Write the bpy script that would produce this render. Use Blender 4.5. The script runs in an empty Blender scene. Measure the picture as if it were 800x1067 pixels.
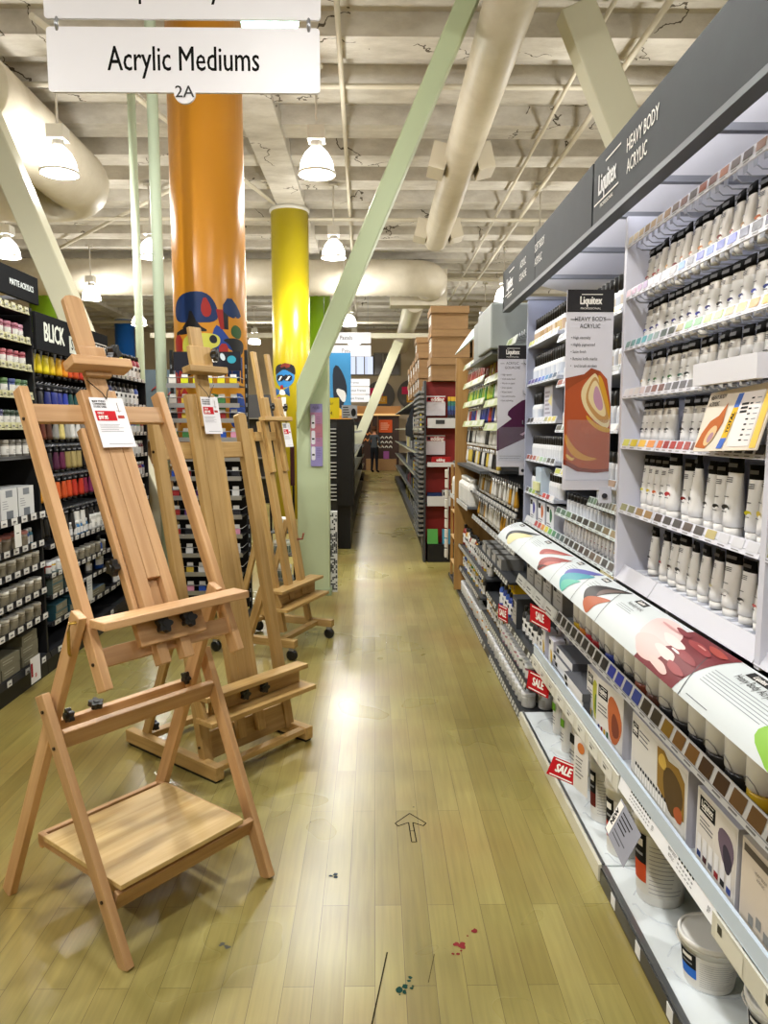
import bpy, math, random
from mathutils import Matrix, Vector
random.seed(7)
R = math.radians
col = bpy.context.scene.collection
sc = bpy.context.scene

# ------------------------------------------------------------------ helpers
def lin(c):
    return c/12.92 if c <= .04045 else ((c+.055)/1.055)**2.4
def hx(h, a=1.0):
    h = h.lstrip('#')
    return (lin(int(h[0:2],16)/255), lin(int(h[2:4],16)/255), lin(int(h[4:6],16)/255), a)
TINT = (1,1,1,0.0)          # faces that take the object's own colour
WHITE = hx('#ece9e2'); BLACK = hx('#141414'); DARK = hx('#202022'); GREY = hx('#8d8f92')
RED = hx('#b3121c'); SILVER = hx('#a9acb3'); BEIGE = hx('#c4bdb0'); TAN = hx('#b98a52')

def FR(o, ex, ey):
    ex = Vector(ex).normalized(); ey = Vector(ey).normalized(); ez = ex.cross(ey)
    return Matrix(((ex.x,ey.x,ez.x,o[0]),(ex.y,ey.y,ez.y,o[1]),(ex.z,ey.z,ez.z,o[2]),(0,0,0,1)))
def FX(o): return FR(o,(0,-1,0),(0,0,1))       # reads from the aisle, right-hand run
def FL(o): return FR(o,(0,1,0),(0,0,1))        # left-hand run
def FY(o): return FR(o,(1,0,0),(0,0,1))        # faces the camera end of the shop
_tx = {}
def text_geo(s, bold=0.0):
    k = (s, bold)
    if k not in _tx:
        cu = bpy.data.curves.new('t','FONT'); cu.body = s; cu.size = 1; cu.align_x = 'CENTER'; cu.align_y = 'CENTER'
        cu.offset = bold; cu.resolution_u = 2
        ob = bpy.data.objects.new('t', cu)
        me = bpy.data.meshes.new_from_object(ob)
        vs = [tuple(v.co) for v in me.vertices]; fs = [tuple(p.vertices) for p in me.polygons]
        w = (max(v[0] for v in vs)-min(v[0] for v in vs)) if vs else 1
        bpy.data.objects.remove(ob); bpy.data.curves.remove(cu); bpy.data.meshes.remove(me)
        _tx[k] = (vs, fs, w)
    return _tx[k]

class MB:
    def __init__(s): s.v=[]; s.f=[]; s.c=[]; s.s=[]
    def add(s, vs, fs, c, smooth=False, M=None):
        n = len(s.v)
        s.v += [tuple(M @ Vector(v)) for v in vs] if M is not None else [tuple(v) for v in vs]
        s.f += [tuple(i+n for i in f) for f in fs]
        s.c += list(c) if isinstance(c, list) else [c]*len(fs)
        s.s += [smooth]*len(fs); return s
    def box(s, x0,x1,y0,y1,z0,z1, c, M=None):
        vs=[(x0,y0,z0),(x1,y0,z0),(x1,y1,z0),(x0,y1,z0),(x0,y0,z1),(x1,y0,z1),(x1,y1,z1),(x0,y1,z1)]
        return s.add(vs,[(3,2,1,0),(4,5,6,7),(0,1,5,4),(1,2,6,5),(2,3,7,6),(3,0,4,7)],c,False,M)
    def quad(s, x0,y0,x1,y1, c, M, z=0.0):
        return s.add([(x0,y0,z),(x1,y0,z),(x1,y1,z),(x0,y1,z)],[(0,1,2,3)],c,False,M)
    def poly(s, pts, c, M=None, z=0.0):
        return s.add([(p[0],p[1],z) for p in pts],[tuple(range(len(pts)))],c,False,M)
    def prism(s, pts, z0, z1, c, M=None):
        n=len(pts)
        vs=[(p[0],p[1],z0) for p in pts]+[(p[0],p[1],z1) for p in pts]
        fs=[tuple(range(n-1,-1,-1)), tuple(range(n,2*n))]+[(i,(i+1)%n,n+(i+1)%n,n+i) for i in range(n)]
        return s.add(vs,fs,c,False,M)
    def lathe(s, prof, c, seg=16, M=None, capb=True, capt=True):
        vs=[]; fs=[]; cs=[]
        for r,z in prof:
            for k in range(seg):
                a=2*math.pi*k/seg; vs.append((r*math.cos(a),r*math.sin(a),z))
        for i in range(len(prof)-1):
            for k in range(seg):
                fs.append((i*seg+k,i*seg+(k+1)%seg,(i+1)*seg+(k+1)%seg,(i+1)*seg+k))
                cs.append(c[i] if isinstance(c,list) else c)
        s.add(vs,fs,cs,True,M)
        L=len(prof)-1
        e0=c[0] if isinstance(c,list) else c; e1=c[-1] if isinstance(c,list) else c
        n=len(s.v)-len(vs)
        if capb and prof[0][0]>1e-6:
            s.f.append(tuple(n+k for k in range(seg-1,-1,-1))); s.c.append(e0); s.s.append(False)
        if capt and prof[-1][0]>1e-6:
            s.f.append(tuple(n+L*seg+k for k in range(seg))); s.c.append(e1); s.s.append(False)
        return s
    def loft(s, rings, c, M=None, caps=True):
        seg=len(rings[0]); vs=[p for r in rings for p in r]; fs=[]; cs=[]
        for i in range(len(rings)-1):
            for k in range(seg):
                fs.append((i*seg+k,i*seg+(k+1)%seg,(i+1)*seg+(k+1)%seg,(i+1)*seg+k)); cs.append(c[i] if isinstance(c,list) else c)
        n=len(s.v); s.add(vs,fs,cs,True,M)
        if caps:
            s.f.append(tuple(n+k for k in range(seg-1,-1,-1))); s.c.append(c[0] if isinstance(c,list) else c); s.s.append(False)
            L=len(rings)-1
            s.f.append(tuple(n+L*seg+k for k in range(seg))); s.c.append(c[-1] if isinstance(c,list) else c); s.s.append(False)
        return s
    def tube(s, path, r, c, seg=8, caps=True):
        rings=[]
        P=[Vector(p) for p in path]
        for i,p in enumerate(P):
            d=(P[min(i+1,len(P)-1)]-P[max(i-1,0)]).normalized()
            a=Vector((0,0,1)) if abs(d.z)<.9 else Vector((1,0,0))
            x=d.cross(a).normalized(); y=d.cross(x).normalized()*-1
            rr = r[i] if isinstance(r,(list,tuple)) else r
            rings.append([tuple(p+x*rr*math.cos(2*math.pi*k/seg)+y*rr*math.sin(2*math.pi*k/seg)) for k in range(seg)])
        return s.loft(rings,c,None,caps)
    def bar(s, p0,p1,w,t,c,up=(0,0,1)):
        p0=Vector(p0);p1=Vector(p1);d=(p1-p0);L=d.length;d.normalize()
        x=d.cross(Vector(up)).normalized(); y=d.cross(x)
        M=Matrix(((x.x,y.x,d.x,p0.x),(x.y,y.y,d.y,p0.y),(x.z,y.z,d.z,p0.z),(0,0,0,1)))
        if M.to_3x3().determinant()<0: M=M@Matrix.Scale(-1,4,(0,1,0))
        return s.box(-w/2,w/2,-t/2,t/2,0,L,c,M)
    def text(s, txt, M, size, c, bold=0.0, sx=1.0, z=0.001, align='C', maxw=None):
        vs,fs,w = text_geo(txt,0.0)
        if maxw and w*size*sx>maxw: sx=maxw/(w*size)
        off = 0 if align=='C' else (w*size*sx/2 if align=='L' else -w*size*sx/2)
        for dx,dy in (((0,0),) if not bold else ((-bold*1.6,0),(bold*1.6,0),(0,bold),(0,-bold))): s.add([((v[0]+dx/sx)*size*sx+off,(v[1]+dy)*size,z+(dx+dy*.5)*1e-3) for v in vs],fs,c,False,M)
        return s
    def lines(s, x0,y1,w,n,gap,th,c,M,z=0.001):
        for i in range(n):
            s.quad(x0,y1-i*gap-th,x0+w*random.uniform(.65,1),y1-i*gap,c,M,z)
        return s
    def mesh(s, name, mat):
        me=bpy.data.meshes.new(name); me.from_pydata(s.v,[],s.f)
        at=me.color_attributes.new('Col','FLOAT_COLOR','CORNER')
        buf=[]
        for p,c in zip(me.polygons,s.c): buf += list(c)*p.loop_total
        at.data.foreach_set('color',buf)
        me.polygons.foreach_set('use_smooth',s.s)
        me.materials.append(mat); me.update(); return me
    def build(s, name, mat, parent=None, loc=(0,0,0), rz=0.0, bevel=0):
        return link(name, s.mesh(name,mat), parent, loc, rz, bevel)

def link(name, me, parent=None, loc=(0,0,0), rz=0.0, bevel=0, color=None):
    o=bpy.data.objects.new(name,me); col.objects.link(o)
    o.location=loc; o.rotation_euler=(0,0,rz)
    if parent: o.parent=parent
    if color: o.color=color
    if bevel:
        b=o.modifiers.new('b','BEVEL'); b.width=bevel; b.segments=2; b.limit_method='ANGLE'
    return o
def tag(o,label,cat,group=None):
    o['label']=label; o['category']=cat
    if group: o['group']=group
    return o
def thing(name,label,cat,loc=(0,0,0),rz=0.0,group=None):
    o=bpy.data.objects.new(name,None); col.objects.link(o); o.empty_display_size=.05
    o.location=loc; o.rotation_euler=(0,0,rz); return tag(o,label,cat,group)
def struct(o): o['kind']='structure'; return o
def inst(proto,name,label,cat,loc,rz=0.0,group=None,color=None,scale=1.0,tilt=0.0):
    """a copy of a thing: proto is [(part, mesh)], sharing mesh data"""
    if len(proto)==1:
        o=link(name,proto[0][1],None,loc,rz,0,color); tag(o,label,cat,group)
    else:
        o=thing(name,label,cat,loc,rz,group)
        for pn,me in proto: link(pn,me,o,color=color)
    o.scale=(scale,)*3 if not isinstance(scale,tuple) else scale
    if tilt: o.rotation_euler=(tilt,0,rz)
    return o
ORD=['first','second','third','fourth','fifth','sixth','seventh','eighth','ninth','tenth','eleventh','twelfth','thirteenth','fourteenth','fifteenth','sixteenth','seventeenth','eighteenth','nineteenth','twentieth']
_o=['','twenty','thirty','forty']
for _t in ('twenty','thirty'):
    for _k in range(9): ORD.append(_t+'-'+ORD[_k])
    ORD.append({'twenty':'thirtieth','thirty':'fortieth'}[_t])

# ------------------------------------------------------------------ materials
def mat(name, rough=.45, metal=0.0, spec=.5, bump=0.0, coat=0.0):
    m=bpy.data.materials.new(name); m.use_nodes=True; nt=m.node_tree; b=nt.nodes['Principled BSDF']
    a=nt.nodes.new('ShaderNodeAttribute'); a.attribute_name='Col'
    oi=nt.nodes.new('ShaderNodeObjectInfo')
    mx=nt.nodes.new('ShaderNodeMix'); mx.data_type='RGBA'
    nt.links.new(a.outputs['Alpha'],mx.inputs[0]); nt.links.new(oi.outputs['Color'],mx.inputs[6]); nt.links.new(a.outputs['Color'],mx.inputs[7])
    nt.links.new(mx.outputs[2],b.inputs['Base Color'])
    b.inputs['Roughness'].default_value=rough; b.inputs['Metallic'].default_value=metal
    b.inputs['Specular IOR Level'].default_value=spec; b.inputs['Coat Weight'].default_value=coat
    if bump:
        n=nt.nodes.new('ShaderNodeTexNoise'); n.inputs['Scale'].default_value=60
        bp=nt.nodes.new('ShaderNodeBump'); bp.inputs['Strength'].default_value=bump
        nt.links.new(n.outputs['Fac'],bp.inputs['Height']); nt.links.new(bp.outputs['Normal'],b.inputs['Normal'])
    return m
PL=mat('plastic',.35); PA=mat('paper',.75,spec=.2); GL=mat('gloss',.18); CN=mat('counter_laminate',.5,spec=.25); ME=mat('metal',.32,.85); PT=mat('satin_paint',.45,spec=.3); MT=mat('matte',.9,spec=.1)
def emit(name,c,st):
    m=bpy.data.materials.new(name); m.use_nodes=True; nt=m.node_tree; nt.nodes.clear()
    e=nt.nodes.new('ShaderNodeEmission'); e.inputs[0].default_value=c; e.inputs[1].default_value=st
    o=nt.nodes.new('ShaderNodeOutputMaterial'); nt.links.new(e.outputs[0],o.inputs[0]); return m
EM=emit('bulb_glow',(1,.97,.92,1),30); EL=emit('led_glow',(.96,.97,1,1),9.5); EWIN=emit('lit_window',(.75,.82,1,1),1.1); EWARM=emit('warm_strip',(1,.62,.25,1),.9)
def shade_mat():
    m=bpy.data.materials.new('prismatic_glass'); m.use_nodes=True; nt=m.node_tree; b=nt.nodes['Principled BSDF']
    b.inputs['Base Color'].default_value=(.93,.94,.92,1); b.inputs['Roughness'].default_value=.15
    t=nt.nodes.new('ShaderNodeBsdfTransparent'); tl=nt.nodes.new('ShaderNodeBsdfTranslucent'); tl.inputs[0].default_value=(.95,.95,.93,1)
    w=nt.nodes.new('ShaderNodeTexWave'); w.inputs['Scale'].default_value=30
    tc=nt.nodes.new('ShaderNodeTexCoord'); nt.links.new(tc.outputs['Object'],w.inputs[0])
    m1=nt.nodes.new('ShaderNodeMixShader'); m2=nt.nodes.new('ShaderNodeMixShader')
    m1.inputs[0].default_value=.5; nt.links.new(b.outputs[0],m1.inputs[1]); nt.links.new(tl.outputs[0],m1.inputs[2])
    m2.inputs[0].default_value=.55; nt.links.new(m1.outputs[0],m2.inputs[1]); nt.links.new(t.outputs[0],m2.inputs[2])
    nt.links.new(m2.outputs[0],nt.nodes['Material Output'].inputs[0]); return m
SH=shade_mat()
def clear_mat():
    m=bpy.data.materials.new('clear_acrylic'); m.use_nodes=True; nt=m.node_tree; b=nt.nodes['Principled BSDF']
    b.inputs['Base Color'].default_value=(.9,.92,.95,1); b.inputs['Roughness'].default_value=.06
    t=nt.nodes.new('ShaderNodeBsdfTransparent'); t.inputs[0].default_value=(.94,.95,.97,1); m2=nt.nodes.new('ShaderNodeMixShader'); m2.inputs[0].default_value=.95
    nt.links.new(b.outputs[0],m2.inputs[1]); nt.links.new(t.outputs[0],m2.inputs[2]); nt.links.new(m2.outputs[0],nt.nodes['Material Output'].inputs[0]); return m
CL=clear_mat()
def wood(name,c1,c2,scale=1.0,rough=.45):
    m=bpy.data.materials.new(name); m.use_nodes=True; nt=m.node_tree; b=nt.nodes['Principled BSDF']
    tc=nt.nodes.new('ShaderNodeTexCoord'); mp=nt.nodes.new('ShaderNodeMapping'); mp.inputs['Scale'].default_value=(22*scale,22*scale,1.3*scale)
    oi=nt.nodes.new('ShaderNodeObjectInfo'); ad=nt.nodes.new('ShaderNodeVectorMath'); ad.operation='ADD'
    nt.links.new(tc.outputs['Object'],ad.inputs[0]); nt.links.new(oi.outputs['Random'],ad.inputs[1]); nt.links.new(ad.outputs[0],mp.inputs[0])
    n=nt.nodes.new('ShaderNodeTexNoise'); n.inputs['Scale'].default_value=2.2; n.inputs['Detail'].default_value=5; n.inputs['Distortion'].default_value=.4
    nt.links.new(mp.outputs[0],n.inputs[0])
    cr=nt.nodes.new('ShaderNodeValToRGB'); cr.color_ramp.elements[0].position=.3; cr.color_ramp.elements[1].position=.72
    cr.color_ramp.elements[0].color=c1; cr.color_ramp.elements[1].color=c2
    nt.links.new(n.outputs['Fac'],cr.inputs[0])
    hs=nt.nodes.new('ShaderNodeHueSaturation'); ma=nt.nodes.new('ShaderNodeMapRange'); ma.inputs[3].default_value=.88; ma.inputs[4].default_value=1.1
    nt.links.new(oi.outputs['Random'],ma.inputs[0]); nt.links.new(ma.outputs[0],hs.inputs['Value']); nt.links.new(cr.outputs[0],hs.inputs['Color'])
    nt.links.new(hs.outputs[0],b.inputs['Base Color']); b.inputs['Roughness'].default_value=rough
    bp=nt.nodes.new('ShaderNodeBump'); bp.inputs['Strength'].default_value=.06; nt.links.new(n.outputs['Fac'],bp.inputs['Height']); nt.links.new(bp.outputs[0],b.inputs['Normal'])
    return m
W1=wood('beech_fresh',hx('#b2885c'),hx('#c9a275')); W2=wood('beech_oiled',hx('#a5824b'),hx('#c09f66')); WP=wood('panel_wood',hx('#8f6a35'),hx('#a67e45'))
WDK=wood('groove_shadow_wood',hx('#6a4a30'),hx('#7d5a3c'))
WS=wood('pale_ply',hx('#bd9a5e'),hx('#d8bd85'))
def floor_mat():
    m=bpy.data.materials.new('maple_strip_floor'); m.use_nodes=True; nt=m.node_tree; b=nt.nodes['Principled BSDF']; N=nt.nodes.new; L=nt.links.new
    tc=N('ShaderNodeTexCoord'); mp=N('ShaderNodeMapping'); mp.inputs['Rotation'].default_value=(0,0,R(90)); L(tc.outputs['Object'],mp.inputs[0])
    def brick(w,off,c1,c2):
        t=N('ShaderNodeTexBrick'); t.offset=off; t.offset_frequency=2; t.squash=1
        t.inputs['Scale'].default_value=1; t.inputs['Brick Width'].default_value=w; t.inputs['Row Height'].default_value=.083
        t.inputs['Mortar Size'].default_value=.0008; t.inputs['Mortar Smooth'].default_value=.3
        t.inputs['Color1'].default_value=c1; t.inputs['Color2'].default_value=c2; t.inputs['Mortar'].default_value=hx('#5a4c28'); L(mp.outputs[0],t.inputs[0]); return t
    t=brick(.93,.37,hx('#a0965b'),hx('#8c8148'))
    n1=N('ShaderNodeTexNoise'); n1.inputs['Scale'].default_value=1.1; n1.inputs['Detail'].default_value=3; L(tc.outputs['Object'],n1.inputs[0])
    r1=N('ShaderNodeValToRGB'); r1.color_ramp.elements[0].position=.42; r1.color_ramp.elements[1].position=.68; r1.color_ramp.elements[0].color=(0,0,0,1); L(n1.outputs['Fac'],r1.inputs[0])
    mx=N('ShaderNodeMix'); mx.data_type='RGBA'; mx.blend_type='MULTIPLY'; mx.inputs[7].default_value=hx('#d9b088')
    ml=N('ShaderNodeMath'); ml.operation='MULTIPLY'; ml.inputs[1].default_value=.55; L(r1.outputs[0],ml.inputs[0]); L(ml.outputs[0],mx.inputs[0]); L(t.outputs['Color'],mx.inputs[6])
    # grain
    mg=N('ShaderNodeMapping'); mg.inputs['Scale'].default_value=(45,2.2,1); L(tc.outputs['Object'],mg.inputs[0])
    n2=N('ShaderNodeTexNoise'); n2.inputs['Scale'].default_value=1.5; n2.inputs['Detail'].default_value=4; L(mg.outputs[0],n2.inputs[0])
    m2=N('ShaderNodeMix'); m2.data_type='RGBA'; m2.blend_type='OVERLAY'; m2.inputs[0].default_value=.28; L(mx.outputs[2],m2.inputs[6]); L(n2.outputs['Fac'],m2.inputs[7])
    # specks
    v=N('ShaderNodeTexVoronoi'); v.inputs['Scale'].default_value=5.5; L(tc.outputs['Object'],v.inputs[0])
    n3=N('ShaderNodeTexNoise'); n3.inputs['Scale'].default_value=90; L(tc.outputs['Object'],n3.inputs[0])
    s1=N('ShaderNodeMath'); s1.operation='MULTIPLY_ADD'; s1.inputs[1].default_value=.05; L(n3.outputs['Fac'],s1.inputs[0]); L(v.outputs['Distance'],s1.inputs[2])
    s2=N('ShaderNodeMath'); s2.operation='LESS_THAN'; s2.inputs[1].default_value=.046; L(s1.outputs[0],s2.inputs[0])
    m3=N('ShaderNodeMix'); m3.data_type='RGBA'; m3.inputs[7].default_value=hx('#2b2618'); L(s2.outputs[0],m3.inputs[0]); n7=N('ShaderNodeTexNoise'); n7.inputs['Scale'].default_value=.75; n7.inputs['Detail'].default_value=2; L(tc.outputs['Object'],n7.inputs[0]); r7=N('ShaderNodeMapRange'); r7.inputs[1].default_value=.45; r7.inputs[2].default_value=.7; r7.inputs[4].default_value=.75; L(n7.outputs['Fac'],r7.inputs[0]); m7=N('ShaderNodeMix'); m7.data_type='RGBA'; m7.blend_type='MULTIPLY'; m7.inputs[7].default_value=hx('#c3bd96'); L(r7.outputs[0],m7.inputs[0]); L(m2.outputs[2],m7.inputs[6]); L(m7.outputs[2],m3.inputs[6])  # m7: broad olive patches paint soft floor shadows into the colour
    L(m3.outputs[2],b.inputs['Base Color'])
    rr=N('ShaderNodeMapRange'); rr.inputs[3].default_value=.2; rr.inputs[4].default_value=.38; L(n1.outputs['Fac'],rr.inputs[0]); L(rr.outputs[0],b.inputs['Roughness'])
    bp=N('ShaderNodeBump'); bp.inputs['Strength'].default_value=.12; bp.inputs['Distance'].default_value=.004; L(t.outputs['Fac'],bp.inputs['Height']); bp.invert=True; L(bp.outputs[0],b.inputs['Normal'])
    return m
def noise_mat(name,c1,c2,sc_=1.5,rough=.85,bump=.25,stretch=(1,1,1),cracks=False):
    m=bpy.data.materials.new(name); m.use_nodes=True; nt=m.node_tree; b=nt.nodes['Principled BSDF']; N=nt.nodes.new; L=nt.links.new
    tc=N('ShaderNodeTexCoord'); mp=N('ShaderNodeMapping'); mp.inputs['Scale'].default_value=stretch; L(tc.outputs['Object'],mp.inputs[0])
    n=N('ShaderNodeTexNoise'); n.inputs['Scale'].default_value=sc_; n.inputs['Detail'].default_value=9; n.inputs['Roughness'].default_value=.65; L(mp.outputs[0],n.inputs[0])
    cr=N('ShaderNodeValToRGB'); cr.color_ramp.elements[0].position=.33; cr.color_ramp.elements[1].position=.62; cr.color_ramp.elements[0].color=c1; cr.color_ramp.elements[1].color=c2; L(n.outputs['Fac'],cr.inputs[0])
    out=cr.outputs[0]
    if cracks:
        v=N('ShaderNodeTexVoronoi'); v.feature='DISTANCE_TO_EDGE'; v.inputs['Scale'].default_value=.7
        nd=N('ShaderNodeVectorMath'); nd.operation='MULTIPLY_ADD'; nd.inputs[1].default_value=(.7,.7,.7); n5=N('ShaderNodeTexNoise'); n5.inputs['Scale'].default_value=2.5; n5.inputs['Detail'].default_value=4
        L(tc.outputs['Object'],n5.inputs[0]); L(n5.outputs['Color'],nd.inputs[0]); L(tc.outputs['Object'],nd.inputs[2]); L(nd.outputs[0],v.inputs[0])
        lt=N('ShaderNodeMath'); lt.operation='LESS_THAN'; lt.inputs[1].default_value=.006; L(v.outputs['Distance'],lt.inputs[0])
        n6=N('ShaderNodeTexNoise'); n6.inputs['Scale'].default_value=.8; L(tc.outputs['Object'],n6.inputs[0]); g=N('ShaderNodeMath'); g.operation='GREATER_THAN'; g.inputs[1].default_value=.54; L(n6.outputs['Fac'],g.inputs[0])
        mm=N('ShaderNodeMath'); mm.operation='MULTIPLY'; L(lt.outputs[0],mm.inputs[0]); L(g.outputs[0],mm.inputs[1])
        mx=N('ShaderNodeMix'); mx.data_type='RGBA'; mx.inputs[7].default_value=hx('#5b5346'); L(mm.outputs[0],mx.inputs[0]); L(out,mx.inputs[6]); out=mx.outputs[2]
    L(out,b.inputs['Base Color']); b.inputs['Roughness'].default_value=rough
    bp=N('ShaderNodeBump'); bp.inputs['Strength'].default_value=bump; bp.inputs['Distance'].default_value=.05; L(n.outputs['Fac'],bp.inputs['Height']); L(bp.outputs[0],b.inputs['Normal'])
    return m
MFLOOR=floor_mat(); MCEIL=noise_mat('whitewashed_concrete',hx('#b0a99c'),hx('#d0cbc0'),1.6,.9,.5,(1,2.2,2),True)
MWALL=noise_mat('beige_wall_paint',hx('#b7a68a'),hx('#c0af93'),.6,.8,.03)
MCARD=noise_mat('corrugated_card',hx('#806240'),hx('#8f7049'),3,.85,.05,(1,1,8))
def spiral_mat():
    m=noise_mat('spiral_duct_paint',hx('#c6bda8'),hx('#d4ccb9'),2,.5,.05); return m
MDUCT=spiral_mat()

# ------------------------------------------------------------------ setting
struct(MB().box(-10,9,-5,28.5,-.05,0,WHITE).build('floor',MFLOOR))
c=MB(); c.box(-10,9,-5,28.5,5.38,5.5,WHITE)
y=-4.6
while y<28.4:
    c.box(-10,9,y-.21,y+.21,5.16,5.38,WHITE); y+=1.02
c.box(-1.56,-1.12,-5,28.5,5.08,5.3,WHITE); c.box(-8.4,-7.95,-5,28.5,5.08,5.3,WHITE); c.box(5.6,6.05,-5,28.5,5.08,5.3,WHITE)
struct(c.build('ceiling',MCEIL))
struct(MB().box(-10.1,-10,-5,28.5,0,5.5,WHITE).build('wall_left',MWALL))
struct(MB().box(9,9.1,-5,28.5,0,5.5,WHITE).build('wall_right',MWALL))
struct(MB().box(-10,9,-5.1,-5,0,5.5,WHITE).build('wall_front',MWALL))
struct(MB().box(-10,9,28.5,28.6,0,5.5,WHITE).build('wall_back',MWALL))
LIMEW=hx('#cfe0b0'); SAGE=hx('#b9c6a1'); CREAMY=hx('#d3ccb9')

CO=mat('gloss_column_paint',.3,spec=.55)
def column(x,y,c,lab,extra=None):
    t=thing('painted_column',lab,'column',(x,y,0),0,'round painted columns')
    MB().lathe([(.308,0),(.308,5.02)],c,40).build('shaft',CO,t)
    MB().lathe([(.308,5.02),(.33,5.03),(.33,5.08)],hx('#c9c6ba'),40).build('collar',PT,t)
    return t
ORANGE=hx('#d08c26'); YEL=hx('#bba912'); LIME=hx('#86b01a'); BLUE=hx('#1f6fd0')
cO=column(-1.412,6.58,ORANGE,'orange round column with a bold abstract mural, behind the wire rack')
cY=column(-1.386,12.7,YEL,'yellow round column with a small blue cartoon face')
column(-1.39,18.85,LIME,'lime green round column just behind the yellow one')
column(-8.15,18.85,LIME,'lime green round column far left, above the black shelf headers')
column(-8.15,24.9,BLUE,'bright blue round column far left behind the pale poles')
def wrap(mb,pts,c,r,z0=0):     # paint a shape onto a column: (arc metres from the camera-facing line, z)
    n=len(pts); cx=sum(p[0] for p in pts)/n; cz=sum(p[1] for p in pts)/n
    K=5; vs=[]; fs=[]
    for k in range(K+1):
        for p in pts:
            u=cx+(p[0]-cx)*k/K; z=cz+(p[1]-cz)*k/K; a=u/.3
            vs.append((r*math.sin(a),-r*math.cos(a),z))
    for k in range(K):
        for i in range(n): fs.append((k*n+i,k*n+(i+1)%n,(k+1)*n+(i+1)%n,(k+1)*n+i))
    mb.add(vs,fs,c,True)
def smooth_poly(pts,it=2):
    for _ in range(it):
        q=[]
        for i in range(len(pts)):
            a=pts[i]; b=pts[(i+1)%len(pts)]
            q+=[(a[0]*.75+b[0]*.25,a[1]*.75+b[1]*.25),(a[0]*.25+b[0]*.75,a[1]*.25+b[1]*.75)]
        pts=q
    return pts
# mural on the orange column: u in -0.36..0.36, z 1.5..2.7
mb=MB(); NAVY=hx('#17305f'); INK=hx('#1a1a20'); MRED=hx('#9e2722'); MYEL=hx('#c8c552'); MGRN=hx('#31562f'); MBLU=hx('#20418f')
def mu(pts,c,k,it=2):
    # pts in photo-crop units (0..760 x, 0..1067 y) -> column
    q=[]
    for x,yy in pts:
        s=(x-366)/295; s=max(-.97,min(.97,s)); q.append((math.asin(s)*.3, 2.63-(yy/7.62)*6.28/775*1.0))
    wrap(mb,smooth_poly(q,it) if it else q,c,.3088+.0007*k)
mu([(130,230),(125,90),(210,10),(400,5),(480,110),(490,240),(300,245)],NAVY,1)
mu([(385,30),(350,140),(380,205),(430,195),(440,130)],MRED,3,1)
mu([(565,25),(505,130),(560,200),(640,190),(625,120)],NAVY,1,1)
mu([(470,140),(520,140),(555,290),(500,290)],MRED,2,0); mu([(520,150),(555,185),(555,290),(525,285)],INK,3,0)
mu([(265,120),(240,250),(110,330),(240,330),(330,310),(420,310),(330,260)],INK,2,1)
mu([(440,310),(480,245),(560,360),(640,480),(420,480)],MBLU,1,1)
mu([(115,330),(190,330),(190,480),(120,480)],MRED,2,1)
mu([(200,330),(430,320),(500,350),(490,420),(410,450),(400,500),(190,500)],MYEL,3,2)
mu([(410,365),(440,330),(475,355),(470,400),(430,402)],INK,5,2)
mu([(600,240),(640,280),(630,360),(575,340),(570,280)],MGRN,2,2)
mu([(500,370),(600,345),(650,380),(640,480),(590,480),(560,400)],INK,3,2)
mu([(490,400),(550,400),(550,500),(480,500)],MRED,2,1)
mu([(100,480),(640,490),(640,700),(100,720)],NAVY,1,0); mu([(90,620),(200,600),(200,750),(95,760)],MRED,2,1)
mu([(110,760),(240,740),(260,1000),(110,1040)],MRED,1,1); mu([(330,800),(500,780),(540,960),(340,980)],MGRN,2,2); mu([(560,780),(650,780),(650,1060),(540,1060)],MBLU,1,2)
mb.build('mural',PT,cO)
mb=MB()
def fm(pts,c,k,it=2):
    pts=[(p[0]*1.3-.17,(p[1]-2.1)*1.3+2.36) for p in pts]; wrap(mb,smooth_poly(pts,it) if it else pts,c,.3088+.0007*k)
ux,uz=-.01,1.5
FB=hx('#2f7fc0')
fm([(.0,1.96),(.12,1.96),(.20,2.06),(.17,2.20),(-.05,2.20),(-.08,2.06)],FB,2)
fm([(-.08,2.10),(-.08,2.22),(.0,2.26),(.06,2.24),(.13,2.26),(.20,2.22),(.20,2.10),(.15,2.17),(-.03,2.17)],INK,3,1)
fm([(-.01,2.21),(.05,2.27),(.15,2.25),(.12,2.2)],hx('#7a2f22'),4,1)
for a in (-.04,.065): fm([(a-.01,2.04),(a+.09,2.035),(a+.10,2.12),(a-.015,2.12)],INK,4,1); fm([(a+.01,2.05),(a+.04,2.05),(a+.075,2.10),(a+.05,2.10)],WHITE,5,0)
fm([(-.09,1.85),(.13,1.85),(.12,1.97),(-.08,1.96)],hx('#24568f'),1,0); fm([(-.02,1.87),(.08,1.86),(.06,1.93),(0,1.94)],WHITE,2,1); fm([(.0,1.94),(.05,1.94),(.04,1.99),(.01,1.99)],MRED,3,0)
fm([(-.1,1.5),(-.02,1.48),(.02,1.85),(-.06,1.84),(-.12,1.7)],hx('#b06a86'),1,2); fm([(-.04,1.58),(.08,1.58),(.08,1.84),(.02,1.84)],WHITE,2,0); fm([(-.04,1.6),(.02,1.6),(.02,1.72),(-.03,1.73)],MRED,3,1)
mb.build('painted_face',PT,cY)
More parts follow.
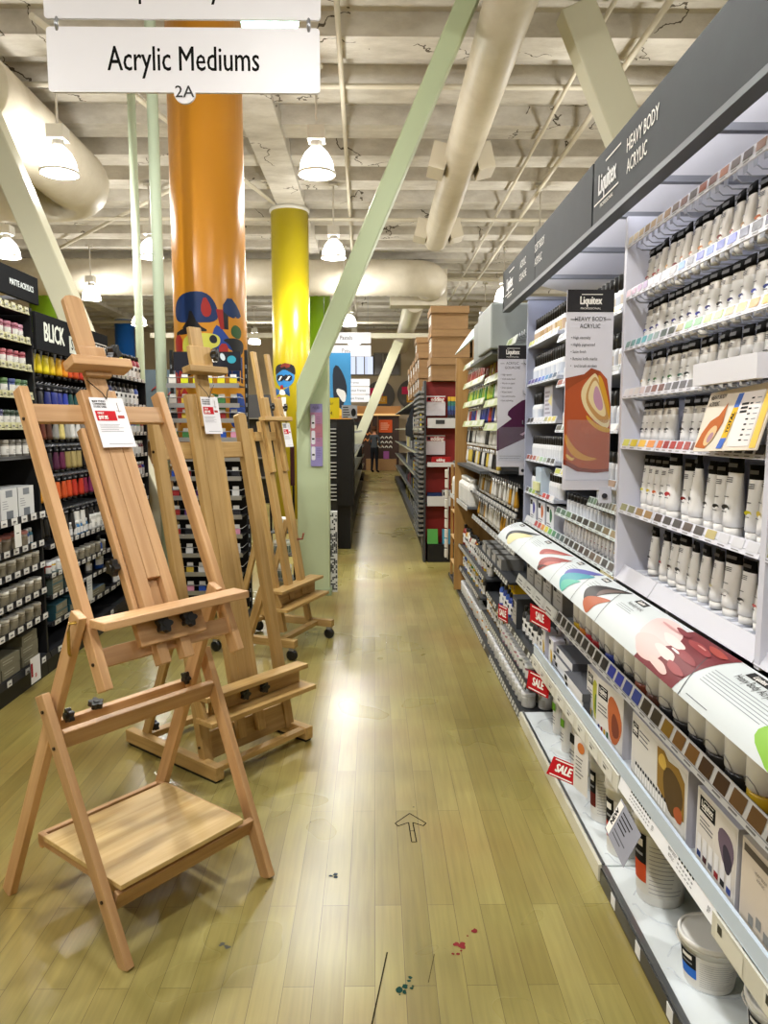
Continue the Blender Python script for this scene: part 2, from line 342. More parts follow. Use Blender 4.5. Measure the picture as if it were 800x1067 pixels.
# steel braces (square tubes)
def brace(p0,p1,w,d,lab,c):
    v=Vector(p1)-Vector(p0); L=v.length; a=math.atan2(v.x,v.z)
    o=MB().box(-w/2,w/2,-d/2,d/2,0,L,c).build('steel_brace',PT,None,p0,0,.012); o.rotation_euler=(0,a,0); o['label']=lab; o['category']='brace'; o['group']='diagonal steel braces'; return o
t=thing('steel_post','broad pale green steel post beside the aisle','post',(-.55,6.78,0))
MB().prism([(-.142,0),(.142,0),(.142,2.15),(-.142,1.65)],-.13,.13,SAGE,FR((0,0,0),(1,0,0),(0,0,1))).build('shaft',PT,t,bevel=.008); MB().box(-.16,.16,-.16,.16,0,.05,hx('#8d9a78')).build('base_plate',PT,t)
o=MB().prism([(-.665,1.50),(.905,5.1),(.725,5.1),(-.665,1.88)],-.1,.1,SAGE,FR((0,6.53,0),(1,0,0),(0,0,1))).build('steel_brace',PT,None,(0,0,0),0,.012); tag(o,'long pale green brace rising from the green post across the aisle','brace','diagonal steel braces')
brace((1.72,6.79,5.08),(3.2,6.79,1.8),.30,.22,'cream diagonal brace dropping behind the lit right-hand header',hx('#cdcbb2'))
brace((-3.77,7.06,5.06),(-1.795,7.06,.03),.215,.2,'cream green diagonal brace at left, behind the BLICK header',hx('#c3c3ab'))
brace((-.74,20.5,.5),(.66,20.5,3.84),.26,.2,'thin far diagonal brace at the end of the aisle',hx('#c5c2a8'))
for x,yy,lab,h in ((-2.57,8.35,'tall pale green pipe, left of the two by the orange column',5.38),(-1.70,6.05,'tall pale green pipe right beside the orange column',5.38)):
    tag(MB().lathe([(.043,0),(.043,h)],hx('#bccab0'),16).build('vertical_pipe',PT,None,(x,yy,0)),lab,'pipe','vertical pipes')

# ---------------- ducts and pipes
def arc(cx,cy,z,r,a0,a1,n=8): return [(cx+r*math.cos(R(a0+(a1-a0)*i/n)),cy+r*math.sin(R(a0+(a1-a0)*i/n)),z) for i in range(n+1)]
def ribbed(path,r,c,seg=24,step=.16):
    P=[Vector(p) for p in path]; out=[]; rad=[]
    for a,b in zip(P[:-1],P[1:]):
        n=max(1,int((b-a).length/step))
        for i in range(n):
            out.append(a+(b-a)*i/n); rad.append(r); 
            out.append(a+(b-a)*(i+.06)/n); rad.append(r*1.028)
    out.append(P[-1]); rad.append(r)
    return MB().tube(out,rad,c,seg)
DU=hx('#d8d0bd')
t=thing('air_duct','white spiral air duct running above the right-hand shelves','duct',(0,0,0))
ribbed([(1.06,2.5,4.83),(1.03,12.9,4.66)],.2,DU).build('spiral_pipe',MDUCT,t)
for yy in (9.4,12.6):
    for s in (-1,1):
        g=MB(); M=FR((1.045+s*.27,yy,4.72),(0,-s,0),(-.25*s,0,1))
        g.box(-.2,.2,-.15,.15,-.1,.1,DU,M); g.box(-.17,.17,-.12,.12,.1,.104,hx('#4a4a48'),M)
        g.build('air_register',PT,t)
t=thing('air_duct','large duct elbowing to the left behind the pendant lamps','duct',(0,0,0))
ribbed([(-3.80,7.4,4.69),(-3.80,9.9,4.66)]+arc(-4.33,9.9,4.66,.53,0,90,7)[1:]+[(-9.9,10.43,4.66)],.38,DU,28).build('spiral_pipe',MDUCT,t)
t=thing('air_duct','wide duct crossing the ceiling behind the yellow column','duct',(0,0,0))
ribbed([(-9.9,15.95,4.63),(.75,15.95,4.63)]+arc(.75,16.4,4.63,.45,-90,0,7)[1:]+[(1.2,16.7,4.63)],.36,DU,28).build('spiral_pipe',MDUCT,t)
MB().box(.35,1.6,16.72,17.2,4.2,4.98,DU).build('plenum_box',MDUCT,t)
ribbed([(.92,17.2,4.36),(.95,27.2,4.42)],.24,DU,20,.5).build('spiral_pipe',MDUCT,t)
def pipe(path,r,lab,c=CREAMY): tag(MB().tube(path,r,c,8).build('ceiling_pipe',PT),lab,'pipe','thin pipes under the ceiling')
pipe([(-9.8,8.35,5.115),(8.8,8.35,5.115)],.03,'nearest sprinkler pipe crossing the ceiling')
pipe([(-9.8,12.9,4.98),(8.8,12.9,4.98)],.03,'sprinkler pipe crossing the ceiling above the yellow column')
pipe([(-9.8,18,5.0),(8.8,18,5.0)],.045,'sprinkler pipe crossing the ceiling beyond the wide duct')
tag(MB().box(-6,6,20.4,20.6,3.93,4.06,CREAMY).build('steel_beam',PT),'pale steel beam crossing the aisle at the top of the far brace','beam')
pipe([(-9.8,23.5,4.78),(8.8,23.5,4.78)],.05,'farthest pipe crossing the aisle end')
pipe([(2.45,2,5.02),(2.45,27,5.02)],.03,'conduit above the right-hand shelf headers')
pipe([(2.0,2,5.08),(2.15,27,5.08)],.022,'thin conduit between the white duct and the right headers')
pipe([(-.3,6,5.05),(-.6,26,5.05)],.025,'conduit above the pendant lamps along the aisle')
pipe([(-3.0,7,5.1),(-1.2,14,5.1)],.03,'slanting conduit left of the orange column')
pipe([(-6.2,15.2,5.03),(-2.2,10.6,5.03)],.03,'slanting conduit behind the left pendant lamps')

# ---------------- pendant lamps
lp_arm=MB(); lp_arm.lathe([(.012,.42),(.012,1.02)],hx('#cfcac0'),8); lp_arm.lathe([(.07,1.0),(.07,1.03)],hx('#cfcac0'),14)
LP_ROD=lp_arm.mesh('rod',PT)
b=MB(); b.box(-.085,.085,-.085,.085,.29,.42,hx('#d9d6cd')); b.lathe([(.06,.2),(.06,.29)],hx('#c5c2ba'),16)
LP_HOUSE=b.mesh('ballast_housing',PT)
b=MB(); b.lathe([(.075,.22),(.12,.17),(.16,.09),(.178,0),(.186,-.02)],hx('#ffffff'),28,None,False,False)
LP_SHADE=b.mesh('glass_shade',SH)
b=MB(); b.lathe([(.183,-.035),(.193,-.03),(.193,-.012),(.183,-.01)],hx('#e8e6e0'),28,None,False,False); LP_RIM=b.mesh('rim',PT)
b=MB(); b.lathe([(.02,.17),(.055,.12),(.06,.06),(.035,.0),(.0,-.01)],hx('#ffffff'),14,None,True,False); LP_BULB=b.mesh('bulb',EM)
lampdef=[(-.58,7.9,'pendant lamp just right of the orange column, largest along the aisle'),(-3.18,7.9,'large pendant lamp at upper left, under the elbowed duct'),(2.45,7.9,'pendant lamp mostly hidden above the charcoal right-hand header'),
 (-.61,11.6,'pendant lamp to the right of the yellow column'),(-3.36,11.6,'pendant lamp between the two pale pipes and orange column'),(-5.5,11.6,'pendant lamp cut by the left edge of the photo'),(2.5,11.6,'pendant lamp hidden behind the right-hand header'),
 (-5.64,15.3,'pendant lamp above the BLICK header, right of the cream brace'),(2.6,15.3,'pendant lamp at the far end of the silver right-hand header'),(-.6,15.3,'pendant lamp seen behind the long green brace'),(-3.4,15.3,'pendant lamp behind the orange column'),
 (2.77,19,'far pendant lamp beside the cardboard boxes'),(-.62,19,'far pendant lamp right of the green brace'),(-5.85,19,'far small pendant lamp left of the pale pipes'),(-3.62,23,'far small pendant lamp between the orange and yellow columns'),(-.6,23,'farthest pendant lamp over the aisle end'),
 (-.55,4.2,'pendant lamp above the camera aisle, out of frame'),(-3.1,4.2,'pendant lamp above the left shelves, out of frame'),(2.4,4.2,'pendant lamp above the right shelves, out of frame'),
 (-.55,.5,'pendant lamp overhead, out of frame'),(-3.1,.5,'pendant lamp overhead left, out of frame'),(2.4,.5,'pendant lamp overhead right, out of frame'),(-.55,-3.2,'pendant lamp behind the camera, out of frame'),(5.6,11.6,'pendant lamp over the far right aisle'),(5.6,19,'pendant lamp over the farthest right aisle')]
for x,yy,lab in lampdef:
    t=thing('pendant_lamp',lab,'lamp',(x,yy,4.1),0,'glass pendant lamps')
    for n,m_ in (('rod',LP_ROD),('ballast_housing',LP_HOUSE),('glass_shade',LP_SHADE),('rim',LP_RIM),('bulb',LP_BULB)): link(n,m_,t)
    l=bpy.data.lights.new('lamp_downlight','SPOT'); l.energy=158; l.spot_size=R(165); l.spot_blend=.35; l.color=(1,.98,.95); l.shadow_soft_size=.1
    lo=bpy.data.objects.new('lamp_downlight',l); lo.location=(x,yy,4.10); col.objects.link(lo)
    l=bpy.data.lights.new('lamp_light','POINT'); l.energy=150; l.color=(1,.98,.95); l.shadow_soft_size=.11
    lo=bpy.data.objects.new('lamp_light',l); lo.location=(x,yy,4.12); col.objects.link(lo)

# ---------------- hanging aisle signs
def rrect(x0,y0,x1,y1,r,n=4):
    p=[]
    for cx,cy,a in ((x1-r,y1-r,0),(x0+r,y1-r,90),(x0+r,y0+r,180),(x1-r,y0+r,270)):
        for i in range(n+1): p.append((cx+r*math.cos(R(a+90*i/n)),cy+r*math.sin(R(a+90*i/n))))
    return p
SW=hx('#e4e4ea')
t=thing('aisle_sign','large white hanging sign reading Acrylic Mediums with 2A roundel','sign',(0,0,0),0,'hanging aisle signs')
M=FY((-.79,3.3,3.025))
MB().prism(rrect(-.565,-.128,.565,.128,.015),-.006,.006,SW,M).build('board',PL,t)
MB().text('Acrylic Mediums',M,.138,BLACK,.005,.68,.0068,'C',.69).build('lettering',MT,t)
b=MB(); b.prism([(.045*math.cos(2*math.pi*i/24),-.128+.045*math.sin(2*math.pi*i/24)) for i in range(24)],-.003,.009,SW,M); b.text('2A',FY((-.79,3.291,2.897)),.066,BLACK,.006,1.05,.002).build('number_roundel',PL,t)
b=MB()
for s in (-1,1): b.tube([(-.79+s*.52,3.3,3.14),(-.79+s*.52,3.288,3.165),(-.79+s*.52,3.3,3.19)],.008,SILVER,8)
b.build('hook',ME,t)
t=thing('aisle_sign','upper white hanging sign reading Liquid Acrylics, cut by the top edge','sign',(0,0,0),0,'hanging aisle signs')
M=FY((-.79,3.3,3.315))
MB().prism(rrect(-.57,-.13,.57,.13,.015),-.006,.006,SW,M).build('board',PL,t)
MB().text('Liquid Acrylics',M,.138,BLACK,.005,.68,.0068,'C',.66).build('lettering',MT,t)
b=MB()
for s in (-1,1): b.tube([(-.79+s*.52,3.3,3.43),(-.79+s*.52,3.3,5.17)],.004,SILVER,6)
b.build('hanger_wire',ME,t)
tag(MB().prism([(.17*math.cos(R(a)),.17*math.sin(R(a))) for a in range(0,360,15)],-.006,.006,hx('#7fd8b0'),FY((-.60,4.6,3.86))).build('round_sign',PL),'pale green round hanging sign behind the Acrylic Mediums sign','sign')
t=thing('aisle_sign','far white double sign reading Pastels and Pens','sign',(-.645,17.4,0),0,'hanging aisle signs')
for i,(zz,s_) in enumerate(((3.575,'Pastels'),(3.285,'Pens'))):
    M=FY((0,0,zz)); MB().prism(rrect(-.57,-.125,.57,.125,.02),-.006,.006,SW,M).build('board',PL,t); MB().text(s_,M,.13,hx('#30343c'),.0,.8,.008).build('lettering',MT,t)
MB().prism([(.06*math.cos(R(a)),.06*math.sin(R(a))) for a in range(0,360,20)],-.007,.007,SW,FY((0,0,3.155))).build('number_roundel',PL,t)
MB().tube([(-.5,0,3.70),(-.5,0,5.37)],.006,SILVER,6).tube([(.5,0,3.70),(.5,0,5.37)],.006,SILVER,6).build('hanger_wire',ME,t)
t=thing('aisle_sign','farthest white triple sign reading Frames, Decorated Frames, Student Frames','sign',(-.65,25,0),0,'hanging aisle signs')
for zz,s_ in ((3.03,'Frames'),(2.77,'Decorated Frames'),(2.51,'Student Frames')):
    M=FY((0,0,zz)); MB().prism(rrect(-.5,-.12,.5,.12,.02),-.006,.006,SW,M).build('board',PL,t); MB().text(s_,M,.12,hx('#4a4f58'),.0,.8,.008,'C',.8).build('lettering',MT,t)
MB().tube([(-.4,0,3.15),(-.4,0,5.37)],.006,SILVER,6).tube([(.4,0,3.15),(.4,0,5.37)],.006,SILVER,6).build('hanger_wire',ME,t)
# ------------------------------------------------------------------ easels
def wb(name,parent,p0,p1,w,d,m,up=(0,1,0),bevel=.003,round_top=False,lab=None):
    """timber of width w (along local x) and depth d, its grain along its length"""
    p0=Vector(p0); p1=Vector(p1); v=p1-p0; L=v.length; v.normalize()
    x=v.cross(Vector(up)); 
    if x.length<1e-3: x=Vector((1,0,0))
    x.normalize(); y=v.cross(x)
    b=MB()
    if round_top:
        n=8; r=w/2; pts=[(-r,0),(r,0)]+[(r*math.cos(math.pi*i/n),L-r*.55+r*.55*math.sin(math.pi*i/n)) for i in range(n+1)]
        M=Matrix(((1,0,0,0),(0,0,-1,0),(0,1,0,0),(0,0,0,1)))
        b.prism(pts,-d/2,d/2,WHITE,M)
    else: b.box(-w/2,w/2,-d/2,d/2,0,L,WHITE)
    o=b.build(name,m,parent,(0,0,0),0,bevel)
    Q=Matrix(((x.x,y.x,v.x,p0.x),(x.y,y.y,v.y,p0.y),(x.z,y.z,v.z,p0.z),(0,0,0,1)))
    if Q.to_3x3().determinant()<0: Q=Q@Matrix.Scale(-1,4,(0,1,0)); 
    o.matrix_local=Q
    if lab: o['label']=lab
    return o
_kb=MB()
_pts=[]
for i in range(40):
    a=2*math.pi*i/40; _pts.append(((.019+.004*math.cos(5*a))*math.cos(a),(.019+.004*math.cos(5*a))*math.sin(a)))
_kb.prism(_pts,.008,.024,BLACK); _kb.lathe([(.009,0),(.009,.028)],BLACK,12); KNOB=_kb.mesh('knob',PL)
_bt=MB(); _bt.lathe([(.005,0),(.005,.004)],hx('#3a2f24'),10); BOLT=_bt.mesh('bolt',ME)
def knob(parent,p,n,s=1.0,me=None,name='knob'):
    o=link(name,me or KNOB,parent); v=Vector(n).normalized(); o.rotation_mode='QUATERNION'; o.rotation_quaternion=v.to_track_quat('Z','Y'); o.location=p; o.scale=(s,s,s); return o
def easel_card(name,lab,M,w,h,z0=0):
    t=thing(name,lab,'price tag',(0,0,0),0,'easel price cards')
    b=MB(); b.box(-w/2,w/2,-h,0,0,.0015,hx('#ecebef'),M); b.build('card',PA,t)
    b=MB(); tx=['BLICK STUDIO','CONVERTIBLE','STUDIO EASEL']
    for i,s_ in enumerate(tx): b.text(s_,M@Matrix.Translation((-w*.44,-h*(.08+.055*i),0)),h*.055,BLACK,.02,.75,.0022,'L')
    b.quad(-w*.44,-h*.47,w*.16,-h*.27,hx('#c21f2a'),M,.0021); b.text('ONLY',M@Matrix.Translation((-w*.38,-h*.32,0)),h*.06,WHITE,.02,.8,.003,'L'); b.text('$97.95',M@Matrix.Translation((-w*.38,-h*.41,0)),h*.1,WHITE,.03,.7,.003,'L')
    b.lines(-w*.42,-h*.54,w*.8,5,h*.035,h*.008,hx('#8b8b93'),M,.0022); b.quad(-w*.3,-h*.94,w*.42,-h*.93,hx('#8b8b93'),M,.0022)
    # little drawing of the easel
    b.quad(w*.27,-h*.3,w*.29,-h*.1,hx('#7d6a5a'),M,.0022); b.quad(w*.2,-h*.27,w*.36,-h*.26,hx('#7d6a5a'),M,.0022); b.quad(w*.2,-h*.42,w*.4,-h*.36,hx('#b0483e'),M,.0022)
    b.build('print',PA,t)
    b=MB(); T=M.to_translation(); X=M.to_3x3()@Vector((1,0,0)); Y=M.to_3x3()@Vector((0,1,0)); Z=M.to_3x3()@Vector((0,0,1))
    b.tube([T+X*-.05+Y*.06+Z*.004,T+X*-.01+Y*.015+Z*.006,T+Y*-.006+Z*.004],.0014,BLACK,5); b.tube([T+X*.04+Y*.06+Z*.004,T+X*.01+Y*.02+Z*.006,T+Y*-.006+Z*.004],.0014,BLACK,5)
    b.build('string',PL,t); return t

# ---- easel 1: nearest, A-frame base with shelf and a tilted canvas frame
a1=math.atan2(.786,.619)
e=thing('studio_easel','nearest wooden studio easel with plywood shelf in its A-frame base','easel',(-.702,1.925,0),a1,'wooden studio easels')
for x,x2 in ((.0125,-.027),(.552,.556)):
    wb('front_leg',e,(x,0,0),(x2,.312,.735),.025,.048,W1,round_top=False)
for x,x2 in ((-.016,.020),(.524,.505)):
    wb('rear_leg',e,(x,.612,0),(x2,.175,.985),.026,.048,W1)
TF=lambda z:.115+.457*(z-.78)          # canvas frame plane, depth at height z
nrm=Vector((0,-1,-.457)).normalized(); nrm=Vector((0,-.91,.414))*1.0
nrm=Vector((0,-.9095,.4157)); nrm=Vector((0,-1.0,.457)).normalized()   # faces the painter
upv=Vector((0,.457,1)).normalized()
for x in (.051,.535):
    wb('canvas_rail',e,(x,TF(.767),.767),(x,TF(1.62),1.62),.028,.045,W1)
def on(x,z,off=0.0): p=Vector((x,TF(z),z))+nrm*off; return p
for x in (.051,.535): wb('slot_groove',e,Vector((x,TF(.97),.97))+Vector((0,-.0225,0)),Vector((x,TF(1.38),1.38))+Vector((0,-.0225,0)),.006,.003,WDK,bevel=0)
wb('cross_bar',e,on(.065,1.545),on(.521,1.545),.06,.02,W1,up=tuple(nrm))
wb('cross_bar',e,on(.065,.85),on(.521,.85),.055,.02,W1,up=tuple(nrm))
wb('cross_bar',e,(.025,.071,.165),(.54,.071,.165),.066,.02,W1,up=(0,1,.43))
wb('cross_bar',e,(-.006,.258,.605),(.54,.258,.605),.062,.02,W1,up=(0,1,.43))
wb('cross_bar',e,(.04,.36,.60),(.51,.36,.60),.05,.028,W1,up=(0,1,0))
wb('cross_bar',e,(.055,.535,.17),(.51,.535,.17),.05,.02,W1,up=(0,1,0))
for x in (.055,.505): wb('side_rail',e,(x,.085,.185),(x,.53,.185),.02,.035,W1,up=(0,0,1))
wb('shelf',e,(.027,.247,.217),(.482,.247,.217),.42,.016,WS,up=(0,0,1),bevel=.002,lab='pale plywood shelf')
# mast
for dx in (-.043,.043): wb('mast_strip',e,on(.285+dx,.79,.018),on(.285+dx,1.61,.018),.037,.036,W1)
wb('mast_strip',e,on(.285,1.03,.02),on(.285,1.61,.02),.047,.032,W1); wb('mast_strip',e,on(.285,.95,.004),on(.285,1.60,.004),.047,.014,W1)
wb('mast_strip',e,on(.212,.93,-.006),on(.212,1.50,-.006),.016,.03,W1)
wb('mast',e,on(.282,1.50,.04),on(.282,1.915,.04),.066,.022,W1,round_top=True)
wb('clamp_block',e,on(.282,1.64,.06),on(.282,1.735,.06),.092,.022,W1)
wb('clamp_ledge',e,on(.178,1.668,.082),on(.385,1.668,.082),.032,.06,W1,up=tuple(nrm))
knob(e,on(.345,1.722,.06),(.5,-1,0),1.3)
wb('tray',e,(.035,.115,.958),(.565,.115,.958),.024,.075,W1,up=(0,0,1) if False else (0,1,0))
wb('tray_block',e,on(.165,.895,.042),on(.405,.895,.042),.105,.022,W1,up=tuple(nrm))
knob(e,on(.245,.89,.053),nrm,1.2); knob(e,on(.335,.89,.053),nrm,1.2)
for x,p in ((-.038,(0,.29,.69)),(.569,(0,.29,.69))): knob(e,(x-.001 if x<.3 else x,p[1],p[2]),(-1 if x<.3 else 1,0,0),1,BOLT,'bolt')
for z in (.18,.59): knob(e,(-.0535*z-.001,.43*z-.005,z),(-1,0,0),1,BOLT,'bolt'); knob(e,(.012-.0535*z,.43*z-.022,z),(0,-1,.43),1,BOLT,'bolt')
for z in (.84,1.53): knob(e,(.037,TF(z),z),(-1,0,0),1,BOLT,'bolt')
knob(e,(.16,.35,.628),(0,-.3,1),1.05); knob(e,(.045,.33,.64),(1,0,0),1.0); knob(e,(.51,.33,.64),(-1,0,0),1.0); knob(e,on(.203,1.085,-.006),(-1,0,0),1.2)
b=MB(); b.tube([(.02,.17,.965),(-.012,.17,.965),(-.014,.175,.94),(-.012,.18,.88),(-.006,.185,.87)],.005,hx('#b99645'),8); b.build('wing_hook',ME,e)
def wm(e,p,ex,ey):     # local easel frame -> world frame
    A=Matrix.Translation(e.location)@Matrix.Rotation(e.rotation_euler.z,4,'Z')
    return A@FR(p,ex,ey)
easel_card('price_card','white price card tied to the mast of the nearest easel',wm(e,on(.292,1.578,.05),(1,0,0),upv),.118,.172)

# ---- easel 2: heavy H-frame
a2=math.atan2(.776,.631)
e=thing('studio_easel','tall H-frame wooden easel standing behind the nearest one','easel',(-.685,3.014,0),a2,'wooden studio easels')
for x in (.03,.575):
    wb('foot_rail',e,(x,-.01,.042),(x,.66,.042),.045,.06,W2,up=(0,0,1)); MB().box(x-.018,x+.018,.0,.64,0,.014,BLACK).build('rubber_strip',PL,e)
F2=lambda z:.10+.205*z
n2=Vector((0,-1,.205)).normalized(); up2=Vector((0,.205,1)).normalized()
def o2(x,z,off=0.0): return Vector((x,F2(z),z))+n2*off
for x in (.055,.55): wb('upright',e,o2(x,.05),o2(x,1.575),.05,.04,W2,round_top=True)
wb('cross_bar',e,o2(.08,.115,.0),o2(.525,.115,.0),.12,.022,W2,up=tuple(n2)); wb('cross_bar',e,o2(.08,1.40),o2(.525,1.40),.075,.022,W2,up=tuple(n2))
wb('cross_bar',e,(.05,.56,.05),(.555,.56,.05),.045,.03,W2,up=(0,0,1)); wb('cross_bar',e,(.05,.02,.055),(.555,.02,.055),.04,.025,W2,up=(0,0,1))
for x in (.055,.55): wb('brace',e,(x,.56,.06),(x,.27,.72),.022,.045,W2); knob(e,(x+.012,.53,.1),(1,0,0),1.1); knob(e,(x+.012,.30,.70),(1,0,0),1.1)
wb('mast_strip',e,o2(.24,.10,.03),o2(.24,1.65,.03),.045,.03,W2); wb('mast_strip',e,o2(.355,.10,.03),o2(.355,1.65,.03),.045,.03,W2); wb('mast_strip',e,o2(.2975,.32,.032),o2(.2975,1.65,.032),.07,.03,W2)
wb('mast',e,o2(.305,1.5,.058),o2(.305,1.955,.058),.068,.022,W2)
wb('clamp_block',e,o2(.2975,1.74,.08),o2(.2975,1.86,.08),.12,.024,W2); wb('clamp_ledge',e,o2(.19,1.745,.105),o2(.405,1.745,.105),.03,.06,W2,up=tuple(n2)); knob(e,o2(.355,1.825,.09),(.6,-1,0),1.35)
wb('tray',e,(0,.065,.36),(.61,.065,.36),.022,.075,W2); wb('tray',e,(-.01,.04,.262),(.62,.04,.262),.022,.11,W2); wb('tray_block',e,(.06,.088,.315),(.6,.088,.315),.09,.02,W2,up=(0,1,0))
for x in (.24,.355): knob(e,(x,.078,.315),(0,-1,0),1.15)
wb('tray_end',e,(.012,.07,.262),(.012,.11,.36),.018,.05,W2)
for z in (.12,1.40): knob(e,(.03,F2(z),z),(-1,0,0),1.2,BOLT,'bolt')
easel_card('price_card','white price card hanging on the mast of the second easel',wm(e,o2(.318,1.632,.072),(1,0,0),up2),.098,.172)

# ---- easel 3: double mast on castors
a3=math.atan2(.927,.375)
e=thing('studio_easel','farthest easel, with two parallel masts and black castors, by green post','easel',(-.548,4.684,0),a3,'wooden studio easels')
F3=lambda z:.09+.175*z
n3=Vector((0,-1,.175)).normalized(); up3=Vector((0,.175,1)).normalized()
def o3(x,z,off=0.0): return Vector((x,F3(z),z))+n3*off
for x in (.03,.59):
    wb('foot_rail',e,(x,-.03,.115),(x,.62,.115),.05,.05,W2,up=(0,0,1))
    for yy in (.0,.58):
        b=MB(); b.lathe([(.018,-.014),(.036,-.012),(.038,0),(.036,.012),(.018,.014)],BLACK,18,FR((x,yy,.039),(0,1,0),(0,0,1))); b.box(x-.016,x+.016,yy-.016,yy+.016,.07,.092,GREY); b.build('castor',PL,e)
wb('cross_bar',e,(.05,.54,.115),(.57,.54,.115),.05,.03,W2,up=(0,0,1)); wb('cross_bar',e,(.055,.1,.115),(.565,.1,.115),.05,.03,W2,up=(0,0,1))
for x in (.18,.55): wb('upright',e,(x,F3(.14)+.03,.14),(x,F3(1.5)+.03,1.5),.04,.04,W2); wb('brace',e,(x,.52,.13),(x,.31,.85),.022,.04,W2)
for x in (.30,.48):
    wb('mast',e,o3(x,.34,.0),o3(x,1.55,.0),.07,.035,W2); wb('mast_slide',e,o3(x,1.2,.03),o3(x,2.01,.03),.045,.025,W2)
    wb('clamp_block',e,o3(x,1.56,.055),o3(x,1.70,.055),.07,.03,W2); knob(e,o3(x+.05,1.64,.06),(.8,-1,0),1.2)
wb('clamp_ledge',e,o3(.2,1.555,.07),o3(.58,1.555,.07),.028,.05,W2,up=tuple(n3)); wb('cross_bar',e,o3(.19,1.45),o3(.56,1.45),.06,.02,W2,up=tuple(n3))
wb('tray',e,(.07,.14,.43),(.68,.14,.43),.02,.11,W2); wb('tray',e,(.06,.10,.315),(.69,.10,.315),.02,.11,W2); wb('tray_board',e,(.085,.155,.372),(.66,.155,.372),.095,.02,W2,up=(0,1,0))
wb('tray_end',e,(.09,.12,.325),(.09,.16,.42),.016,.05,W2)
b=MB(); b.tube([(.5,.22,.72),(.5,.16,.73),(.5,.15,.77)],.008,hx('#8a4a30'),8); b.build('crank_handle',PL,e)
easel_card('price_card','small white price card hanging on the double-mast easel',wm(e,o3(.505,1.53,.075),(1,0,0),up3),.11,.17)

# ------------------------------------------------------------------ marks on the floor
b=MB()
def stroke(pts,w,c,b):
    for (x0,y0),(x1,y1) in zip(pts[:-1],pts[1:]):
        d=Vector((x1-x0,y1-y0)); n=Vector((-d.y,d.x)).normalized()*w/2
        b.add([(x0+n.x,y0+n.y,.0011),(x1+n.x,y1+n.y,.0011),(x1-n.x,y1-n.y,.0011),(x0-n.x,y0-n.y,.0011)],[(3,2,1,0)],c)
# outlined arrow pointing away from the camera
ar=[(.134,2.565),(.129,2.70),(.088,2.675),(.077,2.694),(.136,2.768),(.196,2.694),(.184,2.675),(.145,2.70),(.152,2.565),(.134,2.565)]
stroke(ar,.004,hx('#1d1b14'),b); stroke([(.131,2.64),(.149,2.64)],.003,hx('#1d1b14'),b)
tag(b.build('arrow_marking',MT),'black outlined arrow drawn on the floor pointing down the aisle','floor marking')
def splat(x,y,c,lab,n=9,s=.05,ang=60,stretch=2.2):
    b=MB(); rng=random.Random(int(x*1000))
    for i in range(n):
        u=rng.gauss(0,.4)*s*stretch; v=rng.gauss(0,.3)*s; r=abs(rng.gauss(0,.12))*s+.003
        px=x+u*math.cos(R(ang))-v*math.sin(R(ang)); py=y+u*math.sin(R(ang))+v*math.cos(R(ang))
        b.add([(px+r*math.cos(2*math.pi*k/9)*rng.uniform(.6,1.3),py+r*math.sin(2*math.pi*k/9)*rng.uniform(.6,1.3),.001+i*.00003) for k in range(9)],[tuple(range(9))],c)
    tag(b.build('paint_splash',MT),lab,'floor marking')
def crect(x0,y0,x1,y1,w,c,lab):
    b=MB(); stroke([(x0,y0),(x1,y1)],w,c,b); tag(b.build('scratch_mark',MT),lab,'floor marking')
splat(.255,2.02,hx('#7a2a2c'),'dark red paint splash on the floor at lower right',10,.035,55)
splat(.085,1.84,hx('#1f4038'),'dark green paint splash on the floor near bottom centre',8,.03,60)
splat(-.145,2.36,hx('#39424a'),'small blue-grey paint spot on the floor left of the arrow',5,.022,0,1.5)
splat(-.44,2.02,hx('#5a5a52'),'small grey spot on the floor beside the nearest easel leg',4,.02,20,1.3)
crect(-.01,1.72,.035,1.99,.004,hx('#2a2518'),'long thin black scratch on the floor at bottom centre')
crect(.145,1.87,.17,1.98,.002,hx('#4a4028'),'short thin scratch on floor between the green and red splashes')
